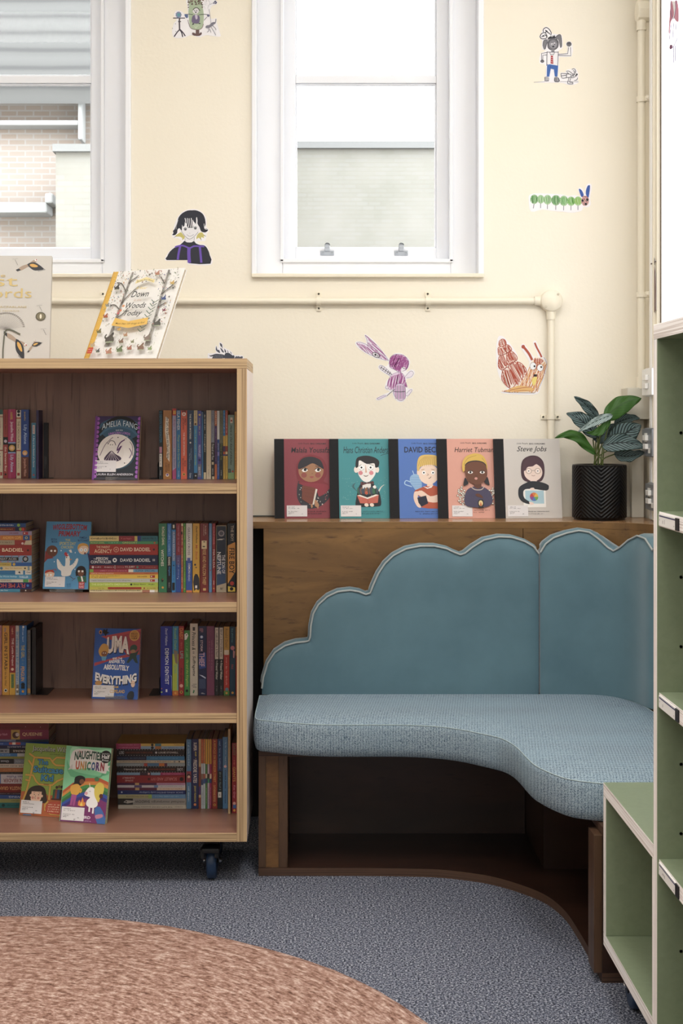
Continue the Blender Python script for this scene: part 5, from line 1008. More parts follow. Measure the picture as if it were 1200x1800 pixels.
stack([(1307, 1311.4, 'magenta and yellow', 'magenta', '#D4B24A', [b_(0,0.36,'#A83264'), s_(0.03,0.33,'#E0A0BC'), o_(0.53,0.5,0.5,K_), b_(0.57,0.66,'#3A7A8A'), s_(0.85,0.97,'#5A4A1E')], {'x': (204, 324)}),
 (1311.8, 1316.4, 'magenta and pale blue', 'magenta-blue', '#8FB0CC', [b_(0,0.36,'#A83264'), s_(0.03,0.33,'#E0A0BC'), o_(0.53,0.5,0.5,K_), b_(0.57,0.66,'#B87A3A'), s_(0.7,0.97,'#4A5A7A')], {'x': (204, 324)}),
 (1316.9, 1328.8, 'thick black white-dotted', 'upper black', '#121014', [o_(0.02+k*0.04, 0.9, 0.05, '#B8B0B0') for k in range(25)]+[o_(0.02+k*0.04, 0.1, 0.05, '#B8B0B0') for k in range(25)]+[t_('LOKI',0.04,0.11,'#C8C8CC',0.28,0.72), t_('A BAD GOD\'S GUIDE TO BEING GOOD',0.13,0.53,'#8A4434',0.38,0.64), o_(0.585,0.5,0.16,'#C8C8CC'), t_('LOUIE STOWELL',0.62,0.91,'#D8D4D0',0.38,0.64)], {'x': (204.4, 324)}),
 (1329.3, 1336.4, 'navy and blue', 'navy-blue', '#142040', [b_(0.44,1,'#2E78A8'), t_('MICHAEL MORPURGO',0.02,0.42,'#4A6A8A',0.3,0.7), s_(0.5,0.9,'#5AA0C8')], {'x': (204.6, 324.2)}),
 (1336.7, 1341.2, 'ivory', 'ivory', '#C8BCA4', [s_(0.03,0.8,'#5A4A3A',0.35,0.7), o_(0.85,0.5,0.4,'#8A8A8A'), o_(0.92,0.5,0.3,K_)], {'x': (204.8, 324.5)}),
 (1341.5, 1346.5, 'pale grey-blue', 'grey-blue', '#8C9CA4', [b_(0.4,0.45,'#B8483A'), b_(0.45,0.62,'#4A7AA0'), b_(0.62,0.7,'#C8742A'), b_(0.7,0.74,'#5A2A4A'), s_(0.04,0.35,'#D0D8DC')], {'x': (204.8, 325)}),
 (1347, 1357.9, 'second black white-dotted', 'lower black', '#121014', [o_(0.02+k*0.04, 0.9, 0.05, '#B8B0B0') for k in range(25)]+[o_(0.02+k*0.04, 0.1, 0.05, '#B8B0B0') for k in range(25)]+[x_('LOKI',0.89,0.97,'#C8C8CC',0.28,0.72), x_('A BAD GOD\'S GUIDE TO BEING GOOD',0.47,0.86,'#A0482E',0.38,0.64), o_(0.42,0.5,0.16,'#C8C8CC'), x_('LOUIE STOWELL',0.1,0.39,'#D8D4D0',0.38,0.64)], {'x': (205, 324.6)}),
 (1358.2, 1362.7, 'blue and magenta', 'blue-magenta', '#7FA0BC', [b_(0.64,1,'#9A2C5C'), b_(0.34,0.5,'#3A2A3A'), o_(0.47,0.5,0.4,'#D8A8A0'), s_(0.67,0.95,'#D88AAC')], {'x': (205, 324.8)}),
 (1363, 1376, 'thick crimson', 'crimson', '#8A1E26', [x_('SCARLET AND IVY',0.5,0.88,'#C87A74',0.3,0.72), o_(0.47,0.5,0.16,'#3A1014'), x_('SOPHIE',0.12,0.24,'#D8A8A0',0.2,0.42), x_('CLEVERLY',0.08,0.26,'#D8A8A0',0.55,0.78), o_(0.95,0.5,0.26,'#2A0C10')], {'x': (205.2, 325)}),
 (1376.3, 1380, 'purple and pink', 'purple', '#B88AA8', [b_(0,0.58,'#4A1E48'), b_(0.26,0.32,'#C8A06A'), s_(0.62,0.96,'#6A4A6A')], {'x': (206, 325.4)}),
 (1380.3, 1384.3, 'white and lilac', 'lilac', '#C4BEC4', [b_(0.25,0.36,'#5A4A7A'), b_(0.54,0.6,'#6A8AB8'), s_(0.64,0.95,'#8A8A94')], {'x': (206, 325.6)}),
 (1384.6, 1389.2, 'plum and cream', 'plum', '#D0B8A4', [b_(0,0.58,'#5A1E3A'), b_(0.26,0.32,'#C8A06A'), s_(0.63,0.95,'#7A5A4A')], {'x': (206.4, 325.8)}),
 (1389.4, 1396.2, 'royal navy', 'royal navy', '#162A68', [x_('DICK KING-SMITH Lady Lollipop',0.32,0.96,'#A8B8DC',0.25,0.72), o_(0.06,0.5,0.2,'#C8D0E0')], {'x': (206.6, 326)}),
 (1396.5, 1403.4, 'straw and blue', 'straw', '#5A86B0', [b_(0,0.48,'#A8A074'), x_('LIES WE MAGENTA',0.12,0.47,'#6A6440',0.3,0.68), b_(0.45,0.5,'#8CAC4A'), s_(0.55,0.9,'#8CB0D0')], {'x': (207, 326.3)}),
 (1403.8, 1414.6, 'thick grey', 'thick grey', '#9A948E', [b_(0.0,0.22,'#2A2422'), ('p', [(0.08,0.4),(0.12,0.75),(0.24,0.6),(0.24,0.4),(0.14,0.2)], '#B8B0A8'), o_(0.12,0.48,0.12,'#2A2422'), x_('michael morpurgo',0.49,0.98,'#57504A',0.25,0.72), x_('SHADOW',0.25,0.47,'#3A3430',0.3,0.72)], {'x': (207.2, 326.5)}),
 (1414.9, 1421.6, 'off-white', 'off-white', '#C6BCAC', [x_('THE SUITCASE KID Jacqueline Wilson',0.22,0.8,'#1E1A1A',0.3,0.68), x_('CORGI',0.84,0.95,'#6A625A',0.35,0.65)], {'x': (207.6, 326.8)})],
 204, 326, 1421.8, Z4, 'right-hand lowest-shelf stack', 'paperbacks stacked right of the front covers, lowest shelf')
stack([(1272, 1282.5, 'dark red', 'dark red', '#6E1620', [s_(0.2,0.7,'#3A0C10',0.2,0.4), o_(0.72,0.5,0.06,'#C8A0A0'), o_(0.9,0.45,0.06,'#C8A0A0')]),
 (1283, 1299.8, 'thick raspberry', 'raspberry', '#7E1E44', [b_(0.545,0.65,'#B49440'), o_(0.6,0.45,0.35,'#4A2A24'), o_(0.62,0.5,0.2,'#C8B8B0'), t_('Jacky Nash',0.36,0.5,'#C88AA0',0.35,0.66,0.3), t_('QUEENIE',0.68,0.92,'#D8B88A',0.32,0.72)]),
 (1300, 1304.2, 'grey-blue', 'grey-blue', '#6A7490', [b_(0.6,1,'#2E3A4C'), s_(0.3,0.55,'#A8B0C4')]),
 (1304.4, 1310.2, 'cobalt', 'cobalt', '#1C4A96', [b_(0.52,0.66,'#B8483A',0.2,0.9), b_(0.56,0.6,'#E0D8C8',0.2,0.9), s_(0.2,0.45,'#8AA8D8')]),
 (1310.4, 1315.8, 'inky navy', 'inky navy', '#141C44', [x_('MY LAUREATE',0.5,0.72,'#B8BCD0',0.25,0.75)]),
 (1316, 1324, 'grey and black', 'grey-black', '#0E0E12', [b_(0,0.525,'#8A9098'), x_('A MOP of',0.3,0.5,'#1A1A1E',0.3,0.7), x_('CRONUS',0.57,0.71,'#D0C8C0',0.28,0.72)]),
 (1324.3, 1329.7, 'sky', 'sky', '#2F72AE', [b_(0.62,1,'#B0B4B4'), s_(0.3,0.55,'#9AC0E0')]),
 (1330, 1333.9, 'olive yellow', 'olive', '#8A8A34', [s_(0.2,0.7,'#5A5A1E')]),
 (1334.1, 1342.6, 'black-ended slate', 'slate', '#6E7680', [b_(0,0.58,'#16181E'), x_('Ghost',0.42,0.52,'#B8BCC4',0.28,0.72), x_('UNICORN',0.6,0.8,'#9AA4B0',0.25,0.75)]),
 (1342.9, 1349.7, 'chalky', 'chalky', '#BCB0A0', [x_('THE SUITCASE KID Jacqueline',0.3,0.98,'#1E1A1A',0.3,0.7)]),
 (1350, 1356.9, 'burnt orange', 'burnt orange', '#A0602E', [b_(0.4,0.41,'#6A3A1A'), s_(0.45,0.9,'#C88A5A')]),
 (1357.1, 1360.9, 'black', 'black', '#121214', [s_(0.2,0.7,'#6A6A6A')]),
 (1361.1, 1377.6, 'thick white', 'white', '#B8B0B4', [b_(0,0.42,'#2E5C94'), x_('LION READER',0.45,0.76,'#7A2424',0.14,0.52), x_('Gillian Pullie',0.49,0.76,'#5A4A7A',0.6,0.84)]),
 (1377.9, 1393, 'thick blood red', 'blood red', '#6E1414', [x_('GANGSTA GRANNY',0.34,0.72,'#D0945A',0.28,0.7)]),
 (1393.2, 1397.2, 'brown-black', 'brown-black', '#2A1620', [s_(0.35,0.75,'#A89098')]),
 (1397.4, 1404, 'mid blue', 'mid blue', '#2A4A86', [x_('KNOWING',0.52,0.8,'#C8D0E0',0.28,0.72)]),
 (1404.2, 1411, 'straw yellow', 'straw', '#8E8A4A', [s_(0.55,0.8,'#5A5A2A')]),
 (1411.2, 1420.6, 'sea green', 'sea green', '#1E6A6A', [o_(0.45,0.5,0.3,'#103A3A'), s_(0.5,0.72,'#14484A'), o_(0.78,0.5,0.2,'#C8A03A')])],
 -60, 85.6, 1420.8, Z4, 'leftmost stack, lowest shelf', 'paperbacks stacked at the left of the lowest shelf')
# bookends
def bookend(xr, yb, zsh, dirn, hgt, label, x_plate):
    s = (yb-VY)/(H-zsh); y0 = F/s; X = (xr-VX)/s; zsh += 0.0006; r = empty('bookend', (X, y0+0.06, zsh), label, 'bookend')
    mb = MB()
    pts = [(y0+0.0, zsh), (y0+0.0, zsh+hgt*0.85), (y0+0.02, zsh+hgt), (y0+0.09, zsh+hgt), (y0+0.11, zsh+hgt*0.85), (y0+0.11, zsh)]
    n = len(pts); v = [(X, p[0], p[1]) for p in pts]+[(X+0.0015, p[0], p[1]) for p in pts]
    mb.add(v, [(i,(i+1)%n,n+(i+1)%n,n+i) for i in range(n)]+[tuple(range(n)), tuple(range(2*n-1,n-1,-1))], M['blackmetal']); wbuild(mb, 'upright', r)
    mb = MB(); xa, xb = sorted((X, (x_plate-VX)/s)); mb.box(xa, xb, y0-0.001, y0+0.11, zsh, zsh+0.0015, M['blackmetal']); wbuild(mb, 'base_plate', r)
    return r
r = bookend(70.5, 841, Z1, 1, 0.17, 'black metal bookend at the left end group on the top shelf', 94)
mb = MB(); xx0 = (68.4-VX)/593; mb.box(xx0, xx0+0.013, r.location.y-0.058, r.location.y+0.05, Z1+0.002, Z1+0.168, flat('#0E0D10', 0.5)); a = Art(mb, (xx0, r.location.y-0.058, Z1), (1,0,0), (0,0,1), (0,-1,0)); a.scrib(0.003, 0.03, 0.01, 0.08, '#4A4A4E', 2)
bb = mb.build('paperback', None, (xx0, r.location.y, Z1+0.002)); tag(bb, 'black paperback pressed against the black bookend on the top shelf', 'book'); r.location.x += 0.0
bookend(276.5, 842.5, Z1, -1, 0.05, 'black metal bookend at right row start on the top shelf', 262)
bookend(62.5, 1221.8, Z3, 1, 0.16, 'black metal bookend beside the grey paperback on the third shelf left', 84)
bookend(279.5, 1222.8, Z3, -1, 0.05, 'black metal bookend beside the thick royal blue paperback, third shelf', 262)
mb = MB(); X = (55-VX)/598; y0 = F/598; mb.box(X, X+0.011, y0+0.012, y0+0.12, Z3+0.0024, Z3+0.2, flat('#131116', 0.5)); tag(mb.build('hardback', None, (X, y0, Z3)), 'tall black book between the grey paperback and the third-shelf bookend', 'book')
# ---------------------------------------------------------------- books shown cover first
import functools
def cover_book(label, base, yaw, lean, W, Hh, Tk, col, art=None, spine_col=None, spine_w=0.0, px=None, kind='hardback', roll=0.0, group=None, hard=True):
    rz = Matrix.Rotation(yaw, 4, 'Z') @ Matrix.Rotation(-lean, 4, 'X') @ Matrix.Rotation(roll, 4, 'Y')
    r = empty(kind, base, label, 'book', group, rz.to_euler())
    mat = flat(col, 0.4); ov = 0.002 if hard else 0.0; bt = 0.002 if hard else 0.0006
    mb = MB(); mb.box(0, W, 0, bt, 0, Hh, mat)
    a = Art(mb, (0,0,0), (1,0,0), (0,0,1), (0,-1,0), fn=px, clip=(0.0002, W-0.0002, 0.0002, Hh-0.0002))
    if spine_w: a0 = Art(mb, (0,0,0), (1,0,0), (0,0,1), (0,-1,0), rough=0.75); a0.rect(0, 0, spine_w, Hh, spine_col); a.up()
    if art: art(a)
    o = mb.build('front_cover'); o.parent = r
    mb = MB(); mb.box(0, W, Tk-bt, Tk, 0, Hh, mat); mb.box(-0.0004, bt, 0.0, Tk, 0, Hh, flat(spine_col, 0.4) if spine_col else mat); o = mb.build('back_cover'); o.parent = r
    mb = MB(); mb.box(bt, W-ov-0.0005, bt, Tk-bt, ov+0.0003, Hh-ov-0.0003, M['pages']); o = mb.build('page_block'); o.parent = r
    return r
def sticker(r, x, z, w_, h_, px=None):
    mb = MB(); mb.box(x, x+w_, -0.0016, -0.0010, z, z+h_, flat('#E4E0E2', 0.5))
    a = Art(mb, (x, -0.0016, z), (1,0,0), (0,0,1), (0,-1,0), base=0.0001)
    for f, e in ((0.82, 0.32), (0.70, 0.55), (0.42, 0.5), (0.31, 0.28), (0.22, 0.18)): a.scrib(w_*0.08, h_*f, w_*(0.08+e), h_*(f+0.07), '#55525A')
    a.scrib(w_*0.72, h_*0.2, w_*0.8, h_*0.27, '#55525A')
    o = mb.build('library_label'); o.parent = r; o['label'] = 'white printed library label'
def solveH(base, lean, ytop, yaw=0.0):
    h = 0.2
    for _ in range(40):
        y = base[1]+h*math.sin(lean); s = F/y; z = H-(ytop-VY)/s; h = (z-base[2])/math.cos(lean)
    return h
def stand(base, W, lean, depth, label):
    r = empty('book_stand', (base[0]+W/2, base[1]+0.02, base[2]), label, 'stand'); y = base[1]; z = base[2]; x0, x1 = base[0]+W*0.3, base[0]+W*0.7
    return r
GL = 'books displayed cover first in the bookcase'
def shelf_cover(label, xl, xr, yt, yb, zsh, s, lean, Tk, col, art, crop, k, lift=0.0, hard=False, roll=0.0, yaw=0.0):
    # crop, k: the drawing's origin and its scale, pixels to the drawing's own units
    base = (xx(xl, s), F/s, zsh+0.0005+lift); W = (xr-xl)/s/math.cos(yaw); Hh = solveH(base, lean, yt)
    def fn(x, y): return ((crop[0]+x/k-xl)/(xr-xl)*W, (yb-(crop[1]+y/k))/(yb-yt)*Hh)
    return cover_book(label, base, yaw, lean, W, Hh, Tk, col, art, px=fn, kind='paperback', group=GL, hard=hard, roll=roll), W, Hh
def stand_for(r, W, Hh, lean, zsh, label):
    b = r.location; mb = MB(); y = b.y; x0, x1 = b.x+W*0.30, b.x+W*0.72
    e = empty('book_stand', (b.x+W/2, y+0.03, zsh), label, 'stand', 'clear book stands')
    mb.box(x0, x1, y-0.010, y+0.045, zsh, zsh+0.0004, M['acrylic']); wbuild(mb, 'base', e)
    mb = MB(); mb.box(x0, x1, y-0.0115, y-0.010, zsh, zsh+0.010, M['acrylic']); wbuild(mb, 'front_lip', e)
# 1: purple vampire-bat style cover
def artA(a):
    a.rect(766, 236, 1130, 760, '#14202E')
    a.ell(948, 520, 150, 150, '#274A5E', n=30); a.ell(960, 330, 175, 110, '#2E5A78', n=30)
    a.poly([(766,236),(1130,236),(1130,300),(1040,262),(948,250),(860,262),(766,310)], '#3A2A58')
    a.line([(780,385),(830,310),(900,262),(960,250),(1030,268),(1080,310),(1110,385)], 26, '#111118', 6)
    a.line([(790,395),(850,345),(948,322),(1040,345),(1105,395)], 16, '#3A6A8A', 6)
    a.text('AMELIA FANG', 800, 355, 1100, 300, '#101018', 0.03, 0, 0, -32); a.text('AMELIA FANG', 803, 352, 1097, 305, '#CDE0EC', 0.0, 0, 0, -32)
    a.text('and the', 920, 358, 978, 346, '#E8E8F0'); a.text('UNICORN LORDS', 862, 396, 1040, 376, '#B87AD0', 0.02, 0, 0, -12)
    a.ell(930, 525, 152, 140, '#EDE6E2', n=34)
    a.line([(800,560),(840,470),(900,410)], 6, '#8A7A8A', 5); a.line([(1000,420),(1060,470),(1070,560)], 6, '#8A7A8A', 5)
    a.poly([(835,590),(862,545),(895,520),(925,545),(975,575),(965,600),(880,615)], '#3E2A48', 3)
    for k in range(6): a.line([(895,525),(845+k*24,600)], 3, '#CFC4CC')
    a.ell(890, 470, 28, 22, '#F4ECE8'); a.line([(862,470),(880,440),(912,446),(926,476)], 5, '#3A2A40', 4); a.line([(862,462),(850,452)], 3, '#3A2A40'); a.ell(882, 472, 4, 4, K_, n=8); a.ell(900, 472, 4, 4, K_, n=8)
    a.poly([(1000,430),(1030,425),(1055,500),(1040,560),(1060,600),(1020,612),(985,600),(1000,540),(985,480)], '#F2ECE8', 4)
    a.line([(1000,430),(960,460),(940,520),(975,480),(945,540)], 9, '#5A2A6A', 4); a.line([(1040,500),(1062,540),(1045,580)], 6, '#5A2A6A', 4)
    a.line([(1012,432),(1018,400)], 4, '#C8C0C8')
    for cx, cy in ((942,412),(1008,620),(1040,405),(850,640)): a.ell(cx, cy, 5, 5, K_, n=6)
    a.rect(745, 700, 1130, 757, '#15151E'); a.rect(766, 735, 1120, 757, '#3A3A44')
    a.text('LAURA ELLEN ANDERSON', 782, 720, 1082, 703, '#E0DCE8', 0.01)
    for k in range(14):
        a.ell(770, 260+k*36, 13, 15, '#A25AB8', n=10); a.ell(1112, 260+k*36, 13, 15, '#A25AB8', n=10)
    a.rect(744, 236, 764, 760, '#7A3A92'); a.rect(1119, 236, 1135, 760, '#7A3A92')
r, W, Hh = shelf_cover('black and purple paperback with a round moon, facing out on the top shelf', 161.5, 243, 731.5, 844, Z1, 600, 0.2, 0.016, '#1A1A28', artA, (0,680), 4.615, yaw=-0.15)
sticker(r, 0.005, 0.024, 0.066, 0.034); stand_for(r, W, Hh, 0.2, Z1, 'clear acrylic stand under the purple and black top-shelf book')
# 2: light blue chicken cover
def artB(a):
    a.rect(340, 1085, 740, 1645, '#4A93C4')
    a.text('WIGGLESBOTTOM', 400, 1165, 685, 1118, '#A82A36', 0.035, 0.1, 0.0, -8); a.text('PRIMARY', 452, 1212, 636, 1168, '#A82A36', 0.035, 0.1)
    a.text('THE', 510, 1252, 552, 1234, '#D8C84A', 0.01); a.text('SPORTS DAY', 462, 1284, 600, 1258, '#D8C84A', 0.01, 0.1); a.text('CHICKEN', 478, 1312, 580, 1290, '#D8C84A', 0.01, 0.1)
    a.text('BECKA', 392, 1246, 442, 1230, '#1E3A6A', 0.01); a.text('MOOR', 398, 1266, 446, 1250, '#1E3A6A', 0.01); a.text('PAMELA', 628, 1230, 688, 1213, '#1E3A6A', 0.01); a.text('BUTCHART', 616, 1254, 706, 1237, '#1E3A6A', 0.01)
    a.ell(405, 1335, 48, 48, '#6A3A24'); a.poly([(350,1330),(380,1365),(425,1390),(370,1400),(345,1430)], '#8A2A24')
    for cx in (400, 430): a.ell(cx, 1332, 9, 9, '#F0EDE8', n=10)
    a.ell(665, 1315, 44, 44, '#F0CDB0'); a.poly([(618,1320),(622,1280),(660,1266),(700,1280),(708,1310),(690,1290),(645,1292)], '#D8A03C', 3)
    for cx in (648, 682): a.ell(cx, 1322, 14, 14, '#FFFFFF', n=12); a.ell(cx, 1322, 4, 4, K_, n=6)
    a.ell(680, 1350, 7, 9, '#7A2A2A', n=8); a.poly([(650,1360),(700,1350),(735,1420),(735,1350)], '#3A2A6A')
    a.poly([(522,1370),(550,1372),(560,1420),(560,1450),(590,1430),(612,1392),(628,1400),(612,1450),(580,1490),(565,1530),(500,1535),(490,1495),(460,1470),(450,1400),(470,1410),(500,1450),(522,1450)], '#F4F2EE', 3)
    a.poly([(508,1355),(520,1340),(532,1350),(545,1365),(528,1378)], '#C8323A', 3); a.poly([(555,1395),(580,1398),(556,1408)], '#E08A2A'); a.ell(530, 1385, 5, 5, K_, n=8)
    a.line([(560,1532),(600,1560),(585,1572)], 4, '#5A3A2A'); a.line([(600,1560),(612,1550)], 4, '#5A3A2A')
    for p in ((470,1415),(480,1430),(490,1445),(600,1405),(592,1420),(584,1438)): a.line([p,(p[0]+8,p[1]+10)], 2, '#8A8A8A')
    a.ell(655, 1495, 42, 44, '#1E1216'); a.ell(655, 1510, 26, 26, '#7A4A30'); a.poly([(610,1500),(616,1535),(636,1530),(625,1490)], '#1E1216'); a.poly([(700,1500),(698,1535),(676,1530),(688,1490)], '#1E1216')
    for cx in (638, 668): a.ell(cx, 1495, 9, 9, '#F0EDE8', n=10)
    a.poly([(625,1540),(700,1535),(705,1585),(640,1590)], '#2A6A4A'); a.poly([(655,1535),(668,1535),(680,1575),(668,1580)], '#F0EDE8')
    a.ell(398, 1520, 40, 32, '#F0CDB0'); a.poly([(358,1515),(370,1490),(420,1488),(436,1510),(400,1502)], '#B83A22', 3); a.line([(410,1490),(445,1480),(448,1495)], 4, '#B83A22', 3)
    for cx in (380, 408): a.ell(cx, 1528, 9, 9, '#FFFFFF', n=10)
    for cx, cy in ((482,1330),(430,1420),(600,1345),(540,1360),(605,1480),(470,1550)): a.ell(cx, cy, 4, 6, '#E8F4FA', n=8)
    a.poly([(545,1325),(565,1320),(575,1345),(558,1345)], '#E8E4DC')
    a.rect(643, 1580, 690, 1634, '#B8242E'); a.text('BUSY', 650, 1605, 684, 1588, '#F0E0E0'); a.text('ISLAND', 648, 1628, 686, 1611, '#F0E0E0')
    for k in range(4): a.scrib(545, 1600+k*9, 580, 1594+k*9, '#1E4A7A')
r, W, Hh = shelf_cover('light blue paperback with a white chicken, facing out on the second shelf', 75, 156, 916.5, 1035.4, Z2, 600, 0.2, 0.012, '#2F6E5A', artB, (0,680), 4.615, lift=0.0088, yaw=-0.12)
sticker(r, 0.006, 0.006, 0.060, 0.030); stand_for(r, W, Hh, 0.2, Z2, 'clear acrylic stand under the light blue chicken book')
mb = MB(); b = r.location; mb.box(b.x+0.02, b.x+W-0.02, b.y+0.001, b.y+0.03, Z2+0.0005, Z2+0.0088, M['acrylic']); 
o = mb.build('riser', None, (b.x+W/2, b.y+0.03, Z2)); st = [q for q in bpy.data.objects if q.name.startswith('book_stand')][-1]; o.parent = st; o.location = (0,0,0)
# 3: royal blue, big white title
def artC(a):
    a.rect(650, 175, 1005, 700, '#1F58B0')
    a.poly([(705,240),(1000,180),(1000,205),(800,265),(760,262)], '#C0484C'); a.poly([(665,432),(1000,340),(1000,365),(760,420),(665,456)], '#B03A44')
    a.poly([(790,250),(960,200),(1000,200),(1000,350),(900,370)], '#A83A48')
    a.ell(949, 229, 37, 40, '#D8A44A', n=24); a.ell(949, 229, 30, 33, '#C88A34', n=24)
    for k in range(3): a.scrib(926, 222+k*16, 972, 212+k*16, '#4A2A14', 5)
    a.ell(699, 209, 11, 15, '#E0902A'); a.ell(699, 211, 6, 9, K_, n=10)
    a.poly([(712,210),(722,185),(735,195),(750,182),(748,205),(765,212),(745,222),(738,240),(728,222)], K_)
    a.text('UMA', 754, 378, 920, 248, '#14284A', 0.06, 0.0, 0.0, -14); a.text('UMA', 750, 370, 916, 246, '#F2E8E0', 0.05, 0.0, 0.0, -14)
    for k in range(14): a.line([(760+k*11, 262+(k*17)%30),(764+k*11, 350-(k*13)%30)], 1.5, '#C8A8A0')
    a.text('AND THE', 796, 404, 868, 390, '#F2F0F0', 0.02); a.text('ANSWER TO', 770, 436, 886, 410, '#F2F0F0', 0.03, 0, 0, -4)
    a.text('ABSOLUTELY', 735, 484, 922, 446, '#F2F0F0', 0.04, 0, 0.04, -4); a.text('EVERYTHING', 682, 570, 984, 505, '#14284A', 0.05, 0, 0, 26); a.text('EVERYTHING', 677, 560, 979, 497, '#F2F0F0', 0.05, 0, 0, 26)
    a.poly([(705,310),(725,292),(752,300),(765,330),(758,370),(735,392),(705,380),(692,345)], '#D8A040', 4); a.ell(735, 365, 22, 20, '#8A5030'); a.poly([(715,385),(755,385),(745,415),(720,415)], '#5AA0C8')
    for cx in (728, 744): a.ell(cx, 360, 4, 4, '#FFFFFF', n=8)
    a.poly([(925,310),(950,295),(972,308),(968,335),(925,340)], '#2E4A3E', 3); a.ell(945, 345, 18, 14, '#A8744E'); a.poly([(925,360),(965,352),(990,330),(970,380),(985,430),(965,425),(945,395),(915,430),(900,425),(920,385)], '#1E3A34')
    a.ell(955, 578, 15, 24, '#F0CDB4'); a.line([(948,600),(955,612),(965,600)], 3, '#4A3A3A'); a.poly([(920,650),(940,630),(965,638),(962,685),(918,685)], '#16202E', 2)
    a.ell(948, 575, 2.5, 2.5, K_, n=6); a.ell(962, 575, 2.5, 2.5, K_, n=6)
    a.poly([(680,570),(705,558),(730,570),(720,590),(685,590)], '#C8904A', 2)
    a.text('SAM', 812, 612, 850, 594, '#D8B04A', 0.02); a.text('COPELAND', 790, 646, 898, 622, '#D8B04A', 0.02); a.scrib(840, 668, 890, 658, '#4A86C8')
r, W, Hh = shelf_cover('royal blue paperback with large white title, facing out on the third shelf', 161, 243, 1104, 1228.5, Z3, 604, 0.2, 0.014, '#1A4690', artC, (0,1060), 4.09, yaw=-0.12)
sticker(r, 0.003, 0.005, 0.063, 0.034); stand_for(r, W, Hh, 0.2, Z3, 'clear acrylic stand under the royal blue third-shelf book')
# 4: olive green with yellow pipes
def artD(a):
    Y = '#E0B23A'; O_ = '#B0641E'
    a.rect(290, 420, 1120, 1600, '#86A332'); a.poly([(300,1210),(700,1180),(760,1250),(1120,1220),(1120,1600),(290,1600)], '#B45A26')
    def pipe(p): a.line(p, 36, '#7A5A1A'); a.line(p, 26, Y); a.line(p, 5, O_)
    pipe([(380,590),(480,650),(740,648),(800,720),(850,755),(1030,755)]); pipe([(790,690),(850,630),(1020,630)]); pipe([(470,660),(440,940),(400,1180),(340,1400)])
    pipe([(350,940),(480,940),(540,1030),(600,1080),(820,1080),(900,1010),(1000,960)]); pipe([(790,1090),(790,1320)]); pipe([(780,1340),(730,1400),(740,1480),(840,1540),(1040,1545)]); pipe([(380,700),(450,780)]); pipe([(360,1020),(430,1030)])
    a.text('Jacqueline Wilson', 432, 575, 1120, 458, '#33401E', 0.035, 0.0); a.text('Jacqueline Wilson', 430, 565, 1116, 458, '#C9C9BE', 0.0, 0.0)
    a.scrib(735, 590, 1020, 575, '#33401E')
    for t_s, x0, y0, x1, y1 in (('The', 540, 760, 720, 672), ('Suitcase', 478, 892, 990, 782), ('Kid', 624, 1022, 832, 918)):
        a.text(t_s, x0-5, y0+7, x1+6, y1-5, '#14343E', 0.07); a.text(t_s, x0, y0, x1, y1, '#2F86B4', 0.03)
    a.text('KIND', 680, 1085, 770, 1065, '#4A2A10', 0.01)
    a.poly([(400,1370),(405,1250),(440,1160),(520,1110),(620,1100),(700,1140),(738,1240),(735,1370)], '#2E1C16', 4)
    a.poly([(488,1195),(660,1190),(655,1320),(620,1370),(500,1370),(480,1320)], '#EDC2A4'); a.ell(478, 1265, 18, 22, '#EDC2A4', n=12); a.ell(668, 1265, 18, 22, '#EDC2A4', n=12)
    a.poly([(440,1200),(480,1130),(580,1108),(680,1140),(700,1195)], '#2E1C16')
    a.ell(515, 1300, 22, 20, '#D88A78', n=12); a.ell(610, 1302, 22, 20, '#D88A78', n=12); a.line([(560,1260),(552,1310),(568,1315)], 6, '#5A3A2A'); a.ell(537, 1248, 7, 9, K_, n=8); a.ell(610, 1248, 7, 9, K_, n=8)
    a.line([(520,1222),(545,1212)], 5, '#3A2A1A'); a.line([(610,1212),(632,1222)], 5, '#3A2A1A')
    for cx, cy, c in ((905,1110,'#3A2018'),(945,1095,'#6A4A20'),(990,1100,'#2A1A14')): a.ell(cx, cy, 22, 24, c, n=12)
    for cx, c in ((870,'#1E5A3A'),(905,'#8A3A24'),(940,'#2A4A7A'),(985,'#1A1A1E')): a.poly([(cx-20,1150),(cx+20,1140),(cx+24,1290),(cx-24,1290)], c)
    a.rect(830, 1290, 1000, 1315, '#4A1A14'); a.poly([(760,1400),(830,1350),(1040,1350),(1040,1530),(800,1530),(745,1470)], '#B4442A', 3)
    for k in range(4): a.scrib(790, 1400+k*36, 990, 1382+k*36, '#F0D8B8')
    a.rect(380, 1570, 520, 1600, '#4A7AA8')
r, W, Hh = shelf_cover('olive green paperback with yellow pipework, facing out beside the shiny green one', 33, 117, 1305.5, 1432, Z4, 608, 0.24, 0.012, '#7C8A2A', artD, (0,1260), 9.23, yaw=-0.25)
sticker(r, 0.004, 0.006, 0.066, 0.036); stand_for(r, W, Hh, 0.24, Z4, 'clear acrylic stand under the olive green lowest-shelf book')

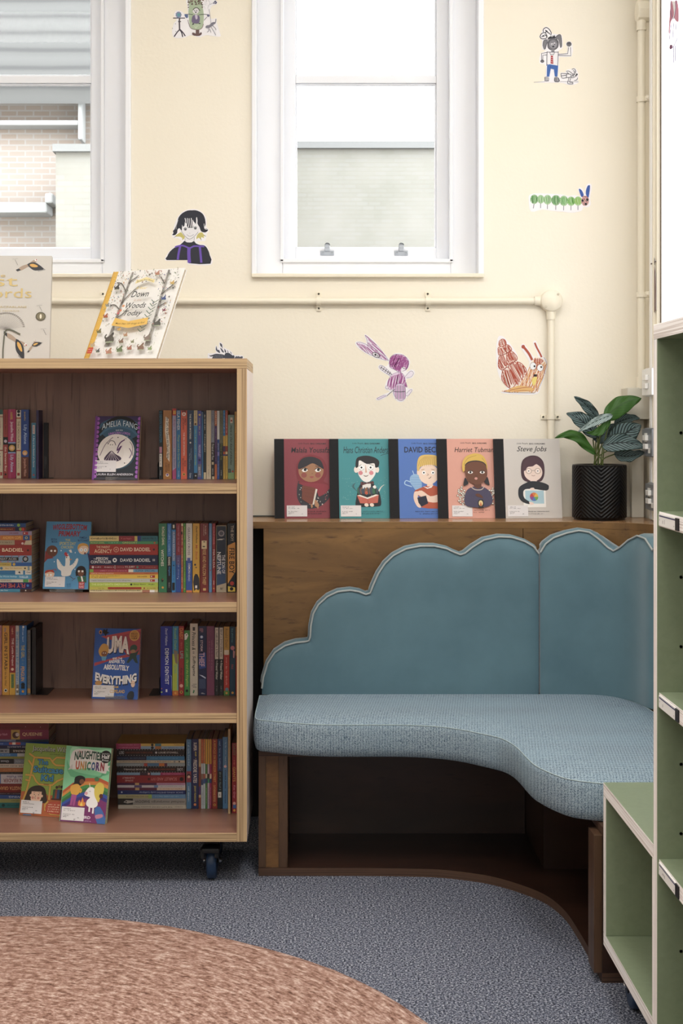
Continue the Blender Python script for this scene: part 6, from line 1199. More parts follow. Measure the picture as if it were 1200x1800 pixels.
# 5: shiny mint cover with rainbow
def artE(a):
    a.rect(425, 1020, 785, 1562, '#7FD09C'); a.poly([(470,1030),(600,1050),(780,1035),(780,1100),(640,1150),(480,1130)], '#A8E8BC', 3); a.poly([(440,1120),(470,1180),(540,1210),(700,1225),(770,1200),(780,1120),(700,1240),(480,1240)], '#5FB884', 3)
    cs = ('#C0562A', '#D8862E', '#3E8A3E', '#2A6A3A', '#2A4AA0', '#3A2A7A', '#7A2A6A')
    for k, c in enumerate(cs):
        d = k*24; a.poly([(430,1345+d*0.9),(500,1285+d),(600,1245+d),(700,1240+d),(780,1265+d),(780,1560),(430,1560)], c)
    a.poly([(463,1150),(480,1060),(560,1040),(640,1050),(740,1090),(745,1190),(720,1205),(600,1175),(490,1190)], '#E4E0DC', 3)
    a.poly([(455,1195),(485,1150),(490,1185)], '#D0C8C4'); a.poly([(740,1150),(770,1150),(755,1170),(765,1190),(735,1180)], '#E4E0DC')
    a.text('THE', 524, 1072, 556, 1056, '#B8382A', 0.02); a.text('NAUGHTIEST', 496, 1125, 720, 1064, '#1E4A3A', 0.04, 0, 0.0, -12)
    for ch, x0, c in (('U',510,'#C0502A'),('N',545,'#C8862A'),('I',580,'#8A7A2A'),('C',594,'#2A7A5A'),('O',628,'#2A5A8A'),('R',662,'#5A3A7A'),('N',696,'#A02A3A')):
        a.text(ch, x0, 1190, x0+(10 if ch == 'I' else 29), 1128, c, 0.05)
    a.ell(729, 1088, 43, 45, '#101012', n=28); a.text('Buy one get one', 702, 1072, 756, 1062, '#F0F0F0', 0.01); a.text('Half', 700, 1102, 758, 1073, '#F0F0F0', 0.02); a.text('Price', 704, 1120, 752, 1106, '#F0F0F0', 0.01)
    a.poly([(510,1285),(515,1245),(550,1230),(585,1240),(590,1265),(560,1300),(530,1300),(490,1312)], '#14141C', 3); a.ell(568, 1272, 18, 18, '#7A4A30'); a.poly([(492,1305),(535,1290),(560,1310),(558,1345),(540,1368),(500,1365),(487,1330)], '#E0A42A', 3); a.line([(535,1310),(570,1330),(560,1350)], 12, '#E0A42A', 3)
    a.poly([(500,1365),(540,1368),(530,1445),(515,1445),(518,1390),(508,1445),(494,1440)], '#A84A8A')
    a.poly([(602,1340),(625,1310),(655,1308),(675,1330),(680,1370),(695,1400),(700,1430),(675,1450),(640,1448),(615,1430),(620,1400),(640,1380),(615,1372),(596,1362)], '#F0ECEC', 3); a.rect(636, 1440, 648, 1480, '#F0ECEC'); a.rect(664, 1440, 676, 1490, '#F0ECEC')
    a.ell(608, 1352, 12, 12, '#E0A0A8', n=12); a.line([(634,1312),(626,1280)], 5, '#E8E0C8'); a.line([(630,1335),(640,1338)], 3, K_)
    a.poly([(670,1300),(700,1270),(735,1290),(735,1340),(715,1380),(705,1410),(680,1380),(668,1345)], '#D8C03A', 3); a.ell(678, 1248, 18, 16, '#4A7A4A'); a.ell(720, 1365, 14, 16, '#5A2A1E')
    a.poly([(555,1440),(562,1400),(575,1420),(585,1380),(598,1420),(605,1410),(605,1442)], '#E88A2A', 2); a.poly([(568,1442),(580,1410),(592,1442)], '#F0D04A')
    a.poly([(680,1460),(720,1440),(770,1520),(770,1560),(710,1560)], '#3A6AB0', 2); a.poly([(690,1500),(740,1490),(745,1510),(700,1525)], '#C07A9A', 2)
    a.text('PIP BIRD', 540, 1530, 656, 1510, '#E8D8E8', 0.03); a.scrib(615, 1548, 665, 1540, '#C8A8D0')
r, W, Hh = shelf_cover('shiny mint green paperback with a rainbow and white unicorn, facing out', 104.6, 187.5, 1310.5, 1441, Z4, 618, 0.24, 0.013, '#8AD8A8', artE, (0,1060), 4.09, yaw=-0.25)
sticker(r, 0.004, 0.004, 0.069, 0.037); stand_for(r, W, Hh, 0.24, Z4, 'clear acrylic stand under the shiny mint green book')

# top of the bookcase
zt_ = ZT+0.0005
def artW(a):       # units: fractions 0..1
    G = '#D3B86E'
    a.rect(0, 0, 1, 1, '#C9C4BC')
    def bird(cx, cy, k, m=1, rot=0):
        q = lambda pts: [(cx+(x*math.cos(rot)-y*math.sin(rot))*k*m, cy+(x*math.sin(rot)+y*math.cos(rot))*k) for x, y in pts]
        a.poly(q([(-1.0,-0.2),(-0.7,0.0),(-0.2,0.15),(0.1,0.35),(0.35,0.45),(0.5,0.35),(0.2,0.05),(-0.3,-0.12),(-0.8,-0.35)]), '#A8907A', 3)
        a.poly(q([(-0.3,0.1),(0.1,0.25),(0.5,0.2),(1.1,-0.2),(0.9,-0.3),(0.7,-0.32),(0.4,-0.35),(0.1,-0.25)]), '#24242A', 2)
        a.poly(q([(-0.1,0.08),(0.2,0.15),(0.6,0.0),(0.5,-0.1),(0.1,-0.08)]), '#D8A23A', 2); a.ell(*q([(0.42,0.42)])[0], 0.10*k, 0.08*k, '#F0EDE8', n=10); a.ell(*q([(0.46,0.44)])[0], 0.05*k, 0.05*k, '#A8322A', n=8)
        for j in range(7): a.line(q([(0.45+j*0.08,-0.1),(0.7+j*0.09,-0.42+j*0.02)]), 0.03*k, '#24242A')
        a.poly(q([(-1.0,-0.2),(-1.25,-0.3),(-1.1,-0.42),(-0.8,-0.32)]), '#24242A')
    bird(0.77, 0.905, 0.13); bird(0.65, 0.17, 0.15, 1, -0.9); bird(0.83, 0.155, 0.075, 1, 0.5); bird(0.25, 0.3, 0.13)
    for th, w0, w1 in ((0, 0, 0),):
        a.text('The', 0.30, 0.795, 0.50, 0.83, G); a.text('lost', 0.10, 0.71, 0.635, 0.81, G, 0.0); a.text('Words', 0.10, 0.60, 0.79, 0.69, G, 0.0)
    a.text('ROBERT MACFARLANE', 0.20, 0.505, 0.74, 0.523, '#C4AE72'); a.text('JACKIE MORRIS', 0.30, 0.468, 0.66, 0.482, '#C4AE72')
    a.ell(0.895, 0.425, 0.055, 0.042, '#5A5238', n=22); a.ell(0.895, 0.425, 0.043, 0.032, '#7A7050', n=22); a.ell(0.895, 0.425, 0.012, 0.022, '#E0D8C0', n=10)
    for j in range(26):
        an = 0.2+j*0.11; a.line([(0.52,0.30),(0.52+0.2*math.cos(an),0.30+0.16*math.sin(an))], 0.0016, '#8A8480'); a.ell(0.52+0.2*math.cos(an), 0.30+0.16*math.sin(an), 0.012, 0.006, '#9A948E', n=6)
    a.line([(0.5,0.02),(0.5,0.15),(0.53,0.3),(0.68,0.255)], 0.014, '#5A5A48', 4)
    a.poly([(0.05,0.0),(0.10,0.05),(0.05,0.12),(0.0,0.0)], '#C89A7A')
    for x, y in ((0.6,0.96),(0.93,0.30),(0.88,0.52)): a.line([(x,y),(x+0.03,y-0.05)], 0.003, '#4A4A4A'); a.line([(x-0.03,y+0.005),(x+0.03,y+0.01)], 0.002, '#8A8A8A')
lean = 0.16; s_b = 600; base = [xx(86, s_b)-0.27, F/s_b, zt_]
Hh = solveH(base, lean, 449.5); W = 0.27
r = cover_book('large pale grey book with gold title and goldfinches on the bookcase', tuple(base), 0.02, lean, W, Hh, 0.016, '#C9C4BC', artW, px=lambda x, y: (x*W, y*Hh), kind='hardback')
def artX(a):
    rnd = random.Random(5)
    a.rect(0.075, 0, 1, 1, '#EDEAE6'); a.rect(0, 0, 0.075, 1, '#E2B23C')
    for j in range(70): a.ell(rnd.uniform(0.005, 0.07), rnd.uniform(0, 1), 0.004, 0.003, '#F0D48A', n=6)
    a.line([(0.012,0),(0.012,1)], 0.006, '#C8922A')
    def tree(x0, x1, w_):
        a.poly([(x0-w_,0.14),(x0-w_*0.5,0.3),((x0+x1)/2-w_*0.5,0.6),(x1-w_*0.4,0.98),(x1+w_*0.4,0.98),((x0+x1)/2+w_*0.5,0.6),(x0+w_*0.5,0.3),(x0+w_*1.1,0.14)], '#A8A29C')
        for j in range(40):
            f = rnd.random(); xc_ = x0+(x1-x0)*f; y = 0.16+0.8*f; a.line([(xc_+rnd.uniform(-w_,w_)*0.5, y),(xc_+rnd.uniform(-w_,w_)*0.5, y+0.03)], 0.003, '#6A645E')
    tree(0.27, 0.29, 0.035); tree(0.83, 0.80, 0.035)
    for p in ([(0.28,0.62),(0.36,0.72),(0.45,0.80)],[(0.28,0.55),(0.2,0.6),(0.13,0.6)],[(0.29,0.75),(0.2,0.84),(0.12,0.86)],[(0.29,0.85),(0.4,0.93)],[(0.8,0.7),(0.9,0.78),(0.96,0.84)],[(0.8,0.82),(0.72,0.9)],[(0.81,0.55),(0.9,0.6)],[(0.29,0.45),(0.36,0.5),(0.4,0.56)]): a.line(p, 0.012, '#6E6862', 4)
    cols = ('#4A4A44','#6A7A5A','#8A9A7A','#5A4A42','#A8685A','#C89A5A','#5A6A9A','#3A3A3A','#7A8A6A','#B87A6A')
    for j in range(420):
        x = rnd.uniform(0.09, 0.99); y = rnd.uniform(0.34, 0.995)
        if 0.40 < x < 0.74 and 0.33 < y < 0.84: continue
        an = rnd.uniform(0, PI); k = rnd.uniform(0.004, 0.010); a.ell(x, y, k*1.4, k*0.5, rnd.choice(cols), an, 8)
    def animal(x, y, k, c):
        a.poly([(x-k,y-k*0.8),(x-k*1.1,y),(x-k*0.5,y+k*0.4),(x-k*0.1,y+k*0.9),(x+k*0.25,y+k*1.1),(x+k*0.5,y+k*0.7),(x+k*0.4,y+k*0.3),(x+k*0.8,y-k*0.1),(x+k*0.9,y-k*0.8)], c, 3)
        a.line([(x-k,y-k*0.2),(x-k*1.5,y+k*0.2),(x-k*1.3,y+k*0.7)], k*0.35, c, 3); a.ell(x+k*0.2, y+k*0.8, k*0.1, k*0.1, K_, n=6); a.ell(x, y-k*0.85, k*1.2, k*0.12, '#A8B094', n=12)
    for x, y, k, c in ((0.16,0.46,0.035,'#A8583A'),(0.14,0.29,0.035,'#7A7048'),(0.33,0.21,0.07,'#5A544E'),(0.53,0.24,0.03,'#B88A6A'),(0.50,0.17,0.035,'#8A6A5A'),(0.92,0.36,0.05,'#5A5A54'),(0.95,0.5,0.025,'#8A4A5A'),(0.85,0.20,0.05,'#8A7A70'),(0.80,0.10,0.05,'#8A6A5A'),(0.52,0.08,0.045,'#6A7A52'),(0.38,0.06,0.045,'#B8806A'),(0.22,0.07,0.03,'#5A5A5A'),(0.12,0.14,0.035,'#B8A080'),(0.65,0.09,0.035,'#A86A5A'),(0.66,0.16,0.025,'#8A8A6A'),(0.93,0.08,0.03,'#8A9A6A'),(0.19,0.78,0.04,'#4E4A46'),(0.90,0.63,0.035,'#4A5A8A'),(0.70,0.92,0.035,'#B8806A'),(0.95,0.80,0.03,'#C8A45A'),(0.14,0.58,0.03,'#8A8A84'),(0.42,0.30,0.025,'#D8A44A')): animal(x, y, k*0.8, c)
    for j in range(9):
        x = 0.72+0.008*j; y = 0.26+0.04*j; a.line([(x,y),(x-0.05,y+0.035)], 0.008, '#5A7060'); a.line([(x,y),(x+0.05,y+0.03)], 0.008, '#5A7060')
    for j in range(90):
        x = rnd.uniform(0.09, 0.98); y = rnd.uniform(0.01, 0.28); a.line([(x,y),(x+rnd.uniform(-0.01,0.01),y+0.015)], 0.003, '#8A9A6A')
    a.poly([(0.44,0.80),(0.57,0.835),(0.70,0.80),(0.70,0.835),(0.57,0.87),(0.44,0.835)], '#E8D69A'); a.text('Brown Bear Wood', 0.46, 0.812, 0.68, 0.830, '#5A4A2A', 0, 0, 0, 0.018)
    a.text('A Bear', 0.47, 0.735, 0.63, 0.762, '#E2C87A', 0.01, 0.2); a.text('Down', 0.44, 0.645, 0.68, 0.715, '#4A4A4A', 0.01, 0.25); a.text('in the', 0.50, 0.60, 0.60, 0.625, '#D8B4A0', 0.0, 0.2)
    a.text('Woods', 0.41, 0.52, 0.69, 0.585, '#4A4A4A', 0.01, 0.25); a.text('Today', 0.42, 0.42, 0.67, 0.495, '#4A4A4A', 0.01, 0.25)
    a.poly([(0.30,0.335),(0.32,0.42),(0.52,0.375),(0.78,0.41),(0.79,0.335),(0.55,0.30)], '#E4B64E'); a.text('More than 100 things to find', 0.35, 0.342, 0.75, 0.368, '#6A4A1E', 0.005, 0.2, 0, -0.01)
    a.scrib(0.42, 0.285, 0.50, 0.277, '#8A8A8A'); a.scrib(0.62, 0.285, 0.70, 0.277, '#8A8A8A')
    a.rect(0.085, 0.03, 0.155, 0.095, '#C8482E'); a.scrib(0.09, 0.07, 0.15, 0.08, '#F0C8B8', 5); a.scrib(0.095, 0.045, 0.145, 0.055, '#F0C8B8', 4)
    for x, y, c in ((0.36,0.50,'#D87A5A'),(0.38,0.55,'#E09A6A'),(0.34,0.47,'#C86A6A')): a.ell(x, y, 0.018, 0.014, c, n=10)
ps = -0.50; le = 0.50; s_b = 618
base = (xx(146.5, s_b), F/s_b, zt_); W = 0.250; Hh = 0.300
r = cover_book('white illustrated woodland book with a yellow spine, leaning on the bookcase', base, ps, le, W, Hh, 0.012, '#EDEAE6', artX, spine_col='#E2B23C', spine_w=0.0, px=lambda x, y: (x*W, y*Hh), kind='hardback')
mb = MB(); c_ = Vector(base)+Matrix.Rotation(ps, 3, 'Z') @ Vector((W*0.5, 0.10, 0)); 
e = empty('book_easel', (c_.x, c_.y+0.015, zt_), 'small black wire easel hidden behind the leaning woodland book', 'stand')
R3 = Matrix.Rotation(ps, 3, 'Z') @ Matrix.Rotation(-le, 3, 'X')
p_up = Vector(base)+R3 @ Vector((W*0.5, 0.0165, Hh*0.6)); p_lo = Vector((p_up.x, p_up.y, 0))+Matrix.Rotation(ps, 3, 'Z') @ Vector((0, 0.07, 0)); p_lo.z = zt_+0.0026
p_in = Vector(base)+R3 @ Vector((W*0.5, 0.0165, 0.02))
mb.tube([tuple(p_in), tuple(p_up), tuple(p_lo)], 0.0022, M['blackmetal'], 8); wbuild(mb, 'wire_frame', e)

# ledge books
def face_none(a): pass
def lp_common(a, name, px0, x0, x1, y0, y1, tx, ty, tcol='#15151C', sh=0.25):
    pass
LPS = 543.0
def head(a, cx, cy, rx, ry, c): a.ell(cx, cy, rx, ry, c, n=28)
def art1(a):
    B = '#1C1620'
    a.text('Little People,', 300, 192, 392, 177, '#2A1620', 0, 0.3); a.text('BIG DREAMS', 402, 191, 530, 179, '#2A1620', 0.02)
    a.text('Malala Yousafzai', 243, 258, 590, 215, B, 0.01, 0.15)
    a.poly([(290,620),(292,520),(320,480),(420,520),(540,540),(556,600),(540,640),(480,690),(400,712),(330,690)], '#2E2C36', 4)
    rnd = random.Random(3)
    for j in range(70):
        x, y = rnd.uniform(298, 545), rnd.uniform(520, 690)
        if (x-420)**2/130**2+(y-600)**2/95**2 < 1 and not (335 < x < 450 and y < 660): a.ell(x, y, rnd.uniform(3,7), rnd.uniform(3,6), rnd.choice(('#D8C8C0','#A85A62','#8A948A','#E0DCD4')), rnd.random()*3, 7)
    a.poly([(285,420),(290,350),(320,305),(370,278),(415,274),(470,290),(510,320),(532,370),(530,440),(505,490),(540,510),(545,560),(480,610),(440,560),(330,520),(300,480)], '#86202F', 4)
    a.poly([(300,500),(420,505),(535,520),(545,560),(470,615),(445,570),(350,530)], '#93293A', 3)
    head(a, 404, 405, 103, 92, '#A87650'); a.poly([(300,392),(305,340),(345,300),(415,292),(480,318),(505,370),(505,392),(460,365),(415,345),(360,372)], '#1E1A26', 3)
    a.poly([(415,345),(430,380),(400,380)], '#A87650')
    for cx in (352, 460): a.poly([(cx-24,398),(cx-8,386),(cx+12,386),(cx+26,400),(cx+8,414),(cx-14,414)], '#F4F0EC', 3); a.ell(cx+4, 397, 12, 12, K_, n=12); a.line([(cx-26,398),(cx,382),(cx+28,396)], 5, K_, 3)
    a.ell(346, 441, 23, 21, '#9A4A42'); a.ell(460, 441, 23, 21, '#9A4A42'); a.poly([(390,454),(408,450),(428,454),(408,466)], '#A84A4A', 2); a.line([(408,425),(414,432),(420,425)], 2.5, '#6A4428'); a.line([(340,374),(368,366)], 5, '#1E1A26'); a.line([(440,366),(470,376)], 5, '#1E1A26')
    a.poly([(330,528),(345,525),(440,545),(412,680),(390,675),(326,635)], '#7A3A28'); a.poly([(440,552),(455,556),(425,680),(412,680)], '#E0D8CC')
    for j in range(16): a.line([(345+j*5, 545+(j*31)%90),(352+j*5, 555+(j*31)%90)], 2, '#5A2418')
    a.poly([(430,650),(440,640),(455,660),(465,680),(458,715),(448,700),(432,690)], '#B8845C', 2); a.poly([(398,680),(410,675),(415,695),(404,708)], '#B8845C', 2)
    a.scrib(375, 738, 530, 729, '#3A1420'); a.scrib(375, 756, 490, 747, '#3A1420')
def art2(a):
    B = '#13242C'
    a.text('Little People,', 743, 191, 836, 176, B, 0, 0.3); a.text('BIG DREAMS', 846, 190, 972, 178, B, 0.02)
    a.text('Hans Christian Andersen', 670, 262, 1075, 208, B, 0.0, 0.2); a.line([(975,282),(1010,270),(1045,265)], 3, B, 3)
    for j in range(6):
        x = 790-j*10; a.line([(790,580),(765-j*6,560-j*6),(745-j*4+j*8,525-j*4)], 3, '#3A5A62', 3); a.line([(930,600),(960+j*2,570-j*6),(970+j*6,540-j*4)], 3, '#D8D8D0', 3)
    a.poly([(762,690),(775,600),(800,520),(850,500),(900,505),(940,545),(965,600),(972,680),(930,695),(800,698)], '#161A24', 3)
    a.poly([(822,520),(850,500),(890,510),(880,580),(830,580)], '#ECE8E2', 2)
    a.poly([(780,360),(788,330),(860,300),(925,330),(935,370),(930,430),(890,485),(855,498),(820,480),(788,430)], '#F2EEEA', 4)
    a.ell(772, 396, 18, 26, '#F0E2D8', n=16); a.ell(945, 396, 16, 26, '#F0E2D8', n=16)
    a.poly([(768,378),(775,310),(810,288),(870,283),(930,300),(962,330),(955,372),(930,378),(920,345),(860,350),(800,320),(790,370)], '#18181F', 4)
    a.poly([(850,350),(860,420),(846,420)], '#D8A890')
    for cx in (818, 893): a.ell(cx, 382, 20, 20, '#FFFFFF', n=16); a.ell(cx-2, 379, 8, 8, K_, n=10); a.line([(cx-20,390),(cx,402),(cx+20,388)], 2, '#5A5A5A', 3)
    a.line([(795,368),(815,356)], 3, K_); a.line([(880,352),(915,362)], 3, K_)
    a.ell(808, 423, 18, 17, '#DE8890'); a.ell(896, 423, 18, 17, '#DE8890'); a.line([(832,442),(852,452),(872,440)], 4, '#7A2A2A', 3); a.ell(846,448,4,4,K_,n=6); a.ell(858,448,4,4,K_,n=6)
    a.poly([(805,508),(812,492),(858,502),(910,488),(915,515),(905,512),(860,510),(815,525)], '#5A2A2A', 2)
    rnd = random.Random(4)
    for j in range(16):
        x = 790+j*10; a.poly([(x,600),(x-10+rnd.uniform(-4,4),560),(x+rnd.uniform(-4,8),540+rnd.uniform(-10,12)),(x+10,570)], rnd.choice(('#1E5A3A','#2A6A4A','#3A4A5A','#14402E','#8A5A3A')), 2)
    a.ell(852, 584, 13, 13, '#C8502A'); a.poly([(905,535),(925,522),(935,545),(918,550)], '#F0F0EC', 2)
    a.poly([(776,605),(800,603),(862,628),(930,600),(953,602),(945,665),(870,672),(800,668)], '#C8604E'); a.line([(862,628),(866,672)], 3, '#8A3A30'); a.poly([(776,605),(800,600),(860,622),(930,597),(953,602),(862,634)], '#ECE4D8')
    for cx in (852, 896): a.ell(cx, 682, 18, 14, '#F0DCCC', 0.2, 14)
    for j in range(60): a.ell(rnd.uniform(660,1020), rnd.uniform(460,640), 1.6, 1.6, '#B8DCE0', n=5)
    a.scrib(812, 738, 985, 729, '#1E4A56'); a.scrib(812, 756, 965, 747, '#1E4A56')
def art3(a):      # crop origin (700,740), 4 per pixel
    B = '#182038'
    a.text('Little People,', 104, 165, 182, 152, B, 0, 0.3); a.text('BIG DREAMS', 190, 165, 300, 155, B, 0.02); a.text('DAVID BECKHAM', 52, 223, 400, 182, B, 0.02)
    a.poly([(90,395),(110,378),(140,375),(160,395),(172,440),(165,490),(140,500),(110,465),(88,430)], '#8FB8E0', 4); a.line([(92,430),(60,420),(52,445),(100,462)], 7, '#A8CCEC', 4); a.line([(108,350),(118,380)], 5, '#B8D4F0')
    for j in range(5): a.line([(92,395+j*18),(168,400+j*16)], 2, '#6A9CD0')
    a.poly([(115,500),(180,465),(230,450),(290,465),(330,480),(330,605),(165,608),(190,560)], '#B8502E', 3); a.poly([(180,460),(215,470),(255,450),(240,470),(210,478)], '#F0E8E4')
    a.poly([(118,500),(150,500),(140,540),(160,590),(160,610),(135,600),(112,550)], '#F0D0BC', 3); a.poly([(130,505),(170,490),(230,530),(290,520),(290,568),(220,570),(160,530)], '#F0D0BC', 3)
    a.poly([(137,540),(200,525),(214,580),(165,603),(145,575)], '#141A34'); a.poly([(205,400),(250,400),(250,460),(210,462)], '#F0D0BC')
    head(a, 222, 375, 72, 72, '#F4D8C4'); a.ell(148, 362, 10, 20, '#F4D8C4', n=12)
    a.poly([(140,345),(145,280),(170,245),(230,238),(290,250),(310,290),(310,440),(285,440),(290,350),(270,315),(210,310),(165,325),(155,350)], '#E0BC5A', 4)
    for j in range(9): a.line([(150+j*15,320),(165+j*12,280),(200+j*9,250)], 2.5, '#B88A34', 3)
    for cx in (188, 253): a.ell(cx, 365, 13, 13, '#FFFFFF', n=14); a.ell(cx, 365, 6, 6, K_, n=8)
    a.line([(208,385),(222,380),(212,372)], 2.5, '#8A5A3A', 3); a.line([(220,405),(232,402),(238,392)], 3.5, '#4A2A2A', 3); a.line([(170,345),(192,340)], 3, '#A87A34'); a.line([(240,340),(264,346)], 3, '#A87A34')
    a.scrib(122, 640, 300, 632, '#20305A'); a.scrib(145, 656, 300, 648, '#20305A')
def art4(a):
    B = '#2A1A18'
    a.text('Little People,', 450, 162, 528, 149, B, 0, 0.3); a.text('BIG DREAMS', 537, 162, 640, 152, B, 0.02); a.text('Harriet Tubman', 408, 220, 688, 186, B, 0.005, 0.2)
    rnd = random.Random(9)
    for cx0, cy0 in ((463, 525), (680, 530)):
        for j in range(46):
            an, rr = rnd.uniform(0, 2*PI), rnd.uniform(0, 1)**0.5; x = cx0+42*rr*math.cos(an); y = cy0+64*rr*math.sin(an); a.ell(x, y, 8, 7, '#4A3A30', n=7); a.ell(x, y, 6, 5.5, '#F0E8DC', n=7)
    a.poly([(472,590),(480,500),(530,465),(600,465),(650,500),(668,560),(640,600),(560,610)], '#453F5E', 4); a.line([(520,468),(545,485),(590,485),(612,462)], 6, '#C8B8A8', 3)
    a.poly([(540,430),(590,430),(592,470),(565,480),(540,468)], '#5E3220'); a.poly([(462,455),(475,400),(490,420),(500,440),(480,455)], '#1E1C24', 3); a.poly([(650,452),(635,395),(615,420),(618,440),(635,450)], '#1E1C24', 3)
    a.poly([(458,340),(462,290),(490,250),(550,230),(605,245),(632,290),(636,350),(620,330),(480,350),(470,370)], '#DDB43E', 4)
    a.poly([(478,320),(500,290),(560,280),(615,295),(630,330),(560,300)], '#1E1C24', 3)
    a.poly([(478,320),(510,295),(560,287),(610,300),(634,340),(630,400),(595,440),(550,448),(500,425),(480,380)], '#6E3E26', 4)
    for p in ([(470,310),(500,265),(560,245)],[(600,262),(625,300),(632,330)]): a.line(p, 2.5, '#A8801E', 3)
    for cx in (515, 600): a.ell(cx, 364, 18, 9, '#F4F0EC', n=14); a.ell(cx, 363, 8, 8, K_, n=10); a.line([(cx-20,358),(cx,350),(cx+20,358)], 3.5, K_, 3)
    a.ell(554, 407, 11, 9, '#D89A90', n=12); a.ell(630, 383, 3, 3, K_, n=6); a.line([(545,385),(555,390),(565,385)], 2, '#4A2414')
    a.poly([(545,520),(565,512),(590,525),(600,545),(580,540),(560,535)], '#5E3220', 2)
    a.poly([(562,572),(572,555),(597,555),(604,575),(600,606),(568,606)], '#1E1A20', 2); a.ell(583, 580, 15, 20, '#E8D090', n=14); a.poly([(575,598),(583,568),(591,598)], '#C8601E')
    a.rect(565, 606, 603, 614, '#2A2024'); a.scrib(530, 632, 645, 624, '#5A2A24'); a.scrib(530, 647, 605, 640, '#5A2A24')
def art5(a):
    B = '#15151C'
    a.text('Little People,', 850, 167, 932, 153, B, 0, 0.3); a.text('BIG DREAMS', 941, 166, 1055, 156, B, 0.02); a.text('Steve Jobs', 850, 226, 1066, 178, B, 0.005, 0.35)
    a.poly([(880,400),(876,320),(895,270),(945,245),(1000,250),(1038,290),(1044,360),(1030,410),(1000,430),(920,430)], '#41202E', 4)
    a.poly([(935,390),(990,390),(985,430),(940,430)], '#EDD2C4'); head(a, 962, 362, 66, 62, '#F0D6CA')
    a.poly([(890,345),(895,300),(930,262),(990,255),(1030,290),(1035,350),(1010,310),(985,305),(960,320),(925,325),(905,350)], '#4A2636', 4)
    for cx in (930, 995): a.ell(cx, 353, 22, 20, '#7A6A5A', n=22); a.ell(cx, 353, 19, 17.5, '#F4DCD0', n=22); a.ell(cx, 353, 8, 9, '#FFFFFF', n=10); a.ell(cx, 353, 5, 5, '#5A2A1E', n=8)
    a.line([(952,350),(974,350)], 2.5, '#7A6A5A'); a.line([(950,383),(962,388),(975,383)], 2.5, '#8A4A3A', 3)
    a.poly([(850,500),(860,465),(900,440),(940,425),(1000,428),(1055,445),(1070,470),(1050,490),(990,488),(930,490),(890,500),(895,545),(930,570),(925,585),(880,570),(855,540)], '#161A26', 4)
    a.rect(886, 475, 1046, 608, '#F2EFEA'); a.rect(900, 490, 1033, 582, '#A8CCDA')
    a.poly([(850,500),(860,465),(900,440),(950,430),(1055,445),(1070,470),(1050,490),(960,480),(900,482),(885,510),(895,545),(930,570),(925,585),(880,570),(855,540)], '#161A26', 4)
    a.poly([(925,570),(950,572),(960,585),(935,590)], '#F0D6CA', 2); a.poly([(935,475),(960,470),(968,484),(945,488)], '#F0D6CA', 2)
    for k, c in enumerate(('#E8B83A', '#E07A2E', '#C83A3A', '#8A4A9A', '#4A7AC0', '#6AB04A')):
        a.poly([(962,534)]+[(962+30*math.cos(k*PI/3+j*PI/12), 534-30*math.sin(k*PI/3+j*PI/12)) for j in range(5)], c)
    a.scrib(915, 640, 1068, 633, '#5A5A60'); a.scrib(915, 656, 1030, 649, '#5A5A60')
def ledge_book(label, xl, wpx, spw, col, art, crop, k, st):
    s = LPS; lean = 0.155; base = (xx(xl, s), F/s, sh_z+0.0005); W = wpx/s; Hh = solveH(base, lean, 771.5)
    fn = lambda x, y: ((crop[0]+x/k-xl)/wpx*W, (911-(crop[1]+y/k))/139.5*Hh)
    r = cover_book(label, base, 0.075, lean, W, Hh, 0.0085, col, art, spine_col='#0C0C12', spine_w=spw/s, px=fn, kind='hardback', group='picture books leaning on the ledge')
    if st: sticker(r, (st[0]-xl)/s, 0.006, st[1]/s, 0.036)
C1 = (460, 740); C2 = (700, 740)
ledge_book('dark red picture book with a girl in a headscarf, leftmost on ledge', 483, 116, 17, '#8E3240', art1, C1, 4.615, (504, 36))
ledge_book('teal picture book with a dark-haired boy reading, on ledge', 580.5, 112, 16, '#2F9098', art2, C1, 4.615, (599, 36))
ledge_book('cornflower blue picture book with a blond boy holding a trophy', 685.5, 112, 17, '#4A76C4', art3, C2, 4, None)
ledge_book('salmon pink picture book with a girl in a yellow scarf', 770.5, 112, 18, '#E0A08E', art4, C2, 4, (795, 36))
ledge_book('pale grey picture book with a figure in round glasses, rightmost on ledge', 871, 119, 18, '#CFC8C2', art5, C2, 4, (893, 36))

# ---------------------------------------------------------------- children's drawings on the wall
def drawing(label, crop, k, outline, art, sm=4, wall='back'):
    y0 = YW-0.0007; mb = MB()
    if wall == 'back':
        O, U, V, N = (0, y0, 0), (1,0,0), (0,0,1), (0,-1,0); sc = F/y0
        fn = lambda x, y: (xx(crop[0]+x/k, sc), zy(crop[1]+y/k, sc))
    else:
        xw = wall; O, U, V, N = (xw, 0, 0), (0,-1,0), (0,0,1), (-1,0,0)
        def fn(x, y):
            px_, py_ = crop[0]+x/k, crop[1]+y/k; s = (px_-VX)/xw; return (-F/s, zy(py_, s))
    for ol_ in outline:
        a = Art(mb, O, U, V, N, fn=fn, base=0.0, step=0.0)
        p = smooth(ol_, True, sm) if sm else ol_
        front = [a.P(q_) for q_ in p]; bk_ = [q_-Vector(N)*0.0005 for q_ in front]; n_ = len(p)
        mb.add(front+bk_, [tuple(range(n_)), tuple(range(2*n_-1, n_-1, -1))]+[(i, (i+1) % n_, n_+(i+1) % n_, n_+i) for i in range(n_)], flat('#F1EEF2', 0.6))
    a = Art(mb, O, U, V, N, fn=fn, base=0.00006, step=0.000012, rough=0.6); art(a)
    c = fn(outline[0][0][0], outline[0][0][1])
    loc = (c[0], YW, c[1]) if wall == 'back' else (wall, -c[0], c[1])
    return tag(mb.build('wall_drawing', None, loc), label, 'drawing', 'cut-out drawings stuck on the walls')
IN = '#2A2838'
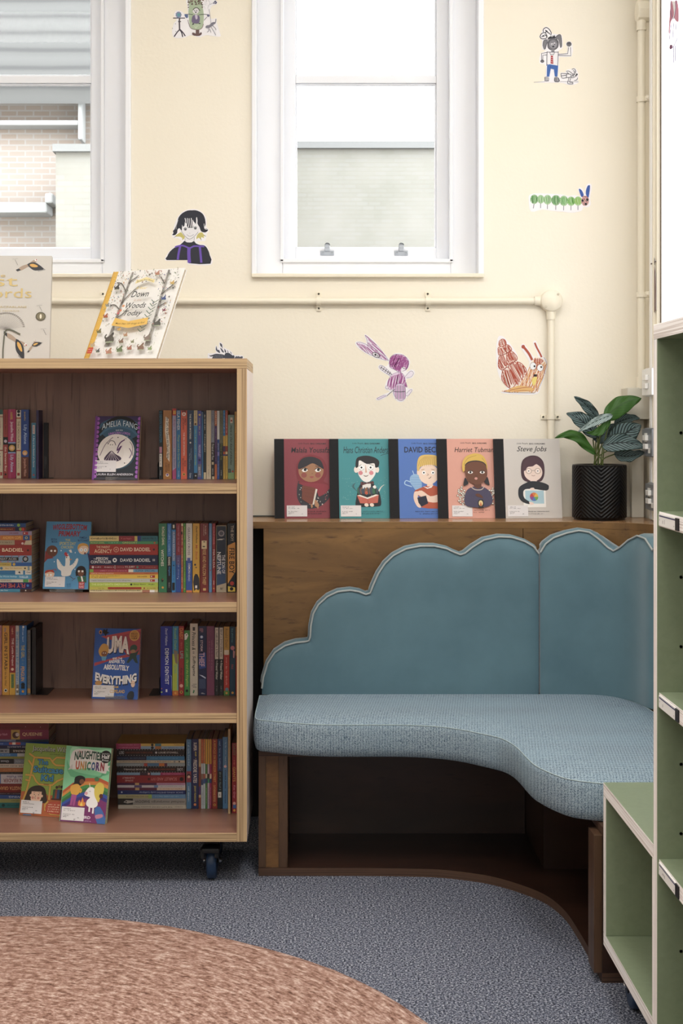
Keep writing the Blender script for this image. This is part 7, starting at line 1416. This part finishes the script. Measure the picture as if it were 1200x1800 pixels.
def d1(a):
    G = '#5A5666'
    a.line([(240,318),(450,318)], 16, '#3A3040'); a.line([(355,320),(350,370),(355,520)], 26, '#4A3E48'); a.line([(330,380),(380,380)], 16, '#3A3040')
    for p in ([(355,520),(310,570),(260,645)],[(355,520),(390,570),(410,650)],[(365,520),(420,580),(455,635)]): a.line(p, 20, '#3A3040', 3)
    for j in range(9): an = j*2*PI/9; a.ell(338+38*math.cos(an), 260+42*math.sin(an), 17, 17, '#7A88A8', n=8)
    a.ell(338, 262, 26, 30, '#5A9AA8')
    a.poly([(510,60),(525,90),(510,200),(520,330),(540,460),(590,510),(700,520),(755,480),(775,400),(780,250),(755,100),(740,40),(700,0),(540,0)], '#A8BA9A', 3)
    a.line([(500,350),(520,420),(560,500),(680,525),(750,490),(775,420)], 9, '#6A4A48', 4)
    for j in range(7): a.line([(640,500),(560+j*28,410)], 3, '#C8D4BC')
    rnd = random.Random(2)
    for j in range(70): x = rnd.uniform(500, 770); y = rnd.uniform(-5, 130); (a.ell(x, y, 12, 12, rnd.choice(('#6A5448','#54423C','#7A6658')), n=7) if (y < 80 or x < 520 or x > 745) else None)
    a.ell(640, 190, 55, 55, '#D8D4D8'); a.line([(590,180),(620,145),(670,140),(715,190)], 15, '#5A5A50', 4); a.ell(620,190,9,9,IN,n=8); a.ell(655,188,9,9,IN,n=8); a.ell(640,218,14,12,'#3A3A44',n=8)
    a.poly([(600,270),(570,330),(580,400),(690,410),(710,310),(680,270)], '#6A5E80', 3); a.poly([(625,260),(665,260),(670,330),(640,340)], '#C8BCD0', 2)
    a.line([(590,260),(520,250),(440,258)], 9, IN, 3); a.line([(690,265),(780,252),(850,258)], 9, IN, 3); a.poly([(440,255),(500,255),(500,310),(470,315)], '#5A6A98', 3); a.ell(860, 275, 24, 22, '#6A6A88'); a.line([(835,300),(785,360)], 7, IN)
    a.poly([(590,570),(640,590),(640,530),(700,530),(700,590),(735,565),(745,600),(700,632),(610,628),(575,600)], '#6A4E4C', 2); a.ell(592, 425, 18, 12, IN, -0.8, 10); a.ell(708, 415, 18, 8, IN, 0, 10)
    a.line([(860,0),(890,60),(850,140)], 4, '#8A8898'); a.line([(890,80),(960,50)], 5, '#6A6A88')
    for dx, dy in ((975,30),(960,55),(990,60),(985,25),(1000,45)): a.ell(dx, dy, 14, 13, '#4A4E70', n=8)
    for j in range(22): a.ell(790+rnd.uniform(-10,70), rnd.uniform(0,160), 4, 4, '#8A8898', n=5)
    a.line([(870,160),(890,260),(905,400),(900,470)], 7, '#8A8898', 3)
    a.poly([(810,480),(830,450),(880,440),(920,400),(975,390),(960,430),(880,490),(830,495)], '#7A7886', 3)
    a.line([(965,420),(985,400),(995,335)], 12, '#6A6878', 3)
    for p in ([(860,500),(870,540),(840,570)],[(880,500),(910,575)],[(910,480),(960,560),(990,620)],[(935,450),(985,500),(995,530)]): a.line(p, 9, '#7A7886', 3)
    for cx, cy in ((230,500),(285,420),(290,555)): a.ell(cx, cy, 7, 7, G, n=6)
drawing('cut-out drawing of a hanging chair, plant table and small cat, top left of wall', (280,0), 10, [[(225,560),(250,420),(300,350),(255,260),(300,190),(390,200),(440,240),(500,240),(490,100),(500,-10),(900,-10),(1000,10),(1010,70),(920,110),(890,200),(910,330),(1000,320),(1010,400),(1060,560),(1070,640),(950,635),(820,620),(700,655),(560,620),(420,665),(260,660)]], d1)
def d2(a):
    K = '#1E2030'
    a.poly([(300,600),(350,560),(400,530),(440,540),(490,620),(440,680),(440,640),(390,610),(350,610)], '#C9BE62', 2); a.poly([(710,660),(720,590),(760,540),(820,530),(850,570),(890,600),(845,600),(860,640),(800,620),(800,675),(755,630)], '#C9BE62', 2)
    a.poly([(490,600),(490,700),(580,740),(665,700),(665,600)], '#E8E6EA')
    a.poly([(140,1060),(150,990),(200,900),(290,820),(400,765),(470,700),(490,695),(530,720),(620,720),(665,695),(700,740),(780,770),(850,775),(900,810),(940,880),(965,960),(980,1130),(560,1120),(550,1060)], K, 2)
    a.poly([(380,450),(430,540),(500,620),(580,660),(660,610),(740,530),(820,440),(760,300),(440,300)], '#E9E7EB', 3)
    a.poly([(372,455),(395,460),(420,500),(400,520),(380,490)], '#E9E7EB'); a.poly([(830,440),(800,500),(770,530),(790,460)], '#E9E7EB')
    a.poly([(245,580),(270,545),(260,500),(290,470),(340,340),(370,240),(440,160),(540,110),(630,105),(700,105),(790,140),(850,200),(880,290),(885,380),(860,450),(920,460),(930,495),(880,530),(820,520),(790,490),(770,430),(730,360),(725,250),(705,250),(700,370),(640,300),(650,430),(600,440),(590,440),(545,440),(520,370),(490,330),(480,400),(450,420),(435,380),(430,500),(390,450),(350,470),(340,540),(300,580)], K, 2)
    for x0, y0, x1, y1 in ((490,255,500,330),(535,255,520,400),(570,260,558,430),(612,255,598,430),(640,290,630,430),(715,250,722,350)): a.line([(x0,y0),((x0+x1)/2+6,(y0+y1)/2),(x1,y1)], 14, '#ECEAEE', 3)
    a.line([(330,300),(300,400),(290,460)], 7, '#E8E6EA', 3); a.line([(360,290),(325,400),(320,470)], 5, '#E8E6EA', 3); a.line([(855,360),(870,460),(925,470)], 9, '#E8E6EA', 3)
    for cx, cy in ((498,470),(690,450)): a.ell(cx, cy, 30, 26, '#B8B6BC', n=16); a.ell(cx, cy, 24, 24, '#6A6A70', n=16); a.ell(cx, cy, 11, 11, K_, n=10); a.ell(cx-4, cy-7, 4, 4, '#FFFFFF', n=6); a.line([(cx-34,cy-12),(cx,cy-30),(cx+34,cy-16)], 6, K, 3)
    a.line([(420,500),(500,610),(580,658),(670,605),(745,520)], 6, K, 4); a.line([(525,570),(585,605),(660,570)], 5, '#3A3A44', 4); a.line([(570,545),(590,545)], 4, '#6A6A70'); a.line([(490,640),(492,705)], 5, K); a.line([(672,620),(665,695)], 5, K)
    P_ = '#6B4AB8'
    a.line([(300,810),(420,780),(500,800),(580,830),(660,795),(760,795),(860,800)], 30, P_, 4); a.line([(400,790),(380,880),(365,960),(355,1050)], 42, P_, 3); a.line([(570,820),(565,950),(575,1110)], 64, P_, 3); a.line([(775,800),(785,900),(805,1110)], 42, P_, 3)
    a.line([(280,625),(330,600)], 6, K); a.line([(850,590),(895,605)], 6, K); a.line([(790,630),(805,680)], 6, K)
drawing('cut-out portrait of a black-haired figure in a purple-striped top', (280,360), 10.91, [[(125,1070),(140,960),(200,880),(290,800),(400,750),(440,700),(420,690),(350,640),(280,640),(235,590),(260,520),(290,380),(350,240),(440,140),(560,90),(700,85),(810,135),(880,220),(905,320),(905,430),(950,480),(920,540),(900,610),(880,690),(800,700),(720,700),(780,755),(870,760),(930,830),(975,950),(995,1150),(550,1140),(540,1060)]], d2, 3)
def d3(a):
    K = '#34323E'; W5 = 9
    a.line([(165,1058),(340,1048)], 7, '#8A8890'); a.line([(590,1045),(890,1052)], 7, '#8A8890')
    for p in ([(320,245),(320,200),(365,170),(410,195),(445,250),(440,300)],[(265,320),(290,270),(350,255),(380,320),(350,350),(290,350),(262,315)]): a.line(p, 13, '#1E1E2A', 4)
    for p in ([(350,210),(400,260)],[(375,215),(350,260)],[(310,290),(330,320)],[(400,250),(430,280)],[(290,320),(340,300)],[(340,280),(380,320)],[(360,240),(390,230)]): a.line(p, 14, '#1E1E2A')
    a.ell(472, 435, 88, 98, '#6E6C72', n=26); a.ell(478, 440, 62, 70, '#94929A', n=22)
    for j in range(10): a.line([(400+j*16,360),(395+j*17,420)], 5, '#4A484E')
    a.poly([(310,470),(320,390),(350,365),(385,380),(375,440),(350,520),(330,525)], '#78767C', 3); a.poly([(515,340),(545,295),(600,295),(612,400),(615,470),(595,500),(575,420),(560,370)], '#78767C', 3)
    a.poly([(385,370),(400,330),(450,305),(460,330),(480,290),(490,320),(500,285),(520,335),(545,345),(500,345),(430,350)], '#1E1E2A')
    for p in ([(312,470),(325,385),(385,375),(350,520)],[(520,330),(560,290),(605,300),(618,460),(597,498)]): a.line(p, W5, K, 3)
    a.line([(392,400),(395,490),(440,530),(510,525),(555,480),(560,400),(520,350)], 11, K, 4); a.ell(460, 440, 16, 16, '#E0DEE4', n=12); a.ell(500, 425, 13, 13, '#E0DEE4', n=12); a.ell(462, 445, 7, 7, K_, n=8); a.ell(503, 440, 8, 8, K_, n=8); a.ell(480, 480, 20, 14, '#2A2832', n=12)
    a.rect(448, 525, 500, 570, '#8A888E'); a.rect(380, 565, 562, 780, '#ECEAEE')
    for p in ([(380,560),(375,790)],[(562,560),(552,800)],[(375,570),(562,570)],[(375,575),(290,590),(290,700)],[(375,615),(312,620),(310,700)],[(562,605),(715,595),(728,490)],[(562,625),(765,628),(760,490)]): a.line(p, W5, K)
    a.line([(425,575),(440,615),(460,600),(480,615),(500,575)], 8, K, 3)
    a.poly([(440,625),(475,625),(482,760),(435,755)], '#B03038'); 
    for y in (655,690,725): a.line([(442,y),(476,y+6)], 6, '#E8D8DC')
    a.ell(302, 718, 32, 26, '#6A686E', n=12); a.ell(735, 440, 42, 40, '#6A686E', n=14)
    for p in ([(700,440),(720,410),(735,440),(750,405),(770,440)],[(280,720),(300,700),(330,720)]): a.line(p, 9, K, 3)
    a.poly([(380,790),(420,765),(560,790),(548,965),(505,965),(490,850),(440,840),(415,970),(375,965)], '#2E62B0'); a.line([(440,790),(430,830)], 6, '#1E3A7A'); a.line([(378,780),(400,770)], 12, '#2E62B0')
    a.poly([(345,975),(375,965),(412,985),(408,1035),(345,1038)], '#B0AEB4', 2); a.poly([(500,1030),(505,980),(545,968),(585,1030),(560,1048),(520,1048)], '#98969C', 2); a.line([(345,975),(345,1038),(408,1035)], 11, '#1E1E2A'); a.line([(505,980),(500,1035),(530,1050),(580,1040),(560,985)], 11, '#1E1E2A', 3); a.line([(525,985),(525,1040)], 8, '#1E1E2A')
    for p in ([(605,915),(690,920),(770,935),(765,975)],[(605,915),(620,990),(690,985),(770,975)],[(610,955),(690,945)],[(690,880),(740,880),(800,930)],[(700,895),(740,930)],[(780,850),(820,840),(845,880),(820,930)],[(800,870),(825,880),(815,910)],[(770,940),(780,985),(830,970),(870,930)],[(800,920),(860,960)],[(735,985),(720,1040),(715,1080),(790,1085),(795,1062),(745,1055),(765,990)],[(820,1030),(860,1020),(875,985)],[(690,985),(700,920)]): a.line(p, 9, K, 3)
    a.ell(862, 932, 14, 16, K_, n=8); a.ell(800, 950, 12, 20, '#5A585E', n=8)
drawing('cut-out drawing of a floppy-eared dog person in blue trousers and red tie', (920,30), 9.231, [[(160,1065),(330,1030),(360,800),(300,760),(255,740),(275,590),(370,550),(300,520),(300,380),(250,320),(290,260),(310,190),(370,155),(430,190),(460,270),(560,280),(625,300),(630,500),(570,540),(580,590),(700,580),(710,490),(680,440),(735,390),(790,440),(780,640),(580,650),(575,800),(560,960),(600,970),(595,900),(680,900),(690,860),(780,840),(840,830),(890,920),(880,1030),(895,1060),(810,1100),(700,1095),(600,1065)]], d3, 2)
def d4(a):
    segs = [(160,345,56,68,'#5C9A52'),(258,345,50,62,'#86B87C'),(360,352,58,70,'#7CB070'),(486,360,66,75,'#4C8C48'),(605,368,60,74,'#66A858'),(715,375,58,66,'#6FB04E'),(820,372,56,66,'#86B84A')]
    for i, (cx, cy, rx, ry, c) in enumerate(segs):
        a.line([(cx-2,cy+ry-4),(cx-(14 if i < 1 else 3),cy+ry+70)], 10, '#7A7884'); a.ell(cx, cy, rx, ry, '#B4D0A8', n=22)
        a.hatch([(cx+rx*0.95*math.cos(k*PI/9), cy+ry*0.95*math.sin(k*PI/9)) for k in range(18)], c, 1.5, 13, 11, 0.5, 0.92, 0)
        a.line([(cx+rx*math.cos(k*PI/12), cy+ry*math.sin(k*PI/12)) for k in range(25)], 5, c)
    a.poly([(832,200),(850,190),(880,220),(905,285),(868,308)], '#2A54A8', 3); a.poly([(960,150),(985,132),(1000,150),(990,250),(972,325),(940,280),(938,215)], '#2A54A8', 3)
    a.ell(925, 370, 60, 76, '#D0A8A4', n=22); a.hatch([(925+56*math.cos(k*PI/9), 370+72*math.sin(k*PI/9)) for k in range(18)], '#A85058', 0.9, 18, 7, 0.6, 0.8, 0)
    a.ell(888, 365, 17, 20, '#1E1A24', n=10); a.ell(958, 352, 18, 22, '#1E1A24', n=10); a.ell(936, 418, 20, 18, '#1E1A24', n=10); a.line([(880,310),(925,300),(965,320)], 8, '#8A2A38', 3)
drawing('cut-out green caterpillar with upright blue feelers, right of the window', (920,310), 8.571, [[(75,360),(90,280),(200,255),(400,262),(560,270),(660,295),(760,285),(850,290),(815,200),(850,165),(890,190),(930,270),(930,170),(960,115),(1015,115),(1025,180),(1000,320),(1010,420),(970,465),(900,465),(870,520),(720,550),(600,535),(420,520),(280,500),(110,530)]], d4, 3)
def d5(a):
    V1 = '#A04A90'; L = '#C8A0C8'; K = '#6A5A78'
    w1_ = [(290,85),(330,110),(410,180),(510,280),(590,380),(680,505),(560,400),(450,330),(340,245),(320,160)]; w2_ = [(150,210),(200,195),(310,235),(420,290),(520,370),(670,500),(540,465),(380,405),(270,340),(190,270)]
    for wv in (w1_, w2_): a.poly(wv, '#E6DCEC', 2); a.hatch(wv, V1, 0.75, 17, 9, 0.6, 0.72); a.line(wv+[wv[0]], 5, K, 2)
    a.ell(468, 408, 66, 36, '#D8D4DC', 0.45, 20); a.line([(468+66*math.cos(k*PI/8)*0.9-36*math.sin(k*PI/8)*0.43, 408+66*math.cos(k*PI/8)*0.43+36*math.sin(k*PI/8)*0.9) for k in range(17)], 9, '#2A2430'); a.ell(458, 402, 16, 20, '#1E1A24', 0.3, 10); a.line([(490,400),(490,440)], 9, '#2A2430'); a.line([(515,410),(515,445)], 9, '#2A2430')
    hd = [(680,540),(700,450),(760,400),(850,395),(930,420),(990,490),(995,570),(960,640),(900,670),(840,685),(760,640),(700,610)]
    a.poly(hd, '#D8B4D8', 4); a.hatch(hd, V1, 1.9, 14, 13, 0.6, 0.9); a.hatch([(690,540),(720,450),(800,420),(900,440),(980,510),(880,620),(840,680),(760,640)], V1, 2.2, 20, 14, 0.6, 0.8); a.line(hd+[hd[0]], 5, K, 4)
    a.line([(845,455),(825,475),(825,505)], 9, '#1E1A24', 3); a.poly([(890,600),(960,625),(900,670),(870,675)], '#ECE4EE', 2); a.line([(890,600),(920,628),(960,625)], 9, '#2A2040', 3)
    arm = [(515,600),(540,575),(590,590),(700,690),(730,740),(690,740),(560,650)]; a.poly(arm, '#E6E0EA', 3); a.line(arm+[arm[0]], 5, K, 3); a.line([(540,600),(620,655),(720,725)], 8, '#1E1A24')
    for x, y in ((550,620),(585,645),(620,670),(655,695),(685,715)): a.line([(x+18,y-34),(x-10,y+14)], 8, '#1E1A24')
    body = [(800,690),(870,690),(930,750),(945,830),(970,930),(900,900),(780,960),(700,970),(655,930),(665,820),(720,730)]
    a.poly(body, '#E2CCE4', 3); a.hatch(body, V1, 1.75, 22, 15, 0.6, 0.85); a.line(body+[body[0]], 5, '#8A6A98', 3)
    leg = [(790,890),(850,870),(930,900),(945,1000),(940,1100),(880,1148),(810,1120),(760,1050),(750,980)]
    a.poly(leg, '#D8C0DC', 3)
    for j in range(7): a.line([(790+j*24,900),(785+j*25,1120)], 8, '#3A2A44' if j % 2 else V1)
    a.line(leg+[leg[0]], 5, '#6A5A80', 3); a.line([(750,1000),(850,1005),(940,998)], 9, '#1E1A24', 3)
    a.line([(775,965),(710,1010),(645,1070)], 9, '#1E1A24', 3); f1 = [(480,1110),(590,1060),(640,1070),(590,1090),(510,1130)]; a.poly(f1, '#E2D4E8', 2); a.line(f1+[f1[0]], 5, K, 2)
    for p in ([(940,755),(1000,690),(1040,665),(1075,700),(1040,760),(960,780)],[(960,1030),(1010,980),(1045,965),(1040,1000),(985,1070),(955,1060)],[(640,900),(620,940),(660,960),(665,930)]): a.poly(p, '#EAE2EE', 3); a.line(p, 5, K, 3)
drawing('cut-out pink winged fairy drawing above the dark books, lower middle of wall', (610,580), 9.231, [[(280,70),(420,160),(600,370),(690,470),(760,385),(880,380),(1010,480),(1010,580),(960,680),(1050,640),(1095,690),(1050,780),(960,800),(985,940),(1060,950),(1050,1010),(970,1090),(900,1165),(800,1150),(740,1060),(730,1010),(620,1100),(500,1145),(465,1110),(590,1045),(690,1000),(610,950),(640,820),(690,760),(540,665),(500,600),(540,560),(620,590),(660,560),(660,510),(520,480),(370,420),(180,300),(130,205),(200,180),(310,210)]], d5, 3)
def d6(a):
    R_ = '#B24A30'; O2 = '#D89038'
    sh = [(175,175),(215,150),(270,180),(310,250),(370,290),(400,370),(460,430),(490,530),(560,600),(650,700),(620,800),(560,920),(500,975),(370,1040),(300,970),(210,850),(210,720),(160,640),(160,470),(140,320)]
    a.poly(sh, '#EFE0D6', 3)
    lobes = [[(170,200),(230,160),(280,190),(290,260),(220,290),(170,270)],[(150,320),(200,290),(260,310),(300,400),(230,440),(160,430)],[(270,260),(340,270),(390,350),(310,400)],[(165,480),(240,450),(300,640),(220,700),(155,640)],[(300,410),(380,370),(470,450),(480,530),(370,580),(310,610)],[(230,720),(330,660),(470,900),(370,1030),(220,880)],[(330,640),(440,560),(560,700),(580,850),(490,960)],[(480,560),(560,590),(650,710),(600,830)]]
    for lb in lobes: a.hatch(lb, R_, 1.15+random.uniform(-0.15,0.15), 17, 12, 0.5, 0.8); a.line(lb+[lb[0]], 13, R_, 3)
    a.line([(230,720),(300,660),(440,560),(480,520)], 5, '#5A3A3A', 3); a.line([(160,450),(230,440),(310,400),(390,350)], 5, '#5A3A3A', 3); a.line([(210,700),(360,1045)], 5, '#6A3A2E')
    bd = [(240,1085),(330,1045),(490,975),(560,900),(650,780),(680,680),(740,550),(800,490),(880,480),(960,530),(1005,620),(960,780),(890,960),(790,1110)]
    a.poly(bd, '#F0E2D4', 3); a.hatch(bd, O2, 2.0, 20, 11, 0.5, 0.85); a.hatch(bd, R_, 1.7, 46, 9, 0.6, 0.7); a.hatch([(780,520),(860,490),(950,540),(900,600),(830,700),(800,600)], R_, 1.6, 15, 11, 0.5, 0.9)
    a.poly([(340,1050),(500,980),(740,1010),(740,1080),(300,1085)], '#E4B468', 2); a.line([(350,1060),(560,1020),(740,1000)], 9, R_, 3); a.line([(420,1080),(600,1065),(730,1080)], 7, R_, 3); a.poly([(750,850),(840,830),(800,960),(760,970)], '#E8D468', 2)
    a.line([(590,290),(650,360),(700,430),(750,530)], 42, R_, 4); a.line([(795,225),(830,310),(890,420),(915,480)], 30, R_, 4); a.ell(592, 295, 32, 34, R_, n=12)
    a.ell(765, 635, 56, 68, '#6A5A5A', 0.1, 24); a.ell(765, 635, 51, 63, '#EEF0F4', 0.1, 24); a.ell(890, 665, 56, 62, '#6A5A5A', 0, 24); a.ell(890, 665, 51, 57, '#EEF0F4', 0, 24); a.ell(790, 638, 16, 20, '#1E1A1E', n=12); a.ell(908, 652, 17, 17, '#1E1A1E', n=12)
    a.rect(775, 780, 835, 820, '#2A1A1A'); a.line([(245,1085),(360,1100),(790,1108)], 7, '#4A3A5A'); a.line([(955,480),(1005,590),(980,700),(900,950),(790,1108)], 5, '#5A5A78', 4)
drawing('cut-out red and orange snail drawing beside the vertical conduit', (860,580), 10, [[(150,130),(210,105),(280,150),(400,290),(480,420),(510,550),(640,680),(700,560),(560,330),(560,260),(620,255),(760,450),(850,470),(770,240),(780,195),(830,210),(930,440),(1020,560),(1000,720),(900,1000),(830,1130),(500,1135),(220,1110),(230,1070),(310,1020),(180,840),(130,640),(115,320)]], d6, 3)
def d7(a):
    for p in ([(225,365),(245,385),(290,375),(330,360),(390,362),(460,375),(470,425),(280,430),(300,400),(250,400)],[(470,370),(490,345),(540,350),(590,385),(610,380),(610,430),(470,430)]): a.poly(p, '#3A3E4C', 2)
    for p in ([(345,240),(335,290),(350,320),(400,350),(385,300),(360,300)],[(395,195),(430,220),(435,290),(425,260),(405,240)],[(400,265),(440,300),(460,340),(430,330)],[(465,280),(490,320),(485,345),(470,330)],[(505,300),(525,330),(520,350)],[(550,320),(580,360),(560,350)],[(620,420),(640,395),(660,400),(680,395),(700,405),(735,395),(735,430),(620,430)]): a.poly(p, '#4A4E5C', 2)
    for k in range(6): a.line([(330+k*22,372),(320+k*22,420)], 4, '#8A8E9A')
drawing('cut-out drawing of dark grey spiky feathers peeking above the bookcase top', (340,580), 8.571, [[(215,360),(240,355),(300,350),(340,340),(325,290),(340,225),(375,280),(385,185),(440,210),(450,290),(470,265),(500,290),(540,300),(590,350),(620,385),(740,385),(745,520),(270,520)]], d7, 2)
XRS = XR-0.0007
def d8(a): 
    for p in ([(1146,155),(1148,163),(1146,172)],[(1149,157),(1147,164),(1150,168)],[(1145.5,176),(1147,182),(1146,187)]): a.line(p, 0.9, IN)
    a.line([(1146,164),(1149,165)], 1.4, IN)
drawing('tiny black-line cut-out on the right wall high beside the corner conduit', (0,0), 1, [[(1144.6,154),(1150,154),(1150,190),(1145,190)]], d8, 0, XRS)
def d9(a):
    a.poly([(1149.2,464),(1151.5,478),(1152.8,505),(1152.6,545),(1150,549),(1146.8,546),(1147.5,518),(1146,511),(1148,490),(1148.6,464)], '#7A5A50'); a.line([(1148.6,442),(1148,450),(1149.6,456),(1149,466)], 1.8, '#3A3234'); a.line([(1143.2,464),(1147,463),(1152.6,459)], 2.2, '#5A443E')
drawing('brown long-robed cut-out figure low on the right wall beside the corner conduit', (0,0), 1, [[(1149.2,463),(1151.5,478),(1152.9,505),(1152.8,545),(1150,549),(1146.6,546),(1147.2,518),(1145.8,511),(1147.8,490),(1148.4,465),(1143,465),(1143,462),(1147.6,461),(1147.2,450),(1147.8,442),(1149.4,442),(1149.4,450),(1150.4,459),(1152.6,457),(1152.6,460.5)]], d9, 0, XR-0.0207)
def d10(a):
    a.poly([(1177,20),(1180,0),(1184,22),(1182,32),(1178,40),(1176.5,58),(1175,56)], '#C87A94', 2); a.poly([(1186,2),(1190,2),(1192.5,20),(1192,38),(1187,36),(1185,30),(1187,18)], '#D88AA4', 2)
    for p in ([(1179,0),(1178,16),(1182,34),(1186,24),(1188,0)],[(1179,42),(1177,60),(1176.5,69)],[(1184,38),(1183,52),(1182,68)],[(1178,78),(1178,86),(1183,82),(1189,70),(1190,67)],[(1183.5,82),(1183.5,111)],[(1186.5,80),(1186.5,108)],[(1187,40),(1188,54)]): a.line(p, 0.9, '#5A4A8A', 3)
    a.poly([(1176.5,80),(1181,79),(1181.5,84),(1177,87)], '#7A3A6A', 2)
drawing('pink and purple girl cut-out on the bright frosted window at top right', (0,0), 1, [[(1178.5,2),(1189.5,2),(1190.5,30),(1186,34),(1179,30)]], d10, 0, XR-0.0067)
